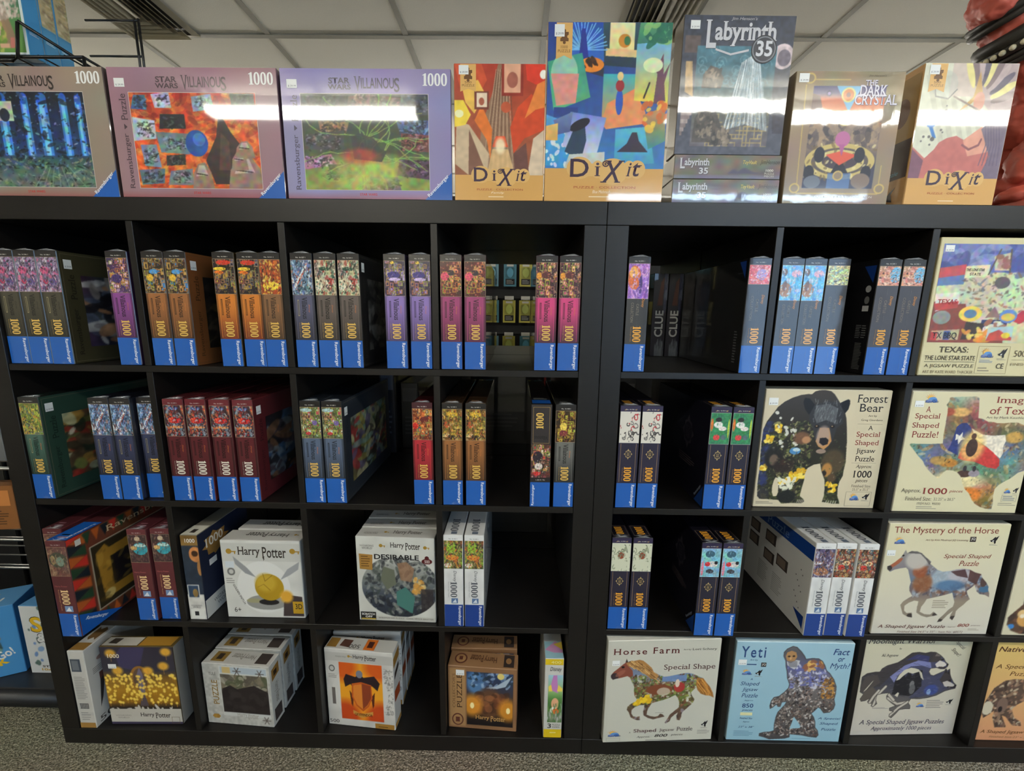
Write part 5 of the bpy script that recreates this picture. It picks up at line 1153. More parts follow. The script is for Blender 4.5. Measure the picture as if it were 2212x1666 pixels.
# --- third row
r = 1
spine('maroon_sea', r, 0.27, 'left one of two maroon puzzle boxes with teal art, third row')
spine('maroon_sea', r, 0.3265, 'right one of two maroon puzzle boxes with teal art, third row', 0.012)
spine('white_forest', r, 1.103, 'left one of two white puzzle boxes in the nearly empty cube', 0.004)
spine('white_forest', r, 1.158, 'right one of two white puzzle boxes in the nearly empty cube', 0.004)
spine('navy_cream', r, 1.542, 'left one of two navy puzzle boxes with cream art')
spine('navy_cream', r, 1.597, 'right one of two navy puzzle boxes with cream art')
o = spine('navy_sky', r, 1.7665, 'left one of two navy puzzle boxes with sky-blue art', -0.012); navy_side(o)
spine('navy_sky', r, 1.8205, 'right one of two navy puzzle boxes with sky-blue art', -0.012)
o = spine('white_night', r, 2.06, 'white puzzle box with violet art, leftmost of three white ones', -0.006)
P = Print().poly([(0, .215), (BD - .001, .215), (BD - .001, .255), (0, .255)], (26, 70, 150), 1).text('Puzzle', BD - .2, .222, BD - .1, .248, (120, 150, 200), 'serif')
for a, b_ in ((.09, .12), (.15, .165), (.15, .105), (.23, .165), (.23, .12), (.3, .15)): P.rect(BD - a - .05, b_, BD - a, b_ + .035, (70, 62, 58), 1).rect(BD - a - .046, b_ + .004, BD - a - .01, b_ + .03, (128, 112, 100), 2)
P.lines(BD - .22, .03, BD - .17, .09, 10, (170, 170, 168), 1).lines(BD - .15, .03, BD - .1, .09, 10, (170, 170, 168), 1, 3).poly([(BD - .008, .012), (BD - .05, .05), (BD - .008, .05)], (26, 62, 140), 1)
for k in range(10): P.disc(BD - .03 - .008 * (k % 4), .06 + .012 * k, .0018, .0022, (90, 90, 92), 1, 8)
Ref(o).pr('left', P, 'back_print')
spine('white_parade', r, 2.1145, 'white puzzle box with brown art, middle of three white ones', -0.004)
spine('white_parade', r, 2.17, 'white puzzle box with brown art, rightmost of three white ones', -0.006)

# ------------------------------------------------------------------ boxes facing out: shaped animal puzzles
CREAM = (216, 206, 176)
def sun_logo(P, x0, y0, x1, y1):
    w, h = x1 - x0, y1 - y0; cx, cy = x0 + .4 * w, y0 + .55 * h
    for k in range(7):
        a = .35 + k * .42; P.poly([(cx + .2 * w * math.cos(a - .12), cy + .25 * h * math.sin(a - .12)), (cx + .42 * w * math.cos(a), cy + .48 * h * math.sin(a)), (cx + .2 * w * math.cos(a + .12), cy + .25 * h * math.sin(a + .12))], (226, 156, 60), 2)
    P.disc(cx, cy, .2 * w, .25 * h, (240, 190, 90), 2, 16); P.disc(x0 + .55 * w, y0 + .42 * h, .3 * w, .24 * h, (96, 150, 206), 3, 18); P.disc(x0 + .3 * w, y0 + .26 * h, .24 * w, .16 * h, (120, 140, 190), 3, 16); P.disc(x0 + .7 * w, y0 + .3 * h, .2 * w, .18 * h, (70, 110, 176), 3, 16)
    P.text('SunsOut', x0 + .06 * w, y0 + .12 * h, x1, y0 + .34 * h, (60, 66, 110), 'bolditalic', 0, 4)
def bird_logo(P, x0, y0, x1, y1):
    w, h = x1 - x0, y1 - y0; q = lambda a, b_: (x0 + a * w, y0 + b_ * h)
    P.poly([q(.05, .45), q(.3, .55), q(.42, .72), q(.6, .9), q(.62, .75), q(.95, 1), q(.82, .6), q(.7, .4), q(.72, .15), q(.55, .1), q(.5, .3), q(.2, .3)], (34, 32, 36), 2)
    P.poly([q(.3, .42), q(.48, .5), q(.46, .36), q(.3, .34)], (226, 226, 220), 3); P.lines(x0 + .05 * w, y0 - .1 * h, x1, y0 + .06 * h, 2, (140, 136, 128), 2)

def shaped(name, key, x0, y, row, w, h, ground, label, rx=0.0, rz=0.0, side=(206, 200, 180), d=0.045, mat_='print_card'):
    return Box(name, w, d, h, side, mat_, {'top': tuple(min(255, c + 14) for c in side)}, (x0 + w / 2, y, RZ[row] + CURZ), rz, rx, label, 'puzzle', 'shaped puzzle boxes facing out')

def ground_cv(n, col, top=None):
    c = Cv(n, n, col)
    if top: c.vgrad([(0, col), (1, top)])
    return c
def masked(c, key, hole=None):
    m = c.inside(pts(SHAPE[key]))
    if hole: m &= ~c.inside(pts(SHAPE[hole]))
    c.mask = m.astype(float)
def edge(c, key, col, w=.007):
    c.mask = None; q = pts(SHAPE[key]); c.path(q + q[:1], w, col)

# bear
w, h = .31, .31
B = shaped('shaped_puzzle_box', 'BEAR', 1.904, .024, 2, w, h, CREAM, 'cream puzzle box with a standing black bear, second row')
c = ground_cv(240, (214, 202, 172)); q = pts(SHAPE['BEAR']); masked(c, 'BEAR', 'BEAR_hole')
c.rect(0, 0, 1, 1, (40, 38, 34)); c.vgrad([(0, (52, 54, 36)), (.4, (44, 44, 34)), (.62, (46, 42, 36)), (.9, (58, 54, 52)), (1, (66, 58, 52))])
c.flecks(900, 1, [(84, 92, 52), (110, 116, 66), (36, 40, 34), (150, 146, 96), (60, 66, 44), (30, 28, 30), (72, 60, 52)], .003, .011, (0, 0, .42, .74), 3.2, .8)
c.flecks(220, 2, [(60, 70, 44), (30, 34, 30), (90, 96, 60)], .003, .01, (.5, .02, .75, .45), 3, .8)
c.flecks(90, 3, [(50, 60, 110), (40, 46, 80)], .01, .02, (0, .18, .08, .75), 1.5, .6)
for u, v, s_ in ((.14, .68, .026), (.07, .59, .03), (.05, .34, .024), (.3, .27, .034), (.36, .3, .036), (.26, .23, .03), (.63, .17, .03), (.6, .21, .016), (.2, .22, .024), (.08, .09, .02)): c.flecks(12, int(u * 999), [(240, 206, 50), (250, 226, 110), (226, 176, 40)], s_ * .3, s_ * .55, (u - s_, v - s_, u + s_, v + s_), 2, .95)
c.flecks(40, 6, [(240, 236, 214), (226, 226, 200)], .008, .016, (.16, .16, .32, .26), 2, .95); c.flecks(18, 8, [(226, 226, 214)], .006, .014, (.1, .5, .3, .82), 2.4, .9); c.ell(.29, .49, .045, .03, (80, 140, 190)); c.ell(.3, .5, .03, .015, (196, 220, 226)); c.ell(.2, .39, .03, .022, (220, 110, 40))
c.ell(.12, .43, .062, .08, (30, 28, 30), .9, 0, .4); c.ell(.125, .41, .03, .04, (120, 100, 84), .9, 0, .4); c.ell(.21, .36, .07, .05, (46, 36, 34), .9, 0, .4); c.ell(.33, .6, .055, .045, (120, 84, 62), .9, 0, .4); c.ell(.37, .585, .03, .025, (190, 140, 100), .9, 0, .4); c.ell(.61, .4, .08, .09, (84, 70, 50), .9, 0, .4); c.ell(.57, .33, .035, .05, (190, 136, 70), .9, 0, .4); c.ell(.55, .3, .018, .02, (24, 22, 24), .9, 0, .4); c.ell(.27, .09, .065, .05, (30, 32, 34), .9, 0, .4); c.ell(.06, .11, .05, .05, (50, 50, 56), .9, 0, .4); c.ell(.62, .26, .03, .03, (90, 70, 50), .9, 0, .4); c.flecks(260, 77, [(90, 80, 60), (50, 46, 44), (150, 140, 110), (70, 90, 60)], .002, .006, (0, .05, .95, .7), 3, .6)
c.poly(pts(SHAPE['BEAR_earl']), (28, 28, 32)); c.poly(pts(SHAPE['BEAR_earr']), (24, 24, 28))
c.poly(pts(SHAPE['BEAR_head']), (52, 52, 56)); c.poly(pts(SHAPE['BEAR_brow']), (104, 108, 112), .8)
rg = random.Random(3)
for k in range(120): u, v = rg.uniform(.4, .62), rg.uniform(.72, .9); c.line(u, v, u + rg.uniform(-.012, .012), v + .03, .004, rg.choice([(60, 60, 64), (150, 154, 156), (84, 86, 90)]), .7)
c.poly(pts(SHAPE['BEAR_muz']), (190, 138, 84)); c.ell(.5, .62, .045, .07, (170, 150, 140), .8, soft=.4); c.poly(pts(SHAPE['BEAR_nose']), (36, 32, 36)); c.ell(.5, .49, .04, .02, (150, 130, 116)); c.ell(.44, .7, .02, .014, (26, 20, 18)); c.ell(.565, .7, .018, .013, (26, 20, 18)); c.ell(.437, .703, .006, .005, (190, 160, 120)); c.ell(.562, .703, .006, .005, (190, 160, 120))
for k in range(5): c.line(.6 + .02 * k, .03, .605 + .02 * k, .06, .006, (190, 186, 170)); c.line(.36 + .014 * k, .04, .37 + .014 * k, .065, .005, (190, 186, 170))
c.mask = None
B.pr('front', Print().raster(c, .001, .001, w - .001, h - .001, 0), 'cover_artwork')
P = Print(); S = lambda t, a, b_, x, y, col, st='serif', **k: P.text(t, a * w, b_ * h, x * w, y * h, col, st, **k)
RED, INK = (140, 52, 50), (34, 30, 32)
S('Forest', .73, .90, .97, .965, INK); S('Bear', .755, .825, .945, .89, INK); S('Art by', .835, .78, .905, .80, (90, 84, 76)); S('Greg Giordano', .785, .745, .955, .766, (90, 84, 76))
S('A', .85, .675, .89, .71, INK); S('Special', .765, .605, .955, .66, RED); S('Shaped', .765, .535, .955, .59, RED); S('Jigsaw', .785, .47, .94, .52, INK); S('Puzzle', .785, .41, .94, .455, INK); S('Approx.', .80, .345, .93, .38, (80, 74, 68), 'serifitalic'); S('1000', .79, .27, .94, .33, INK, 'serifbold'); S('pieces', .815, .222, .915, .258, (80, 74, 68), 'serifitalic'); S('Finished Size:', .79, .185, .95, .208, (120, 112, 100)); S('25.5" x 35.5"', .80, .155, .94, .178, (130, 122, 108))
P.rect(.76 * w, .722 * h, .96 * w, .724 * h, (150, 140, 120), 2).rect(.76 * w, .395 * h, .96 * w, .397 * h, (150, 140, 120), 2).frame(.755 * w, .02 * h, .965 * w, .145 * h, .0006, (120, 112, 100), 2); P.lines(.02 * w, .025 * h, .17 * w, .05 * h, 2, (130, 124, 110), 2)
B.pr('front', P, 'lettering'); P = Print(); sun_logo(P, .785 * w, .06 * h, .87 * w, .14 * h); bird_logo(P, .885 * w, .07 * h, .955 * w, .135 * h); B.pr('front', P, 'maker_logos'); B.sticker('front', .03 * w, .87 * h, .105 * w, .93 * h)

# map of the state
w, h = .312, .312
B = shaped('shaped_puzzle_box', 'ITX', 2.249, .01, 2, w, h, CREAM, 'cream puzzle box with a map-shaped picture and star flag')
c = ground_cv(240, (220, 212, 176)); masked(c, 'ITX'); c.vgrad([(0, (120, 84, 60)), (.2, (190, 140, 80)), (.35, (120, 128, 122)), (.55, (110, 124, 130)), (.7, (120, 104, 94)), (.85, (150, 104, 90)), (1, (176, 170, 190))])
c.noise(3, 8, .3, True); c.flecks(600, 4, [(96, 116, 122), (150, 160, 150), (190, 150, 90), (84, 76, 70), (206, 190, 150), (140, 96, 70), (120, 130, 90)], .004, .016, stretch=3.2, al=.6)
c.ell(.47, .27, .16, .06, (240, 226, 170), .9, soft=.6); c.ell(.58, .15, .1, .05, (226, 130, 50), .9, soft=.5); c.ell(.57, .08, .06, .04, (230, 190, 120), .8, soft=.5); c.ell(.38, .42, .06, .03, (200, 130, 50), .9, 0, .4); c.ell(.3, .44, .06, .03, (190, 150, 80), .9, 0, .4); c.ell(.4, .84, .06, .03, (226, 180, 110), .9, 0, .4); c.ell(.28, .84, .06, .03, (170, 80, 60), .9, 0, .4); c.ell(.86, .64, .06, .04, (206, 160, 80), .9, 0, .4); c.flecks(260, 77, [(90, 80, 60), (50, 46, 44), (150, 140, 110), (70, 90, 60)], .002, .006, (0, .05, .95, .7), 3, .6)
c.poly(pts(SHAPE['ITX_white']), (236, 226, 206)); c.poly(pts(SHAPE['ITX_red']), (200, 62, 60)); c.poly(pts(SHAPE['ITX_blue']), (50, 62, 120)); c.poly(pts(SHAPE['ITX_star']), (236, 232, 220)); c.ell(.54, .56, .075, .1, (240, 206, 120), .75, soft=.6); c.ell(.54, .55, .045, .075, (70, 50, 44)); c.ell(.54, .645, .02, .025, (90, 62, 50)); c.ell(.52, .33, .06, .03, (84, 62, 54)); c.ell(.6, .335, .045, .03, (150, 140, 150)); c.ell(.52, .375, .015, .025, (60, 56, 60)); c.ell(.595, .375, .015, .025, (60, 56, 60))
c.noise(6, 70, .12); c.mask = None; B.pr('front', Print().raster(c, .001, .001, w - .001, h - .001, 0), 'cover_artwork')
P = Print(); S('A', .125, .835, .165, .88, RED); S('Special', .05, .77, .245, .825, RED); S('Shaped', .04, .695, .25, .75, RED); S('Puzzle!', .05, .628, .255, .68, RED); S('Images', .655, .90, .955, .965, RED); S('of Texas', .62, .825, .965, .885, RED); S('Art by Mark Keathley/JQ', .6, .785, .955, .808, (120, 112, 100))
S('Approx.', .045, .158, .205, .2, (84, 78, 66)); S('1000', .22, .155, .415, .208, RED, 'serifbold'); S('pieces', .43, .165, .54, .194, RED, 'serifitalic'); S('Finished Size:', .09, .098, .30, .13, (96, 90, 78)); S('32.25" x 28.5"', .32, .1, .49, .125, (150, 144, 126)); S('ITEM NO. 95030', .19, .062, .38, .082, (130, 124, 108)); P.lines(.19 * w, .02 * h, .36 * w, .05 * h, 2, (160, 154, 136), 2).frame(.86 * w, .10 * h, .98 * w, .155 * h, .0006, (130, 130, 130), 2); P.lines(.87 * w, .105 * h, .97 * w, .15 * h, 3, (120, 130, 140), 2).lines(.84 * w, .06 * h, .99 * w, .09 * h, 2, (160, 154, 136), 2)
B.pr('front', P, 'lettering'); P = Print(); sun_logo(P, .1 * w, .9 * h, .21 * w, .985 * h); sun_logo(P, .865 * w, .165 * h, .925 * w, .22 * h); bird_logo(P, .935 * w, .17 * h, .985 * w, .225 * h); B.pr('front', P, 'maker_logos'); B.sticker('front', .03 * w, .875 * h, .1 * w, .925 * h)

# horse with a meadow in its coat
w, h = .312, .325
B = shaped('shaped_puzzle_box', 'HF', 1.544, .0, 0, w, h, CREAM, 'pale puzzle box with a galloping horse filled with a meadow', 0.0, math.radians(3.0), (200, 198, 186))
c = ground_cv(240, (204, 202, 188)); masked(c, 'HF'); c.vgrad([(0, (110, 96, 80)), (.3, (96, 72, 60)), (.42, (110, 104, 62)), (.56, (120, 110, 80)), (.66, (120, 140, 170)), (1, (120, 80, 60))])
c.flecks(800, 5, [(110, 130, 60), (84, 104, 50), (150, 90, 66), (196, 196, 180), (70, 50, 44), (150, 160, 80), (120, 70, 50)], .003, .011, (.2, .36, .84, .66), 2.8, .8); c.flecks(120, 6, [(90, 70, 60), (130, 100, 80), (150, 140, 150), (70, 54, 50)], .006, .018, (.2, .15, .85, .4), 2, .8)
c.rect(.5, .6, .72, .66, (112, 140, 190), .9); c.ell(.48, .52, .12, .05, (130, 74, 50)); c.ell(.66, .54, .05, .05, (170, 60, 56)); c.ell(.64, .58, .02, .04, (220, 200, 180)); c.ell(.52, .5, .06, .04, (200, 190, 170), .8)
for u, v in ((.3, .4), (.34, .42), (.38, .44), (.4, .41), (.28, .395)): c.flecks(10, int(u * 777), [(242, 206, 50), (226, 180, 40)], .008, .018, (u - .02, v - .02, u + .02, v + .02), 2, .95)
c.poly(pts(SHAPE['HF_head']), (138, 76, 60)); c.ell(.07, .66, .035, .035, (62, 50, 54)); c.ell(.14, .75, .014, .01, (30, 24, 24)); c.ell(.12, .69, .05, .02, (170, 104, 84), .6, rot=.6); c.poly(pts(SHAPE['HF_mane']), (176, 128, 74)); c.poly(pts(SHAPE['HF_tail']), (166, 112, 54))
rg = random.Random(7)
for k in range(60): u = rg.uniform(.18, .44); v = .83 - (u - .18) * .62 + rg.uniform(-.05, .03); c.line(u, v, u + .05, v - .045, .005, rg.choice([(226, 184, 120), (110, 74, 44), (206, 160, 96)]), .85)
for k in range(40): u = rg.uniform(.81, .9); c.line(u, rg.uniform(.55, .62), u + .07, rg.uniform(.44, .5), .006, rg.choice([(220, 160, 80), (120, 74, 36), (196, 130, 60)]), .85)
for k in range(8): c.line(.16 + .006 * k, .8, .17, .83, .006, (60, 50, 44))
c.mask = None; c.ell(.745, .41, .012, .02, (204, 202, 188))
B.pr('front', Print().raster(c, .001, .001, w - .001, h - .001, 0), 'cover_artwork')
P = Print(); S('Horse', .05, .868, .345, .925, (90, 34, 34), 'serifboldwide'); S('Farm', .395, .872, .635, .932, (90, 34, 34), 'serifboldwide'); S('Art by', .665, .895, .735, .912, (80, 74, 70)); S('Lori Schory', .745, .89, .965, .918, (70, 64, 60)); S('Special Shape', .505, .70, .965, .765, (80, 44, 44)); S('A', .235, .09, .25, .105, INK); S('Shaped', .275, .085, .485, .13, (90, 60, 60), 'serifbold'); S('Jigsaw', .51, .092, .65, .128, (80, 60, 60)); S('Puzzle', .67, .1, .815, .14, (80, 60, 60)); S('Approx.', .305, .035, .43, .058, (80, 74, 70), 'serifitalic'); S('800', .47, .043, .59, .072, INK, 'serifbolditalic'); S('pieces', .62, .048, .73, .07, (80, 74, 70), 'serifitalic'); P.lines(.39 * w, .005 * h, .66 * w, .018 * h, 1, (120, 116, 110), 2).lines(.46 * w, .285 * h, .56 * w, .295 * h, 1, (150, 146, 138), 2).frame(.03 * w, .012 * h, .155 * w, .045 * h, .0006, (150, 150, 140), 2); P.lines(.86 * w, .06 * h, .98 * w, .105 * h, 4, (150, 146, 138), 2)
B.pr('front', P, 'lettering'); P = Print(); sun_logo(P, .035 * w, .05 * h, .16 * w, .128 * h); bird_logo(P, .885 * w, .125 * h, .955 * w, .2 * h); B.pr('front', P, 'maker_logos'); B.sticker('front', .045 * w, .765 * h, .11 * w, .815 * h)

# yeti
w, h = .319, .318
B = shaped('shaped_puzzle_box', 'YE', 1.897, .008, 0, w, h, CREAM, 'light blue puzzle box with a striding hairy giant', 0.0, 0.0, (170, 196, 206))
c = ground_cv(240, (150, 190, 206), (160, 196, 212)); masked(c, 'YE', 'YE_hole'); c.vgrad([(0, (74, 70, 72)), (.35, (96, 88, 84)), (.6, (120, 116, 120)), (.75, (96, 98, 140)), (.9, (90, 90, 96)), (1, (110, 110, 114))])
c.flecks(1500, 7, [(56, 50, 50), (150, 140, 132), (206, 200, 196), (110, 84, 74), (84, 80, 84), (170, 150, 140), (44, 40, 44)], .003, .0085, (.3, .05, .92, .66), 2.8, .85); c.flecks(200, 8, [(100, 104, 170), (140, 146, 196), (206, 206, 220)], .003, .011, (.45, .55, .8, .78), 2.8, .85); c.flecks(130, 9, [(206, 150, 70), (150, 100, 50), (120, 84, 50)], .003, .009, (.78, .45, .9, .66), 2.6, .85); c.flecks(30, 10, [(226, 180, 100), (150, 96, 70)], .008, .02, (.6, .74, .78, .82), 2.4, .85)
c.poly(pts(SHAPE['YE_face']), (176, 134, 90)); c.ell(.455, .865, .012, .008, (50, 40, 36)); c.ell(.495, .868, .012, .008, (50, 40, 36)); c.ell(.47, .845, .008, .015, (206, 166, 120)); c.poly(pts(SHAPE['YE_beard']), (196, 196, 200))
for k in range(14): c.line(.45 + .006 * k, .82, .47 + .005 * k, .76, .004, (110, 110, 116), .8)
edge(c, 'YE', (78, 76, 80), .008); c.mask = None
B.pr('front', Print().raster(c, .001, .001, w - .001, h - .001, 0), 'cover_artwork')
P = Print(); BL = (44, 74, 124); S('Yeti', .045, .845, .255, .955, BL, 'boldwide'); S('Fact', .825, .885, .965, .945, BL, 'bolditalic'); S('or', .875, .82, .93, .858, BL, 'bolditalic'); S('Myth?', .815, .735, .985, .805, BL, 'bolditalic'); S('Art by', .125, .81, .195, .83, BL, 'italic'); P.lines(.105 * w, .762 * h, .215 * w, .787 * h, 1, BL, 2); S('A', .15, .622, .17, .64, BL, 'bolditalic'); S('Shaped', .07, .555, .235, .605, BL, 'italic'); S('Jigsaw', .09, .5, .228, .545, BL, 'italic'); S('Puzzle', .092, .445, .232, .487, BL, 'italic'); S('Approx', .12, .405, .2, .42, BL, 'italic'); S('850', .108, .34, .205, .382, BL, 'serifbold'); S('pieces', .112, .3, .204, .325, BL, 'italic'); P.rect(.1 * w, .26 * h, .205 * w, .29 * h, (226, 222, 170), 2); S('Finished Size', .1, .222, .21, .24, BL, 'italic'); S('Approx', .13, .185, .19, .2, BL, 'italic'); S('23" x 38"', .095, .13, .235, .15, BL, 'italic'); S('A Special', .782, .228, .98, .256, BL, 'italic'); S('Shaped', .806, .172, .966, .205, BL, 'italic'); S('Puzzle', .826, .118, .955, .144, BL, 'italic'); P.rect(.226 * w, .756 * h, .27 * w, .798 * h, (40, 34, 36), 2); S('JQ', .232, .765, .265, .79, (226, 222, 214), 'bold'); P.lines(.06 * w, .04 * h, .24 * w, .1 * h, 4, (110, 150, 176), 2).lines(.58 * w, .02 * h, .8 * w, .035 * h, 1, (120, 160, 186), 2)
B.pr('front', P, 'lettering'); P = Print(); sun_logo(P, .065 * w, .665 * h, .16 * w, .735 * h); bird_logo(P, .18 * w, .66 * h, .25 * w, .73 * h); B.pr('front', P, 'maker_logos'); B.sticker('front', .03 * w, .772 * h, .1 * w, .825 * h)

# two wolves
w, h = .305, .325
B = shaped('shaped_puzzle_box', 'MW', 2.262, .033, 0, w, h, CREAM, 'pale puzzle box with two running wolves around a moon', 0.0, math.radians(2.0), (196, 190, 180))
c = ground_cv(240, (204, 196, 184), (206, 200, 172)); masked(c, 'MW', 'MW_moon'); c.vgrad([(0, (130, 122, 112)), (.35, (96, 92, 92)), (.55, (60, 62, 78)), (.75, (78, 80, 112)), (1, (60, 56, 60))])
rg = random.Random(9)
c.poly([(0, .66), (.2, .7), (.45, .86), (.7, .86), (.7, .74), (.5, .74), (.3, .62), (.2, .5), (0, .5)], (62, 58, 62))
c.poly([(.28, .6), (.4, .71), (.52, .76), (.64, .74), (.66, .68), (.56, .71), (.46, .7), (.36, .62), (.33, .54)], (124, 128, 176)); c.poly([(.4, .76), (.5, .82), (.62, .8), (.62, .74), (.5, .77)], (58, 60, 104))
c.poly([(.33, .42), (.34, .56), (.37, .6), (.38, .57), (.41, .63), (.43, .59), (.46, .66), (.49, .6), (.53, .67), (.58, .66), (.6, .54), (.62, .46), (.5, .4)], (34, 34, 40)); c.ell(.505, .52, .022, .035, (120, 120, 120)); c.ell(.515, .47, .028, .05, (96, 96, 98))
c.poly([(.58, .62), (.64, .6), (.74, .6), (.86, .66), (.9, .52), (.8, .44), (.62, .39), (.5, .38), (.6, .5)], (70, 72, 96)); c.ell(.7, .46, .055, .045, (60, 76, 140), soft=.4); c.ell(.68, .44, .02, .03, (150, 180, 214), .8)
for k in range(240): u, v = rg.uniform(0, .95), rg.uniform(.38, .86); c.line(u, v, u + .03, v + rg.uniform(-.012, .016), .004, rg.choice([(40, 38, 42), (96, 92, 96), (130, 128, 140), (60, 58, 66)]), .55)
c.poly([(.64, .74), (.66, .84), (.72, .82), (.74, .75)], (70, 64, 64)); c.poly([(.67, .80), (.69, .86), (.72, .8)], (120, 110, 106)); c.poly(pts(SHAPE['MW_fa']), (214, 206, 196)); c.line(.73, .69, .79, .685, .012, (50, 40, 40)); c.ell(.806, .712, .013, .01, (24, 22, 24)); c.ell(.748, .765, .013, .008, (30, 26, 24))
c.poly([(.76, .56), (.8, .66), (.86, .6), (.88, .53), (.82, .5)], (66, 60, 62)); c.poly(pts(SHAPE['MW_fb']), (196, 188, 180)); c.line(.85, .49, .92, .485, .01, (44, 36, 36)); c.ell(.926, .503, .013, .011, (24, 22, 24)); c.ell(.862, .555, .013, .008, (30, 26, 24)); c.poly([(.79, .63), (.805, .675), (.82, .63)], (44, 40, 42)); c.poly([(.82, .63), (.838, .67), (.85, .61)], (44, 40, 42))
c.poly([(.02, .5), (.05, .6), (.16, .62), (.2, .54), (.1, .46), (.03, .44)], (78, 72, 70)); c.poly([(.03, .36), (.06, .44), (.13, .5), (.2, .44), (.12, .37)], (92, 84, 78))
for q in ([(.17, .3), (.2, .42), (.26, .5)], [(.13, .33), (.16, .4), (.2, .46)], [(.3, .38), (.4, .32), (.5, .34)], [(.35, .2), (.42, .28), (.5, .34)], [(.3, .42), (.36, .36)]): c.path(q, .034, (96, 88, 82)); c.path(q, .02, (196, 188, 174))
c.mask = None; c.poly([(.135, .565), (.12, .55), (.06, .46), (.055, .445), (.08, .47)], (205, 198, 178)); c.poly([(.36, .41), (.385, .44), (.40, .43), (.39, .39)], (205, 198, 178)); c.mask = c.inside(pts(SHAPE['MW'])).astype(float)
edge(c, 'MW', (70, 64, 62), .006)
B.pr('front', Print().raster(c, .001, .001, w - .001, h - .001, 0), 'cover_artwork')
P = Print(); S('Moonlight Warrior', .02, .91, .66, .975, (50, 48, 56), 'serifitalic'); S('by', .32, .865, .345, .885, (110, 104, 100), 'italic'); S('Al Agnew', .165, .79, .325, .825, (96, 90, 86)); S('A Special Shaped Jigsaw Puzzles', .07, .1, .89, .16, (60, 56, 80), 'serifitalic'); S('Approximately 1000 pieces', .19, .04, .78, .09, (72, 68, 90), 'serifitalic'); P.text_at('Special', .83 * w, .92 * h, .11 * w, .045 * h, -.75, (70, 66, 70), 'italic').text_at('Shape!!', .8 * w, .85 * h, .11 * w, .045 * h, -.75, (70, 66, 70), 'italic'); P.lines(.17 * w, .27 * h, .33 * w, .29 * h, 2, (150, 144, 140), 2).lines(.68 * w, .27 * h, .85 * w, .36 * h, 5, (140, 134, 130), 2)
B.pr('front', P, 'lettering'); P = Print(); sun_logo(P, .58 * w, .28 * h, .665 * w, .34 * h); bird_logo(P, .86 * w, .31 * h, .935 * w, .37 * h); B.pr('front', P, 'maker_logos')

# horse of mist
w, h = .314, .32
B = shaped('shaped_puzzle_box', 'MH', 2.248, .009, 1, w, h, CREAM, 'cream puzzle box with a running horse in blue and brown mist', 0.0, math.radians(1.0))
c = ground_cv(240, (210, 204, 190), (222, 214, 176)); masked(c, 'MH'); c.vgrad([(0, (130, 122, 108)), (.3, (150, 136, 118)), (.42, (110, 96, 100)), (.5, (104, 124, 146)), (.6, (130, 124, 130)), (.75, (150, 146, 140)), (1, (110, 90, 84))])
c.flecks(420, 13, [(176, 186, 196), (104, 134, 160), (84, 64, 62), (130, 84, 60), (206, 206, 204), (70, 70, 90)], .004, .016, (.3, .36, .9, .62), 3.4, .5); c.ell(.53, .52, .09, .08, (170, 186, 196), .8, soft=.5); c.ell(.67, .54, .08, .06, (186, 180, 186), .8, soft=.5); c.ell(.6, .45, .1, .04, (70, 110, 150), .8, soft=.5); c.ell(.36, .47, .07, .07, (150, 92, 56), .8, soft=.4); c.ell(.32, .58, .05, .05, (160, 84, 50), .8, soft=.4); c.ell(.28, .68, .08, .07, (196, 190, 180), .9, soft=.4); c.poly([(.58, .58), (.7, .6), (.74, .52), (.64, .54)], (80, 52, 54), .9); c.poly([(.74, .6), (.84, .56), (.82, .46), (.74, .5)], (84, 56, 54), .9); c.ell(.9, .42, .05, .03, (70, 110, 140)); c.ell(.88, .49, .03, .05, (84, 64, 60)); c.ell(.1, .65, .07, .02, (170, 92, 60), .9, rot=.7); c.ell(.055, .605, .025, .025, (60, 54, 54)); c.ell(.155, .72, .01, .008, (30, 26, 26)); c.path([(.2, .75), (.3, .745), (.36, .69), (.39, .65)], .02, (80, 76, 78), .8)
for u, v in ((.31, .17), (.53, .18), (.68, .15), (.575, .12)): c.ell(u, v, .03, .02, (60, 52, 50))
c.mask = None; B.pr('front', Print().raster(c, .001, .001, w - .001, h - .001, 0), 'cover_artwork')
P = Print(); RU = (136, 62, 50); S('The Mystery of the Horse', .045, .90, .905, .972, RU, 'bold'); S('Art by Kim Mcelroy/ JQ Licensing', .315, .845, .67, .865, (120, 80, 66), 'italic'); S('Special Shaped', .495, .688, .89, .735, RU, 'italic'); S('Puzzle', .635, .63, .80, .677, RU, 'italic'); S('A Shaped Jigsaw Puzzle', .05, .048, .63, .088, (96, 62, 56), 'bolditalic'); S('Approx', .65, .062, .72, .074, (120, 90, 80), 'italic'); S('800', .735, .07, .835, .1, RU, 'bolditalic'); S('pieces', .85, .076, .93, .088, (120, 90, 80), 'italic'); S('Finished Size 24.5" x 33" - Item No. 60572', .225, .012, .79, .032, (120, 96, 88), 'italic'); P.rect(.682 * w, .843 * h, .732 * w, .888 * h, (60, 50, 46), 2); S('JQ', .69, .855, .725, .88, (226, 222, 214), 'bold'); P.lines(.48 * w, .24 * h, .62 * w, .32 * h, 5, (150, 140, 120), 2).lines(.83 * w, .035 * h, .93 * w, .055 * h, 2, (150, 140, 120), 2)
B.pr('front', P, 'lettering'); P = Print(); sun_logo(P, .055 * w, .812 * h, .155 * w, .887 * h); bird_logo(P, .845 * w, .82 * h, .922 * w, .9 * h); B.pr('front', P, 'maker_logos'); B.sticker('front', .015 * w, .718 * h, .085 * w, .767 * h)

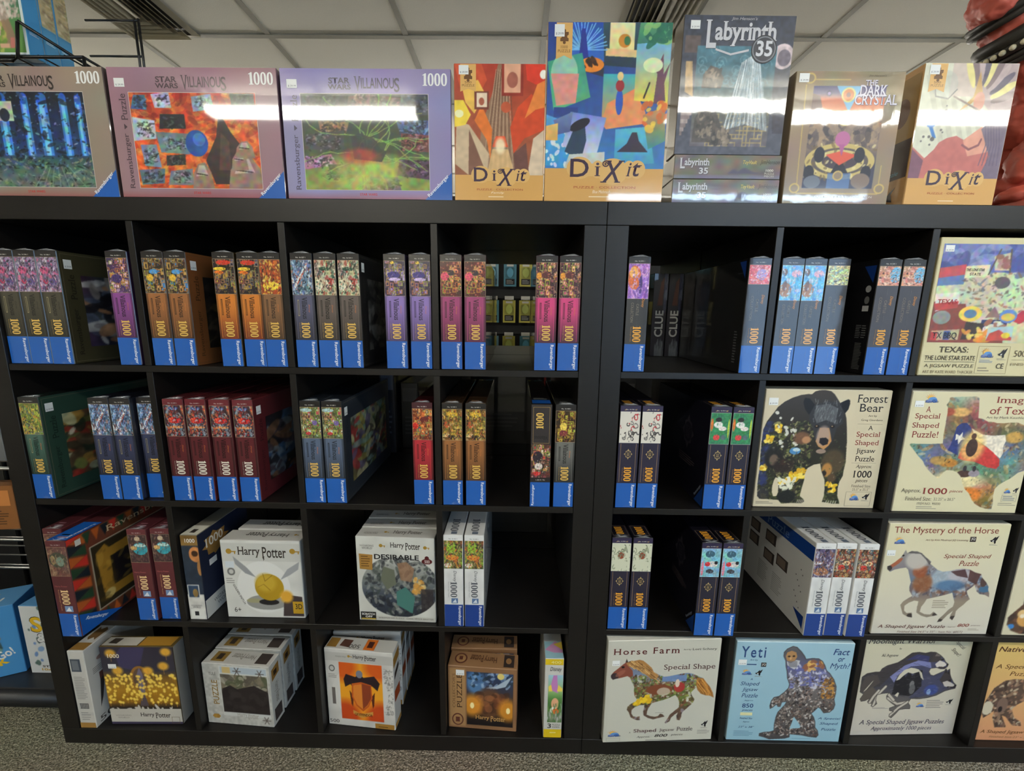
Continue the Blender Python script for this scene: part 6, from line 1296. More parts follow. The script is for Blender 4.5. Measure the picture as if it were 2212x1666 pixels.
# two boxes cut off by the right edge of the picture
w, h = .304, .325
B = shaped('shaped_puzzle_box', 'NA', 2.614, .022, 0, w, h, CREAM, 'yellow-orange puzzle box with a wolf, cut off at the right edge', 0, 0, (206, 170, 120))
c = ground_cv(150, (214, 150, 110), (220, 190, 112)); masked(c, 'NA'); c.vgrad([(0, (84, 66, 54)), (1, (96, 76, 66))]); c.flecks(500, 14, [(60, 46, 42), (150, 120, 96), (206, 190, 160), (110, 80, 70), (176, 130, 100)], .004, .016, (0, .1, .7, .65), 3, .75); c.ell(.04, .33, .05, .07, (206, 196, 170)); c.ell(.17, .36, .05, .08, (120, 96, 84)); c.ell(.16, .32, .02, .03, (40, 34, 34)); c.mask = None
B.pr('front', Print().raster(c, .001, .001, w - .001, h - .001, 0), 'cover_artwork')
P = Print(); BR = (110, 74, 40); S('Native', .02, .89, .27, .94, (90, 56, 36), 'bolditalic'); S('A Special Shaped', .03, .715, .6, .77, BR, 'italic'); S('Puzzle', .17, .658, .38, .70, BR, 'italic'); S('A Shaped Jigsaw Puzzle', .03, .065, .6, .11, BR, 'italic'); S('Finished Size 23" x 34"', .12, .03, .5, .05, (150, 110, 70), 'italic'); B.pr('front', P, 'lettering')
w, h = .31, .32
B = shaped('shaped_puzzle_box', 'CAT', 2.6, .01, 1, w, h, CREAM, 'cream puzzle box with a brown stocking picture, cut off at the right edge')
c = ground_cv(120, (214, 206, 176)); masked(c, 'CAT'); c.vgrad([(0, (120, 74, 50)), (.1, (84, 60, 46)), (.4, (56, 46, 44))]); c.flecks(120, 15, [(96, 70, 54), (50, 40, 40), (130, 90, 64)], .01, .03, (0, 0, .5, .4), 2.5, .6); c.ell(.17, .15, .07, .07, (214, 160, 90)); c.ell(.14, .2, .045, .04, (226, 190, 130)); c.ell(.14, .18, .02, .02, (240, 226, 200)); c.ell(.06, .08, .03, .024, (60, 130, 196)); c.mask = None
B.pr('front', Print().raster(c, .001, .001, w - .001, h - .001, 0), 'cover_artwork')

# souvenir collage in the top row
w, h = .316, .318
B = shaped('shaped_puzzle_box', 'TX', 2.252, .01, 3, w, h, CREAM, 'cream puzzle box with a crowded souvenir collage, top right cube', 0, 0, (214, 204, 160), .05, 'print_wrapped')
c = Cv(170, 130, (214, 210, 170)); c.noise(2, 5, .1, True)
c.rect(0, .72, 1, 1, (110, 120, 180)); c.flecks(60, 3, [(80, 96, 170), (150, 160, 206), (60, 70, 130)], .02, .05, (0, .74, 1, 1), 3, .6); c.poly([(0, .76), (.2, .8), (.2, .68), (0, .66)], (196, 76, 84)); c.poly([(0, .66), (.22, .7), (.2, .6), (0, .58)], (96, 120, 176)); c.poly([(.7, .8), (1, .86), (1, .72), (.74, .72)], (206, 90, 110)); c.poly([(.5, .84), (.66, .9), (.66, .74), (.5, .72)], (70, 84, 160))
c.flecks(260, 4, [(90, 86, 84), (150, 140, 120), (170, 110, 90), (110, 120, 140), (120, 96, 70)], .005, .012, (.2, .2, 1, .72), 3.5, .7)
c.poly([(0, 0), (0, .42), (.25, .4), (.3, .2), (.55, .22), (.6, .0)], (136, 62, 50)); c.ell(.08, .26, .07, .07, (140, 146, 140)); c.ell(.3, .3, .09, .08, (240, 214, 84)); c.ell(.3, .3, .05, .045, (90, 130, 170)); c.poly([(.02, .32), (.0, .5), (.18, .52), (.2, .4)], (236, 226, 214)); c.poly([(.02, .33), (.0, .4), (.19, .43), (.19, .36)], (190, 66, 60))
c.poly([(.02, .02), (.02, .12), (.24, .14), (.24, .03)], (196, 176, 140)); c.rect(.02, .02, .07, .11, (190, 60, 60)); c.rect(.12, .03, .17, .12, (70, 90, 150)); c.rect(.4, .1, .6, .24, (44, 50, 96)); c.flecks(14, 5, [(236, 226, 206), (170, 110, 80)], .012, .03, (.42, .12, .58, .22)); c.poly([(.26, .03), (.28, .22), (.42, .2), (.42, .05)], (60, 44, 40)); c.flecks(18, 6, [(240, 214, 110), (226, 160, 60)], .01, .025, (.26, .05, .46, .13), 3); c.ell(.43, .03, .07, .03, (226, 150, 50)); c.poly([(.46, .02), (.46, .16), (.66, .18), (.66, .04)], (180, 206, 210)); c.poly([(.46, .02), (.48, .1), (.55, .14), (.6, .1), (.66, .06), (.66, .03)], (196, 70, 60)); c.ell(.61, .08, .035, .03, (240, 206, 60))
c.poly([(.62, .24), (.7, .34), (.84, .34), (.7, .2)], (196, 50, 70)); c.ell(.6, .28, .07, .07, (96, 140, 200)); c.ell(.6, .27, .055, .04, (226, 196, 90)); c.ell(.5, .62, .06, .06, (96, 84, 90)); c.poly([(.42, .26), (.48, .38), (.54, .27)], (150, 110, 110)); c.ell(.86, .16, .1, .1, (80, 64, 74)); c.ell(.84, .08, .05, .05, (120, 80, 90)); c.ell(.94, .06, .06, .05, (110, 150, 80)); c.poly([(.2, .66), (.2, .78), (.38, .8), (.38, .68)], (234, 226, 180)); c.poly([(.4, .88), (.42, .74), (.53, .74), (.52, .92)], (206, 200, 170)); c.path([(.38, .7), (.44, .95)], .012, (90, 80, 70)); c.path([(.54, .72), (.52, .95)], .012, (90, 80, 70)); c.flecks(14, 8, [(150, 96, 90), (190, 150, 130)], .01, .03, (.44, .76, .51, .88)); c.noise(9, 40, .12, True)
P = Print().raster(c, .025 * w, .25 * h, w - .012, .955 * h, 0); B.pr('front', P, 'cover_artwork')
P = Print(); BK = (70, 58, 40); S('TEXAS:', .125, .176, .345, .22, BK, 'serifbold'); S('THE LONE STAR STATE', .03, .118, .405, .152, BK, 'bold'); P.rect(.03 * w, .104 * h, .405 * w, .107 * h, BK, 2); S('A JIGSAW PUZZLE', .036, .055, .405, .088, BK, 'sans'); S('ART BY KATE WARD THACKER', .03, .018, .41, .04, (120, 104, 76), 'sans'); P.frame(.42 * w, .02 * h, .655 * w, .226 * h, .0007, (140, 124, 90), 2); S('500 PIECES', .69, .15, .97, .196, (96, 82, 60), 'sans'); P.rect(.68 * w, .125 * h, .98 * w, .127 * h, (120, 106, 80), 2); S('FINISHED SIZE', .68, .082, .93, .103, (140, 126, 96), 'sans'); S('CE', .575, .058, .63, .097, (60, 54, 44), 'bold'); P.lines(.44 * w, .1 * h, .545 * w, .125 * h, 3, (120, 140, 170), 2).lines(.44 * w, .03 * h, .53 * w, .07 * h, 2, (140, 130, 110), 2); S('THE LONE STAR', .215, .765, .345, .785, (70, 60, 50), 'bolditalic', layer=4); S('STATE', .245, .735, .325, .755, (70, 60, 50), 'bold', layer=4); S('TEXAS', .05, .53, .19, .565, (160, 40, 44), 'serifbold', layer=4); S('TX BBQ', .055, .27, .235, .325, (50, 44, 50), 'bold', layer=4)
B.pr('front', P, 'lettering'); P = Print(); sun_logo(P, .44 * w, .13 * h, .54 * w, .215 * h); bird_logo(P, .565 * w, .13 * h, .64 * w, .215 * h); B.pr('front', P, 'maker_logos'); B.sticker('front', .035 * w, .9 * h, .1 * w, .945 * h)

# ------------------------------------------------------------------ wizard film boxes and others, lower left
GREY = (190, 188, 182)
def hp(P, x0, y0, x1, y1, col=(58, 50, 44), rot=0, layer=3):
    """the spiky two-word title; the P carries a lightning tail"""
    w, h = x1 - x0, y1 - y0
    if rot == 180: P.text('Harry', x0 + .52 * w, y0 + .2 * h, x1, y1, col, 'serifbold', 180, layer); P.text('Potter', x0, y0 + .2 * h, x0 + .5 * w, y1, col, 'serifbold', 180, layer)
    else: P.text('Harry', x0, y0 + .2 * h, x0 + .47 * w, y1, col, 'serifbold', 0, layer); P.text('Potter', x0 + .5 * w, y0 + .2 * h, x1, y1, col, 'serifbold', 0, layer)
    s = -1 if rot == 180 else 1; cx = x0 + .53 * w if s > 0 else x0 + .47 * w; yb = y0 + .3 * h if s > 0 else y1 - .06 * h
    if s > 0: P.poly([(cx - .015 * w, yb), (cx + .02 * w, yb), (cx + .005 * w, y0 + .14 * h), (cx + .02 * w, y0 + .14 * h), (cx - .01 * w, y0 - .06 * h), (cx - .005 * w, y0 + .1 * h), (cx - .02 * w, y0 + .1 * h)], col, layer)
    return P
def keys(P, x, y, s, col=(170, 134, 50)):
    P.disc(x, y, s, s, col, 2, 10).rect(x + s * .5, y - s * .3, x + s * 2.4, y + s * .1, col, 2).rect(x + s * 1.8, y - s, x + s * 2.2, y, col, 2)

# two maroon boxes with bunting covers
KIND['pennant'] = dict(band=(92, 40, 46), low=(88, 38, 44), hdr=(96, 42, 48), num=(240, 206, 150), plainband=True, art=lambda: sp_splash(61, (112, 76, 66), [(140, 110, 90), (90, 60, 56), (160, 130, 104)], 60, extra=((.5, .55, .46, .26, (70, 74, 60)), (.6, .5, .2, .16, (120, 140, 124)), (.25, .55, .12, .16, (150, 130, 90)))))
spine('pennant', 1, 0.052, 'maroon puzzle box half hidden behind one that juts out, third row', 0.002)
o = spine('pennant', 1, 0.1245, 'maroon bunting puzzle box jutting out over the shelf edge', -0.056)
c = Cv(150, 110, (112, 62, 40)); c.noise(3, 10, .15, True)
rg = random.Random(2)
cols = [(206, 56, 44), (44, 74, 50), (190, 96, 42), (30, 40, 46)]
for k in range(5):
    for j in range(12):
        a, b_ = (.0 if k % 2 == 0 else .04) + .0 + k * .0, 0
for j in range(9):
    v = .02 + j * .115
    c.poly([(0.0, v), (0.0, v + .11), (.1, v + .055)], cols[j % 4]); c.poly([(.115, v - .05), (.115, v + .06), (.015, v + .005)], cols[(j + 2) % 4])
for j in range(14):
    u = .1 + j * .065; c.poly([(u, .02), (u + .06, .02), (u + .03, .13)], cols[j % 4]); c.poly([(u, .99), (u + .06, .99), (u + .03, .86)], cols[(j + 1) % 4])
c.rect(.135, .13, .96, .82, (226, 216, 190)); c.rect(.142, .14, .953, .81, (50, 42, 26)); c.mask = ((c.u > .142) & (c.u < .953) & (c.v > .14) & (c.v < .81)).astype(float)
c.poly([(.19, .2), (.17, .72), (.24, .78), (.27, .72), (.9, .76), (.9, .66), (.27, .62), (.27, .3), (.9, .3), (.9, .2)], (168, 124, 44)); c.rect(.29, .32, .9, .61, (28, 26, 28)); c.ell(.5, .44, .06, .08, (80, 70, 46), soft=.6); c.ell(.23, .24, .04, .05, (206, 180, 110)); c.flecks(60, 3, [(120, 90, 34), (200, 160, 70), (60, 46, 26)], .01, .03, (.16, .18, .9, .78), 3, .4); c.mask = None
B = Ref(o); P = Print().raster(c, .001, .001, BD - .001, BH - .001, 0); B.pr('right', P, 'cover_artwork')
P = Print().poly([(.001, .001), (.11, .001), (.001, .062)], BLUE, 3).text_at('Ravensburger', .012, .036, .062, .011, -.5, (240, 244, 250), 'bolditalic', 5).text('Ravensburger', .1, .868 * BH, .33, .95 * BH, (206, 180, 140), 'serif', 0, 4); P.rect(.02, .9 * BH, .034, .96 * BH, (220, 216, 206), 3); B.pr('right', P, 'cover_lettering')
P = Print().rect(.001, .004, BW - .001, .095, BLUE, 1).text('Ravensburger', .7 * BW, .012, .88 * BW, .085, (226, 232, 244), 'bold', -90, 3); B.pr('top', P, 'top_brand_band')

# navy box, narrow side out
w, d, h = .046, .082, .25
d = .2
B = Box('jigsaw_box', w, d, h, (26, 32, 50), 'print_card', {'top': (120, 116, 104)}, (.4275, .012, RZ[1] + CURZ), 0, 0, 'narrow navy and white puzzle box with a peeking eye, third row')
c = Cv(30, 120, (34, 42, 60)); c.rect(0, .9, 1, 1, (150, 116, 62)); c.vgrad([(0, (210, 208, 202)), (.3, (212, 210, 204)), (.305, (40, 50, 66)), (.88, (50, 60, 72)), (.885, (150, 116, 62)), (1, (120, 92, 50))]); c.ell(.8, .78, .4, .09, (196, 130, 76)); c.ell(.75, .79, .2, .035, (60, 40, 28)); c.ell(.95, .62, .14, .09, (170, 120, 70)); c.rect(.05, .26, .75, .42, (226, 226, 220)); c.rect(.1, .27, .7, .41, (50, 70, 96)); c.ell(.5, .32, .16, .05, (150, 120, 70)); c.noise(3, 6, .1)
B.pr('front', Print().raster(c, .0008, .0008, w - .0008, h - .0008, 0), 'side_artwork')
P = Print().text('1000', .26 * w, .915 * h, .84 * w, .96 * h, (232, 230, 222), 'bold').text('WIZARDING', .14 * w, .165 * h, .8 * w, .18 * h, (120, 120, 120), 'serif').text('WORLD', .24 * w, .14 * h, .7 * w, .16 * h, (90, 90, 90), 'serif').rect(.1 * w, .015 * h, .9 * w, .125 * h, (226, 226, 220), 1).rect(.32 * w, .05 * h, .56 * w, .1 * h, (50, 50, 54), 2)
B.pr('front', P, 'lettering')
P = Print().rect(.001, .001, d - .001, .22 * h, (206, 206, 200), 1).rect(.001, .22 * h, d - .001, h - .001, (28, 36, 58), 1)
q = [(.03, .70), (.05, .69), (.055, .66), (.07, .69), (.1, .7), (.095, .77), (.115, .8), (.095, .83), (.1, .9), (.07, .9), (.055, .94), (.045, .9), (.02, .89), (.028, .83), (.01, .8), (.028, .77)]
P.poly([(a, b_ * h) for a, b_ in q], (150, 112, 56), 2).text_at('1000', .025, .79 * h, .065, .026, .0, (232, 228, 216), 'bold', 4).rect(.03, .57 * h, .058, .64 * h, (226, 226, 222), 3).text('WIZARDING', .03, .12 * h, .11, .16 * h, (110, 110, 108), 'serif').text('WORLD', .042, .06 * h, .098, .1 * h, (110, 110, 108), 'serif'); B.pr('right', P, 'cover_artwork')
P = Print().rect(.001, .001, w - .001, .05, (214, 210, 196), 1).rect(.35 * w, .012, .65 * w, .03, (60, 54, 48), 2); B.pr('top', P, 'top_print')

def white_card(w, d, h, x, y, rz, row, label, side=(206, 204, 198)):
    return Box('jigsaw_box', w, d, h, side, 'print_card', {'top': (196, 194, 188)}, (x + w / 2, y, RZ[row] + CURZ), rz, 0, label)

# white box with a golden ball
w, d, h = .215, .053, .231
def snow(label, y, x):
    B = white_card(w, d, h, x, y, 0, 1, label)
    c = Cv(150, 150, (214, 214, 208)); c.noise(2, 8, .04); c.rect(0, .74, 1, .97, (200, 200, 194)); c.ell(.5, .4, .34, .34, (224, 224, 220)); c.ell(.52, .2, .26, .1, (150, 150, 146)); c.ell(.36, .22, .1, .03, (160, 156, 120)); c.poly([(.14, .8), (.16, .7), (.28, .58), (.41, .53), (.3, .66)], (150, 152, 154)); c.poly([(.98, .74), (.96, .64), (.84, .56), (.72, .5), (.82, .64)], (160, 162, 164)); c.ell(.55, .205, .13, .04, (36, 34, 36)); c.ell(.57, .4, .185, .175, (176, 142, 34)); c.ell(.53, .46, .1, .09, (196, 164, 56), soft=.6); c.path([(.5, .58), (.52, .48), (.62, .56)], .006, (120, 92, 20)); c.path([(.42, .4), (.5, .44), (.58, .36)], .005, (140, 108, 26)); c.ell(.1, .6, .05, .05, (110, 110, 108)); c.ell(.1, .6, .03, .03, (190, 190, 186)); c.poly([(.72, .02), (.74, .2), (.84, .3), (.98, .28), (.99, .02)], (70, 60, 60)); c.ell(.78, .28, .06, .06, (226, 170, 60), soft=.7)
    B.pr('front', Print().raster(c, .001, .001, w - .001, h - .001, 0), 'cover_artwork')
    P = hp(Print(), .21 * w, .75 * h, .82 * w, .92 * h); keys(P, .1 * w, .86 * h, .008); keys(P, .9 * w, .87 * h, .008); P.text('6+', .095 * w, .07 * h, .18 * w, .135 * h, (60, 56, 50), 'sans'); P.rect(.85 * w, .06 * h, .985 * w, .22 * h, (190, 150, 40), 2); P.text('3D', .88 * w, .12 * h, .97 * w, .19 * h, (40, 34, 30), 'bold'); P.text_at('GOLDEN SNITCH', .105 * w, .43 * h, .065, .006, -1.15, (70, 66, 60), 'bold'); P.lines(.03 * w, .44 * h, .14 * w, .52 * h, 3, (150, 150, 146), 2).rect(.04 * w, .65 * h, .15 * w, .73 * h, (206, 214, 220), 2); B.pr('front', P, 'lettering')
    P = Print(); hp(P, .25 * w, .012, .8 * w, .04, (70, 66, 62), 180); keys(P, .88 * w, .03, .004); B.pr('top', P, 'top_print')
    return B
snow('white puzzle box with a golden ball on a stand, third row', .024, .5)
snow('white golden-ball puzzle box, the one standing behind its twin', .084, .51)

# scratch-off box, three deep
w, d, h = .212, .046, .25
def scratch(label, y, rz):
    B = white_card(w, d, h, .8655, y, rz, 1, label)
    c = Cv(150, 150, (208, 208, 200)); c.noise(2, 8, .05); c.mask = ((np.hypot((c.u - .55) / .5, (c.v - .42) / .37) < 1) & (c.v < .8)).astype(float)
    c.vgrad([(.05, (40, 44, 56)), (.3, (62, 70, 84)), (.5, (120, 126, 124)), (.8, (196, 196, 190))]); c.flecks(420, 4, [(44, 46, 50), (96, 100, 96), (150, 152, 144), (60, 70, 64), (30, 34, 44)], .006, .026, (.1, .05, 1, .75), 3, .6); c.poly([(.3, .5), (.34, .66), (.48, .62), (.5, .45), (.38, .38)], (104, 108, 92)); c.poly([(.5, .2), (.5, .36), (.62, .42), (.74, .3), (.7, .1)], (70, 120, 112)); c.poly([(.52, .7), (.56, .5), (.7, .48), (.74, .64), (.64, .72)], (150, 112, 84), .8); c.flecks(20, 5, [(206, 150, 70), (226, 196, 130)], .012, .03, (.72, .36, .86, .52), 2, .8); c.rect(.82, .05, .98, .4, (50, 44, 46), .8); c.mask = None
    c.rect(.2, .0, 1, .055, (196, 194, 184))
    B.pr('front', Print().raster(c, .001, .001, w - .001, h - .001, 0), 'cover_artwork')
    P = hp(Print(), .44 * w, .845 * h, .82 * w, .94 * h); keys(P, .32 * w, .9 * h, .005); keys(P, .88 * w, .89 * h, .005); P.text('WIZARDING', .05 * w, .885 * h, .23 * w, .905 * h, (110, 106, 100), 'serif'); P.text('WORLD', .075 * w, .855 * h, .21 * w, .878 * h, (90, 86, 80), 'serif')
    P.text('DESIRABLE', .23 * w, .74 * h, .80 * w, .80 * h, (34, 32, 34), 'heavy'); P.poly([(.04 * w, .62 * h), (.2 * w, .61 * h), (.21 * w, .79 * h), (.035 * w, .80 * h)], (168, 126, 62), 2); P.lines(.06 * w, .64 * h, .18 * w, .78 * h, 5, (110, 76, 34), 3)
    P.rect(.86 * w, .7 * h, .94 * w, .76 * h, (90, 34, 36), 2).disc(.86 * w, .73 * h, .006, .006, (90, 34, 36), 2, 10).disc(.94 * w, .73 * h, .006, .006, (90, 34, 36), 2, 10).disc(.9 * w, .77 * h, .006, .006, (90, 34, 36), 2, 10); P.text('500', .87 * w, .712 * h, .935 * w, .748 * h, (220, 200, 190), 'bold', layer=4)
    P.rect(.02 * w, .01 * h, .22 * w, .105 * h, (30, 28, 28), 2); P.text('SCRATCH', .035 * w, .065 * h, .205 * w, .09 * h, (236, 234, 226), 'heavy'); P.text('OFF', .08 * w, .035 * h, .17 * w, .058 * h, (236, 234, 226), 'heavy'); P.rect(.03 * w, .012 * h, .215 * w, .028 * h, (190, 160, 60), 3); P.text('SCRATCH OFF PUZZLE · CASSE-TÊTE À GRATTER', .255 * w, .03 * h, .97 * w, .05 * h, (120, 116, 108), 'bold', layer=4); B.pr('front', P, 'lettering')
    P = Print(); P.text('Harry Potter', .45 * w, .012, .82 * w, .034, (96, 90, 84), 'serifbold'); P.text('WIZARDING WORLD', .08 * w, .012, .26 * w, .022, (130, 126, 120), 'serif'); keys(P, .35 * w, .024, .004); B.pr('top', P, 'top_print')
scratch('white scratch-off puzzle box in front of its twins, third row', .019, -.03)
scratch('white scratch-off puzzle box, middle one of three in line', .071, -.01)
scratch('white scratch-off puzzle box, rearmost of three in line', .124, 0)

# --- bottom row
w, d, h = .046, .21, .252
B = white_card(w, d, h, .0525, .002, 0, 0, 'narrow white puzzle box, side out, in the bottom left corner', (200, 198, 192))
P = Print().rect(.12 * w, .74 * h, .72 * w, .90 * h, (70, 80, 92), 1).rect(.2 * w, .76 * h, .6 * w, .88 * h, (110, 116, 124), 2).rect(.001, .002, w - .001, .075 * h, (170, 128, 66), 1); P.lines(.15 * w, .38 * h, .85 * w, .68 * h, 14, (150, 150, 146), 1).rect(.2 * w, .26 * h, .75 * w, .33 * h, (60, 60, 60), 1)
for k in range(6): P.rect((.22 + .09 * k) * w, .265 * h, (.25 + .09 * k) * w, .325 * h, (216, 216, 210), 2)
P.lines(.2 * w, .1 * h, .8 * w, .22 * h, 4, (160, 160, 156), 1); B.pr('front', P, 'side_print')
P = Print().text('500', .012, .03 * h, .075, .1 * h, (70, 66, 62), 'serif').disc(.045, .8 * h, .016, .03 * h, (150, 120, 110), 1).rect(.03, .5 * h, .05, .62 * h, (110, 70, 60), 1).lines(.015, .64 * h, .09, .72 * h, 4, (120, 116, 112), 1); P.poly([(.02, .2 * h), (.03, .52 * h), (.045, .56 * h), (.03, .3 * h)], (60, 56, 54), 1); P.text_at('Harry Potter', .085, .18 * h, .1, .02, 1.2, (110, 104, 98), 'serifbold'); B.pr('right', P, 'cover_print')
P = Print().rect(.05 * w, .004, .95 * w, .03, (150, 112, 56), 1).poly([(.2 * w, .05), (.4 * w, .04), (.6 * w, .05), (.8 * w, .04), (.85 * w, .08), (.6 * w, .09), (.4 * w, .08), (.2 * w, .09)], (110, 84, 50), 2); B.pr('top', P, 'top_print')

# candle-lit hall
w, d, h = .205, .04, .256
B = Box('jigsaw_box', w, d, h, (60, 50, 34), 'print_card', {'right': (150, 146, 138), 'top': (90, 74, 40)}, (.13 + w / 2, .017, RZ[0] + CURZ), .02, 0, 'puzzle box with a golden candle-lit hall at night, bottom row')
c = Cv(150, 180, (44, 36, 36)); c.vgrad([(0, (52, 44, 44)), (.22, (44, 36, 34)), (.3, (150, 104, 26)), (.45, (176, 128, 36)), (.62, (120, 88, 40)), (.7, (56, 54, 66)), (1, (50, 46, 60))])
c.poly([(.2, .9), (.3, 1), (.62, 1), (.5, .7), (.24, .74)], (72, 66, 112), .6); c.ell(.5, .6, .14, .16, (150, 104, 44)); c.ell(.5, .6, .1, .13, (96, 74, 60)); c.poly([(.46, .42), (.46, .66), (.5, .74), (.54, .66), (.54, .42)], (110, 104, 130)); c.poly([(.44, .24), (.56, .24), (.52, .42), (.48, .42)], (86, 76, 84))
rg = random.Random(5)
for k in range(170): u, v = rg.uniform(.02, .98), rg.uniform(.27, .66); c.line(u, v, u, v - .05, .008, (196, 140, 40), .7); c.ell(u, v, .014, .012, (250, 216, 96), .9, soft=.8)
for u, v in ((.14, .92), (.9, .94), (.84, .76), (.2, .7), (.62, .7)): c.ell(u, v, .05, .035, (240, 180, 60), .9, soft=.9); c.line(u, v, u, v - .1, .01, (200, 150, 70), .6)
c.rect(0, 0, 1, .2, (196, 192, 182)); c.rect(0, 0, 1, .03, (66, 60, 84)); c.flecks(16, 3, [(196, 192, 182)], .01, .02, (0, .19, 1, .21), 4, 1)
B.pr('front', Print().raster(c, .001, .001, w - .001, h - .001, 0), 'cover_artwork')
P = hp(Print(), .42 * w, .075 * h, .84 * w, .155 * h, (60, 52, 46)); P.text('WIZARDING', .07 * w, .11 * h, .29 * w, .13 * h, (150, 146, 138), 'serif'); P.text('WORLD', .1 * w, .08 * h, .26 * w, .1 * h, (140, 136, 128), 'serif'); P.text('1000', .1 * w, .86 * h, .26 * w, .91 * h, (226, 216, 190), 'bold'); P.frame(.85 * w, .012 * h, .96 * w, .1 * h, .001, (110, 90, 50), 2); B.pr('front', P, 'lettering'); B.sticker('front', .09 * w, .73 * h, .2 * w, .785 * h)
P = Print().rect(.02 * w, .004, .5 * w, .034, (206, 200, 188), 1).poly([(.08 * w, .012), (.2 * w, .01), (.22 * w, .03), (.1 * w, .03)], (80, 70, 60), 2).rect(.52 * w, .004, .96 * w, .036, (176, 130, 50), 1); B.pr('top', P, 'top_print')

# snowflake box and the two behind it
w, d, h = .2, .05, .2
def flake(label, y, x, rz, hh):
    B = white_card(w, d, hh, x, y, rz, 0, label, (190, 190, 184)); h = hh
    c = Cv(130, 120, (186, 186, 180)); c.noise(4, 30, .1); c.rect(.25, .14, .97, .98, (206, 208, 204)); c.rect(.27, .86, .96, .96, (176, 190, 200)); c.rect(.3, .86, .42, .96, (206, 180, 120)); c.mask = ((c.u > .26) & (c.u < .965) & (c.v > .2) & (c.v < .84)).astype(float)
    c.vgrad([(.2, (40, 34, 34)), (.55, (52, 44, 42)), (.62, (110, 104, 92)), (.84, (150, 146, 132))]); c.flecks(70, 3, [(120, 110, 90), (90, 84, 74), (170, 166, 150), (84, 90, 66)], .02, .05, (.26, .62, .97, .84), 2.4, .7); c.poly([(.26, .2), (.28, .6), (.4, .66), (.5, .6), (.62, .64), (.76, .68), (.96, .58), (.97, .2)], (44, 38, 38)); c.flecks(30, 4, [(56, 50, 50), (34, 30, 30)], .03, .07, (.28, .22, .95, .55), 2, .6); c.mask = None
    for u, v in ((.52, .9), (.86, .88), (.9, .1)):
        for k in range(6): a = k * math.pi / 3; c.line(u, v, u + .06 * math.cos(a), v + .065 * math.sin(a), .012, (90, 76, 70))
    B.pr('front', Print().raster(c, .001, .001, w - .001, h - .001, 0), 'cover_artwork')
    P = hp(Print(), .46 * w, .1 * h, .78 * w, .21 * h, (170, 166, 158)); P.text('PUZZLE', .12 * w, .33 * h, .21 * w, .73 * h, (150, 120, 60), 'bold', 90); P.text('YULE', .09 * w, .81 * h, .2 * w, .86 * h, (110, 106, 100), 'serif'); P.rect(.1 * w, .09 * h, .18 * w, .16 * h, (170, 130, 60), 2).disc(.1 * w, .125 * h, .004, .004, (170, 130, 60), 2, 10).disc(.18 * w, .125 * h, .004, .004, (170, 130, 60), 2, 10); B.pr('front', P, 'lettering')
    P = Print().rect(.1 * w, .008, .3 * w, .042, (140, 112, 58), 1).rect(.16 * w, .015, .24 * w, .035, (60, 50, 40), 2).rect(.76 * w, .008, .94 * w, .044, (70, 62, 58), 1); hp(P, .36 * w, .014, .72 * w, .038, (140, 134, 126), 180); B.pr('top', P, 'top_print')
    P = Print().poly([(.008, .72 * h), (.04, .76 * h), (.04, .93 * h), (.008, .9 * h)], (150, 112, 56), 1).rect(.016, .78 * h, .03, .86 * h, (60, 46, 34), 2).rect(.008, .06 * h, .04, .26 * h, (70, 62, 60), 1).text('Harry Potter', .014, .32 * h, .034, .66 * h, (140, 136, 130), 'serif', -90); B.pr('right', P, 'side_print')
flake('silver snowflake puzzle box in front of its twins, bottom row', .021, .403, -.06, .2)
flake('silver snowflake puzzle box, second in its line', .078, .404, -.03, .2)
flake('silver snowflake puzzle box, third in its line', .134, .405, 0, .2)

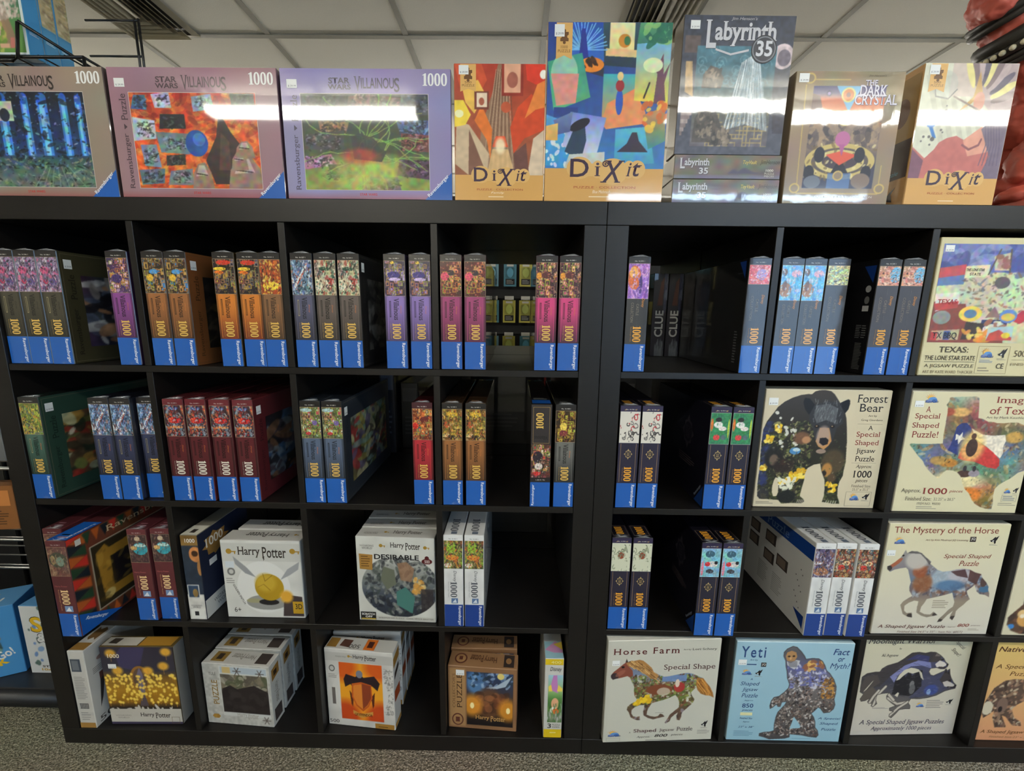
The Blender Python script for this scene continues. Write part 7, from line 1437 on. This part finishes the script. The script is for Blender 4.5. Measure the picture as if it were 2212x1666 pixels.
# crest box and those behind it
w, d, h = .2, .046, .2525
def crest(label, y, x, rz):
    B = white_card(w, d, h, x, y, rz, 0, label, (196, 194, 188))
    c = Cv(150, 170, (206, 204, 198)); c.noise(2, 10, .05); c.rect(0, .85, 1, .96, (186, 184, 178)); c.flecks(160, 5, [(150, 148, 142), (120, 118, 114)], .004, .01, (.86, .2, .99, .8), 2, .7); c.ell(.5, .45, .42, .34, (214, 212, 206))
    c.mask = ((c.u > .2) & (c.u < .84) & (c.v > .09) & (c.v < .84)).astype(float); c.rect(0, 0, 1, 1, (226, 120, 30)); c.ell(.52, .46, .34, .42, (242, 170, 40), .9, soft=.6); c.ell(.26, .14, .16, .14, (190, 50, 24), .8, soft=.8); c.ell(.8, .14, .16, .14, (190, 50, 24), .8, soft=.8); c.ell(.24, .8, .16, .14, (200, 60, 24), .7, soft=.8); c.ell(.8, .8, .16, .12, (200, 60, 24), .7, soft=.8)
    c.poly([(.26, .62), (.3, .69), (.44, .66), (.5, .72), (.56, .66), (.72, .69), (.8, .6), (.76, .5), (.68, .56), (.62, .5), (.42, .5), (.36, .56), (.28, .52)], (44, 30, 36)); c.poly([(.36, .3), (.34, .48), (.4, .4), (.38, .26)], (90, 40, 26)); c.poly([(.7, .3), (.72, .48), (.66, .4), (.68, .26)], (90, 40, 26))
    sh = [(.38, .57), (.52, .6), (.67, .57), (.68, .4), (.62, .28), (.53, .21), (.43, .28), (.37, .4)]; c.poly(sh, (196, 90, 30)); c.poly([(.53 + (a - .53) * .86, .41 + (b_ - .41) * .86) for a, b_ in sh], (222, 132, 50)); c.poly([(.53, .58), (.66, .56), (.66, .4), (.6, .3), (.53, .24)], (140, 62, 36)); c.ell(.5, .7, .05, .05, (120, 124, 140)); c.poly([(.38, .22), (.5, .17), (.68, .22), (.68, .17), (.5, .12), (.38, .17)], (206, 150, 70)); c.mask = None
    B.pr('front', Print().raster(c, .001, .001, w - .001, h - .001, 0), 'cover_artwork')
    P = hp(Print(), .42 * w, .87 * h, .76 * w, .945 * h); P.text('WIZARDING WORLD', .16 * w, .9 * h, .32 * w, .918 * h, (130, 128, 122), 'serif'); keys(P, .36 * w, .92 * h, .004); P.text('GRYFFINDOR', .4 * w, .15 * h, .67 * w, .185 * h, (90, 46, 24), 'serifbold', layer=4); P.text('500', .02 * w, .03 * h, .16 * w, .075 * h, (56, 52, 50), 'serif'); P.rect(.7 * w, .005 * h, .985 * w, .07 * h, (166, 122, 52), 2); P.lines(.75 * w, .018 * h, .94 * w, .038 * h, 1, (90, 62, 24), 4); P.disc(.1 * w, .75 * h, .009, .011, (110, 108, 104), 2).disc(.1 * w, .75 * h, .006, .007, (190, 188, 182), 3); P.lines(.04 * w, .62 * h, .17 * w, .68 * h, 3, (150, 148, 142), 2).rect(.08 * w, .28 * h, .13 * w, .5 * h, (110, 104, 100), 2); B.pr('front', P, 'lettering')
    P = Print().rect(.02 * w, .006, .16 * w, .038, (150, 112, 52), 1).poly([(.2 * w, .012), (.34 * w, .008), (.36 * w, .034), (.22 * w, .036)], (90, 60, 50), 2).text('500', .34 * w, .006, .5 * w, .02, (70, 66, 62), 'serif', 180).rect(.56 * w, .004, .72 * w, .042, (206, 110, 40), 1).rect(.6 * w, .012, .68 * w, .034, (80, 44, 36), 2); B.pr('top', P, 'top_print')
    P = Print().poly([(.002, .8 * h), (.044, .84 * h), (.044, .96 * h), (.002, .92 * h)], (150, 112, 52), 1).poly([(.006, .64 * h), (.04, .72 * h), (.036, .78 * h), (.008, .72 * h)], (60, 50, 44), 2).rect(.004, .36 * h, .042, .5 * h, (150, 70, 36), 1); P.rect(.002, .004, .044, .07 * h, (166, 122, 52), 1); B.pr('right', P, 'side_print')
crest('white puzzle box with an orange shield in front of its twins', .022, .7548, -.085)
crest('white orange-shield puzzle box, second in its line', .092, .7548, .02)
crest('white orange-shield puzzle box, third in its line', .142, .7548, 0)
crest('white orange-shield puzzle box, rearmost in its line', .192, .7548, 0)

# bronze collector box and the one behind
w, d, h = .197, .053, .205
def bronze(label, y, rz):
    B = Box('jigsaw_box', w, d, h, (134, 96, 66), 'print_card', {'top': (150, 112, 78)}, (1.1045 + w / 2, y, RZ[0] + CURZ), rz, 0, label)
    c = Cv(140, 130, (140, 102, 70)); c.noise(3, 5, .08); c.rect(.02, .03, .25, .97, (166, 128, 84)); c.rect(.27, .06, .95, .93, (26, 24, 30)); c.mask = ((c.u > .27) & (c.u < .95) & (c.v > .06) & (c.v < .93)).astype(float)
    c.vgrad([(.06, (26, 22, 24)), (.25, (40, 30, 26)), (.4, (90, 56, 30)), (.6, (60, 56, 66)), (.93, (44, 66, 104))]); c.ell(.4, .76, .1, .14, (90, 140, 190), .8, soft=.6); c.flecks(60, 4, [(150, 176, 206), (70, 96, 136), (36, 50, 60)], .01, .03, (.3, .7, .95, .93), 3, .7); c.ell(.77, .88, .05, .05, (226, 206, 120)); c.poly([(.55, .68), (.7, .72), (.94, .9), (.84, .72), (.72, .68)], (170, 186, 200)); c.ell(.6, .42, .16, .2, (110, 72, 46), .8, soft=.5); c.flecks(40, 6, [(150, 96, 60), (70, 44, 32), (110, 62, 40)], .03, .06, (.4, .3, .86, .6), 1.6, .6)
    for u, v in ((.35, .38), (.88, .33)): c.ell(u, v, .1, .12, (240, 160, 50), .8, soft=.9); c.ell(u, v, .03, .05, (255, 236, 170))
    c.mask = None
    B.pr('front', Print().raster(c, .001, .001, w - .001, h - .001, 0), 'cover_artwork')
    P = hp(Print(), .4 * w, .13 * h, .84 * w, .23 * h, (196, 150, 90)); P.text('PUZZLE', .13 * w, .33 * h, .205 * w, .88 * h, (70, 46, 30), 'serif', 90); P.text("COLLECTOR'S", .065 * w, .33 * h, .105 * w, .88 * h, (112, 80, 52), 'serif', 90)
    for r_ in (.085,): P.disc(.14 * w, .14 * h, r_ * w, .1 * h, (96, 52, 40), 2).disc(.14 * w, .14 * h, .068 * w, .08 * h, (160, 122, 80), 3).rect(.11 * w, .1 * h, .17 * w, .18 * h, (96, 52, 40), 4)
    B.pr('front', P, 'lettering'); B.sticker('front', .12 * w, .86 * h, .24 * w, .945 * h)
    P = Print(); hp(P, .3 * w, .012, .7 * w, .042, (84, 52, 34), 180); P.disc(.17 * w, .027, .018, .018, (96, 52, 40), 1).disc(.17 * w, .027, .014, .014, (160, 122, 80), 2).rect(.145 * w, .022, .195 * w, .034, (96, 52, 40), 3).rect(.8 * w, .006, .95 * w, .048, (60, 50, 46), 1).disc(.87 * w, .027, .008, .01, (150, 110, 70), 2); B.pr('top', P, 'top_print')
bronze('bronze puzzle box with candle flames in front of its twin', .023, -.06)
bronze('bronze candle-flame puzzle box standing behind its twin', .09, 0.0)

# slim yellow and white box
w, d, h = .0515, .2, .257
B = white_card(w, d, h, 1.3775, .003, 0, 0, 'slim white and yellow puzzle box beside the middle posts, bottom row', (206, 204, 196))
c = Cv(40, 80, (120, 170, 110)); c.vgrad([(0, (90, 120, 70)), (.1, (150, 150, 140)), (.3, (60, 100, 50)), (.5, (90, 140, 70)), (.65, (150, 190, 120)), (1, (160, 200, 220))]); c.poly([(.1, .7), (.35, 1), (.6, 1), (.7, .62)], (196, 130, 190)); c.poly([(.02, .76), (.2, .8), (.3, .66), (.05, .66)], (240, 214, 90)); c.poly([(.62, .66), (.7, .8), (1, .72), (.98, .66)], (240, 214, 90)); c.ell(.5, .4, .26, .12, (226, 170, 130)); c.ell(.4, .26, .22, .07, (240, 240, 230)); c.ell(.55, .24, .24, .06, (220, 110, 50)); c.flecks(50, 3, [(60, 110, 50), (120, 160, 80), (206, 206, 200)], .02, .05, (0, 0, 1, .4), 2, .6)
P = Print().raster(c, .2 * w, .2 * h, .98 * w, .8 * h, 1).rect(.001, .001, w - .001, .11 * h, (222, 190, 30), 1).rect(.001, .925 * h, w - .001, h - .001, (222, 190, 30), 1); B.pr('front', P, 'side_artwork')
P = Print().text('400', .32 * w, .94 * h, .86 * w, .975 * h, (240, 226, 140), 'bold').text('Disney', .28 * w, .835 * h, .9 * w, .9 * h, (40, 40, 44), 'italic').text('3', .22 * w, .125 * h, .42 * w, .185 * h, (40, 40, 44), 'bold').text('PUZZLE', .48 * w, .16 * h, .9 * w, .18 * h, (60, 60, 64), 'sans').text('SIZES', .48 * w, .13 * h, .88 * w, .15 * h, (60, 60, 64), 'sans').lines(.35 * w, .05 * h, .8 * w, .08 * h, 1, (240, 226, 140), 3); B.pr('front', P, 'lettering')
P = Print().rect(.001, .001, w - .001, .06, (150, 190, 200), 1).poly([(0.001, .03), (.6 * w, .06), (w - .001, .05), (w - .001, .02), (.5 * w, .02)], (206, 150, 190), 2).poly([(.5 * w, .05), (w - .001, .06), (w - .001, .03)], (226, 196, 80), 3); B.pr('top', P, 'top_print')

# ------------------------------------------------------------------ boxes in the rear units seen through the gaps
def rear(w, d, h, x, y, row, col, label, rz=0.0, front=None, mat_='print_wrapped', cols=None):
    B = Box('game_box', w, d, h, col, mat_, cols or {}, (x + w / 2, y, RZ[row] + CURZ), rz, 0, label, 'game box', 'game boxes in the rear shelving')
    P = front or Print().rect(.1 * w, .72 * h, .9 * w, .92 * h, tuple(min(255, c * 1.8 + 14) for c in col), 1).lines(.2 * w, .2 * h, .8 * w, .5 * h, 5, tuple(min(255, c * 1.6 + 10) for c in col), 1)
    B.pr('front', P, 'spine_print'); return B
for k, lab in enumerate(('left one of two black detective game boxes deep in the top cube', 'right one of two black detective game boxes deep in the top cube')):
    w, h = .0465, .268
    P = Print(); c = Cv(24, 110, (40, 40, 58)); c.flecks(30, 5, [(90, 96, 130), (120, 126, 150), (60, 64, 96)], .02, .08, (.75, .6, 1, 1), 1.5, .8); c.poly([(.3, .62), (.5, .9), (.72, .96), (.7, .62)], (96, 50, 42)); c.poly([(.3, .0), (.3, .1), (.45, .18), (.6, .12), (.75, .2), (.9, .16), (.95, 0)], (120, 128, 140)); c.flecks(16, 7, [(140, 148, 160), (100, 106, 120)], .02, .06, (.3, .0, .95, .16), 1.6, .8)
    P.raster(c, .0008, .0008, w - .0008, h - .0008, 0).text('CLUE', .22 * w, .24 * h, .80 * w, .56 * h, (226, 228, 230), 'heavy', 90, 3)
    rear(w, .26, h, 1.73 + .0485 * k, .396, 3, (22, 22, 30), lab, 0, P)
rear(.05, .3, .27, 1.155, .42, 3, (24, 24, 26), 'black game box seen end-on through the open top cube')
rear(.05, .3, .31, .822, .40, 2, (50, 56, 70), 'tall slate game box behind the slate-blue puzzles')
rear(.07, .3, .20, .94, .60, 2, (120, 118, 110), 'grey game box deep behind the red puzzle box')
rear(.06, .3, .24, .88, .45, 2, (24, 24, 28), 'black game box deep behind the slate game box')
rear(.06, .3, .26, 1.60, .5, 2, (84, 82, 78), 'grey game box behind the white-sketch navy puzzles')
rear(.06, .3, .26, 1.665, .5, 2, (70, 68, 66), 'dark grey game box behind the white-sketch navy puzzles')
rear(.27, .08, .27, 1.12, .52, 2, (44, 42, 42), 'broad black game box at the back of the second-row cube', 0, Print().rect(.06, .05, .2, .2, (60, 58, 60), 1).lines(.07, .06, .18, .12, 4, (78, 76, 76), 1))
rear(.30, .08, .29, 1.115, .5, 1, (26, 27, 27), 'broad dark game box at the back of the nearly empty cube', 0, Print().rect(.04, .04, .26, .25, (32, 34, 34), 1))
rear(.28, .08, .28, .79, .55, 0, (34, 32, 32), 'broad dark game box behind the orange-shield boxes', 0, Print().rect(.04, .04, .24, .25, (44, 42, 42), 1))
rear(.2, .08, .27, 1.13, .5, 0, (40, 40, 42), 'dark game box behind the bronze puzzle boxes', 0, Print().rect(.04, .04, .16, .2, (60, 60, 62), 1))
rear(.3, .08, .29, 1.56, .55, 1, (28, 27, 28), 'broad dark game box behind the cream-art navy puzzles', 0, Print().rect(.04, .04, .26, .25, (36, 36, 38), 1))
rear(.3, .08, .29, .06, .5, 3, (24, 24, 26), 'broad dark game box at the back of the top left cube', 0, Print().rect(.04, .04, .26, .25, (32, 32, 34), 1))
rear(.3, .08, .29, .41, .5, 3, (24, 24, 26), 'broad dark game box at the back of the top second cube', 0, Print().rect(.04, .04, .26, .25, (32, 32, 34), 1))

# hanging packs on the rack across the rear aisle
rk = tag(empty('display_rack', (1.35, 1.9, 0)), 'black wire display rack across the rear aisle', 'rack')
block('back_panel', -1.3, 1.3, .03, .06, .1, 2.0, 'dark_panel', rk)
for s in (-1.25, 1.25): block('post', s - .02, s + .02, -.01, .03, 0, 2.02, 'black_metal', rk, .002)
for r_ in range(4): tube('rail', [(-1.25, 0.0, .86 + .24 * r_), (1.25, 0.0, .86 + .24 * r_)], .006, 'black_wire', rk)
PACKC = [((206, 196, 90), 'yellow'), ((120, 170, 190), 'light blue'), ((40, 40, 44), 'black'), ((226, 214, 150), 'cream'), ((90, 150, 170), 'teal'), ((160, 60, 56), 'red')]
cols_ = ['far left', 'left', 'second left', 'centre left', 'centre right', 'second right', 'right', 'far right']
rows_ = ['bottom', 'lower', 'upper', 'top']
rg = random.Random(12)
packs = {}
for r_ in range(4):
    for k in range(8):
        ci = rg.randrange(6); col, cn = PACKC[ci]
        x = 1.01 + .112 * k; z = .86 + .24 * r_
        lab = '%s blister pack on the %s rail of the rear rack, %s' % (cn, rows_[r_], cols_[k])
        if ci not in packs:
            B = Box('blister_pack', .085, .004, .15, col, 'print_card', {}, (x, 1.865, z - .165), 0, 0, lab, 'blister pack', 'packs hanging in the rear aisle')
            P = Print().rect(.012, .012, .073, .05, (34, 32, 34), 1).disc(.0425, .09, .022, .03, tuple(min(255, c * 1.3 + 20) for c in col), 1).rect(.02, .13, .065, .143, (226, 224, 214), 1).lines(.018, .016, .066, .044, 3, (170, 168, 160), 2); B.pr('front', P, 'card_print')
            bm = bmesh.new(); bm_box(bm, -.03, .03, -.018, -.0012, .055, .122); bev(bm, .006, 2); link('blister', bm_mesh(bm, 'blister'), 'clear_plastic', B.o)
            block('hang_tab', -.016, .016, .0, .003, .15, .163, 'white_card', B.o, .001)
            block('price_tag', -.03, .03, -.03, -.026, .152, .176, 'white_card', B.o, .001)
            packs[ci] = B.o
        else: dup(packs[ci], (x + rg.uniform(-.008, .008), 1.865, z - .165), rg.uniform(-.12, .12), lab)

# ------------------------------------------------------------------ left end: gondola base, wire racks, sticker kits
gb = tag(empty('gondola_base', (-.75, .075, 0)), 'low black metal display base on the carpet at far left', 'display base')
block('deck', -.7, .735, .015, .6, .06, .085, 'black_metal', gb, .002); block('kick_plate', -.7, .735, .03, .6, .0, .06, 'black_metal', gb)
tube('front_lip', [(-.7, .014, .058), (.735, .014, .058)], .022, 'black_metal', gb, 12)
block('back_panel', -.7, .735, .6, .62, .0, 1.45, 'dark_panel', gb)
def kit(x, y, rz, label, w=.2, h=.24, d=.11, flip=False):
    B = Box('sticker_kit_box', w, d, h, (66, 130, 186), 'print_card', {'top': (90, 150, 200)}, (x, y, .0855), rz, 0, label, 'toy box', 'boxed sticker kits')
    c = Cv(90, 100, (214, 216, 214)); c.flecks(40, 4, [(90, 130, 190), (110, 150, 200), (60, 90, 80)], .015, .04, (.05, .1, .95, .98), 1.6, .8); c.ell(.62, .35, .3, .2, (70, 110, 170)); c.poly([(.4, .5), (.6, .6), (.9, .45), (.8, .25)], (70, 56, 56)); c.ell(.8, .2, .2, .12, (50, 44, 46))
    if flip: c = Cv(90, 100, (70, 140, 196)); c.poly([(.0, .3), (.0, .9), (.7, .95), (.8, .4), (.4, .2)], (60, 84, 84)); c.flecks(120, 6, [(90, 120, 110), (40, 56, 60), (120, 150, 140), (150, 110, 60)], .02, .05, (.05, .3, .75, .9), 2, .7); c.ell(.3, .75, .14, .12, (170, 120, 60))
    B.pr('front', Print().raster(c, .001, .001, w - .001, h - .001, 0), 'cover_artwork')
    P = Print()
    def bub(t, x0, y0, x1, y1, col):
        P.text(t, x0 - .002, y0 - .002, x1 + .002, y1 + .002, (34, 30, 34), 'heavy', 0, 3); P.text(t, x0, y0, x1, y1, col, 'heavy', 0, 4)
    if flip: P.text_at('Stick', .42 * w, .06 * h, .45 * w, .14 * h, .35, (236, 190, 40), 'heavy', 4); P.text_at('toGo!', .6 * w, .2 * h, .35 * w, .12 * h, .35, (230, 230, 226), 'heavy', 4)
    else: bub('Stick', .14 * w, .62 * h, .95 * w, .84 * h, (236, 190, 40)); bub('& Co', .2 * w, .47 * h, .72 * w, .60 * h, (226, 226, 222)); P.text('STICKER', .2 * w, .09 * h, .6 * w, .12 * h, (60, 56, 50), 'heavy'); P.text('10x75mm', .18 * w, .04 * h, .62 * w, .075 * h, (190, 150, 40), 'heavy')
    B.pr('front', P, 'lettering')
    P = Print().text('toGo!', .3 * w, .02, .8 * w, .05, (226, 226, 222), 'heavy').text('Stick', .1 * w, .055, .7 * w, .085, (226, 180, 40), 'heavy', 0, 4); B.pr('top', P, 'top_print')
kit(-.15, .145, .0, 'white sticker kit box with yellow letters beside the shelf end')
kit(-.365, .11, .42, 'blue sticker kit box turned sideways at the left edge', flip=True)
kit(-.15, .275, .0, 'blue-topped sticker kit box behind the white one')
wr = tag(empty('wire_shelf', (-.42, .12, 0)), 'black wire shelf rack with game parts at far left', 'rack')
for z in (.47, .56, .78, 1.05, 1.3):
    for k in range(9): tube('shelf_wire', [(-.3, .02 + .05 * k, z), (.38, .02 + .05 * k, z)], .0025, 'chrome_wire', wr, 5)
    tube('shelf_rim', [(-.3, .0, z + .004), (.38, .0, z + .004)], .004, 'chrome_wire', wr, 5)
for x in (-.3, .38):
    for y in (.0, .42): tube('post', [(x, y, .086), (x, y, 1.45)], .008, 'black_wire', wr)
rg = random.Random(21)
for n, (x, z, w, h, col, lab) in enumerate(((-.1, .565, .09, .13, (150, 140, 130), 'grey clear-bagged parts pack on the lower wire shelf'), (-.28, .565, .12, .14, (150, 96, 50), 'brown cardboard parts box on the lower wire shelf'), (-.12, .785, .1, .2, (60, 60, 62), 'dark parts pack on the middle wire shelf'), (-.26, .785, .1, .2, (110, 112, 112), 'grey parts pack on the middle wire shelf'), (-.14, 1.055, .1, .18, (50, 50, 54), 'dark parts pack on the upper wire shelf'), (-.28, 1.055, .1, .2, (90, 92, 96), 'grey parts pack on the upper wire shelf'))):
    B = Box('parts_pack', w, .05, h, col, 'print_crinkled', {}, (x, .16, z + .006), rg.uniform(-.3, .3), 0, lab, 'parts pack', 'packs on the wire shelf')
    P = Print().rect(.1 * w, .55 * h, .9 * w, .9 * h, tuple(min(255, c * 1.4) for c in col), 1).lines(.15 * w, .1 * h, .85 * w, .45 * h, 6, tuple(c * .6 for c in col), 1); B.pr('front', P, 'label_print')

# ------------------------------------------------------------------ wire stand with garden puzzles behind the top row
st = tag(empty('wire_stand', (-.06, .2, SW)), 'black wire stand holding garden picture puzzles above the top left box', 'stand')
for a in ((-.2, .02), (-.2, .2), (.2, .02), (.2, .2)): tube('leg', [(a[0], a[1], .0), (a[0], a[1], .40)], .004, 'black_wire', st)
tube('front_bar', [(-.22, .01, .385), (.02, .01, .385), (.036, .01, .392), (.05, .01, .475)], .004, 'black_wire', st); tube('slant_bar', [(.05, .01, .478), (.16, .2, .40)], .004, 'black_wire', st)
tube('shelf_rim', [(-.22, .02, .40), (.2, .02, .40), (.2, .2, .40), (-.22, .2, .40)], .004, 'black_wire', st, 6, True)
for k in range(6): tube('shelf_wire', [(-.2 + .07 * k, .02, .404), (-.2 + .07 * k, .2, .404)], .002, 'black_wire', st)
for dx in (0, .012): tube('upright', [(.198 + dx, .2, .40), (.198 + dx, .2, .60)], .0035, 'black_wire', st)
for z in (.41, .5, .595): tube('cross_bar', [(.05, .2, z), (.21, .2, z)], .003, 'black_wire', st)
def garden(label, y):
    w, d, h = .27, .038, .37
    B = Box('jigsaw_box', w, d, h, (60, 140, 196), 'print_card', {'right': (70, 150, 200)}, (-.142, y, SW + .4075), 0, 0, label, 'puzzle', 'garden picture puzzles on the wire stand')
    c = Cv(110, 150, (84, 140, 120)); c.vgrad([(0, (110, 160, 80)), (.2, (96, 150, 90)), (.35, (70, 120, 96)), (1, (70, 130, 130))]); c.poly([(.72, .05), (.76, .25), (.7, .45), (.8, .45), (.86, .25), (.9, .05)], (170, 140, 110)); c.poly([(.80, .05), (.84, .14), (.80, .24), (.86, .25), (.90, .14), (.93, .05)], (160, 136, 110)); c.flecks(420, 3, [(236, 226, 214), (206, 190, 176), (226, 206, 196), (176, 160, 146)], .008, .016, (.5, .22, .98, .6), 1.3, .9); c.flecks(90, 4, [(206, 214, 110), (150, 190, 80), (110, 150, 70)], .01, .024, (.4, .0, .8, .2), 2, .7); c.flecks(30, 5, [(206, 150, 206), (236, 190, 214)], .008, .014, (.62, .12, .76, .17), 1.4, .9); c.rect(.74, .03, .84, .06, (226, 180, 150)); c.poly([(.84, .03), (.86, .1), (.9, .1), (.89, .03)], (210, 130, 120))
    P = Print().rect(.001, .001, w - .001, h - .001, (226, 236, 236), 0).raster(c, .006, .006, w - .008, h - .006, 1); B.pr('front', P, 'cover_artwork')
    c = Cv(14, 120, (70, 150, 200)); c.rect(0, .25, 1, 1, (186, 174, 138)); rg_ = random.Random(6)
    for _ in range(260): u_, v_ = rg_.random(), rg_.uniform(.25, 1); c.rect(u_, v_, u_ + rg_.uniform(.1, .4), v_ + rg_.uniform(.006, .02), rg_.choice([(206, 180, 130), (150, 136, 100), (130, 140, 96), (226, 214, 186), (120, 104, 84)]), .7)
    P = Print().raster(c, .002, .002, d - .002, h - .002, 0) if y > .24 else Print().rect(.002, .002, d - .002, h - .002, (58, 146, 206), 0); P.lines(.006, .14 * h, .03, .16 * h, 2, (206, 230, 240), 2); B.pr('right', P, 'side_print')
garden('garden picture puzzle at the front of the wire stand', .226)
garden('garden picture puzzle in the middle of the wire stand', .266)
garden('garden picture puzzle at the back of the wire stand', .306)

# ------------------------------------------------------------------ red monster statue at the right end of the top
sr = tag(empty('monster_statue', (2.47, .14, SW)), 'red monster statue with a studded armband at the right end', 'statue')
bm = bmesh.new()
def blob(x, y, z, rx, ry, rz_, rot=0.0):
    m = Matrix.Translation((x, y, z)) @ Matrix.Rotation(rot, 4, 'Y') @ Matrix.Diagonal((rx, ry, rz_, 1))
    bmesh.ops.create_icosphere(bm, subdivisions=3, radius=1.0, matrix=m)
blob(.19, .08, .22, .14, .10, .18)                 # trunk
blob(.115, .02, .235, .085, .08, .075, .3)         # chest
blob(.125, .03, .30, .075, .07, .07)
blob(.20, .05, .36, .12, .09, .09)                 # shoulder and neck
blob(.075, .0, .315, .055, .055, .075, -.5)        # arm below the band
blob(.035, -.015, .365, .058, .058, .075, -.55)
blob(-.012, -.02, .435, .075, .072, .08, -.55)     # thick wrist in the band
blob(-.045, -.02, .485, .075, .072, .07, -.5)      # fist
blob(.0, -.02, .54, .09, .075, .06, -.5); blob(.07, -.015, .585, .10, .08, .065, -.4); blob(.16, -.01, .62, .11, .08, .07, -.2)
blob(-.072, -.02, .475, .062, .06, .055, -.5)
for dx, dz in ((-.112, .445), (-.105, .478), (-.07, .53)): blob(dx, -.05, dz, .03, .03, .026, -.6)
for dx, dz, rr in ((.05, .135, .30), (.095, .12, .32), (.145, .125, .3), (.19, .12, .3)): blob(dx, -.035, dz, .03, .045, .062, rr)   # thick curled claws
blob(.16, .03, .075, .15, .11, .045); blob(.03, -.055, .043, .05, .045, .022); blob(.10, -.075, .044, .05, .04, .022); blob(.18, -.08, .045, .055, .04, .023)
me = bm_mesh(bm, 'body', True)
bd = link('body', me, 'red_skin', sr)
md = bd.modifiers.new('join', 'REMESH'); md.mode = 'VOXEL'; md.voxel_size = .005; md.use_smooth_shade = True
sm = bd.modifiers.new('soften', 'SMOOTH'); sm.iterations = 3; sm.factor = .5
tx = bpy.data.textures.new('hide', 'CLOUDS'); tx.noise_scale = .022; tx.noise_depth = 3
dm = bd.modifiers.new('hide', 'DISPLACE'); dm.texture = tx; dm.strength = .016; dm.mid_level = .5
AX = Vector((.53, 0, -.85)); SD = Vector((.85, 0, .53)); BC = Vector((-.012, -.02, .43))
def ring(off, R):
    c0 = BC + AX * off
    return [c0 + SD * (R * math.cos(t)) + Vector((0, R * math.sin(t), 0)) for t in [2 * math.pi * k / 32 for k in range(32)]]
band = None
for off, r_, R, nm in ((-.044, .008, .078, 'rope'), (-.03, .008, .079, 'rope'), (.012, .015, .075, 'strap'), (.032, .013, .073, 'strap'), (.052, .007, .069, 'rope'), (.063, .007, .066, 'rope')):
    tube(nm, ring(off, R), r_, 'leather_band', sr, 10, True)
for k, p in enumerate(ring(.032, .086)[::2] + ring(.032, .086)[1::2]):
    bm = bmesh.new(); bmesh.ops.create_icosphere(bm, subdivisions=2, radius=.0062, matrix=Matrix.Translation(p)); link('stud', bm_mesh(bm, 'stud', True), 'bone_stud', sr)
block('plinth', .0, .30, -.11, .16, .0005, .03, 'red_skin', sr, .004)
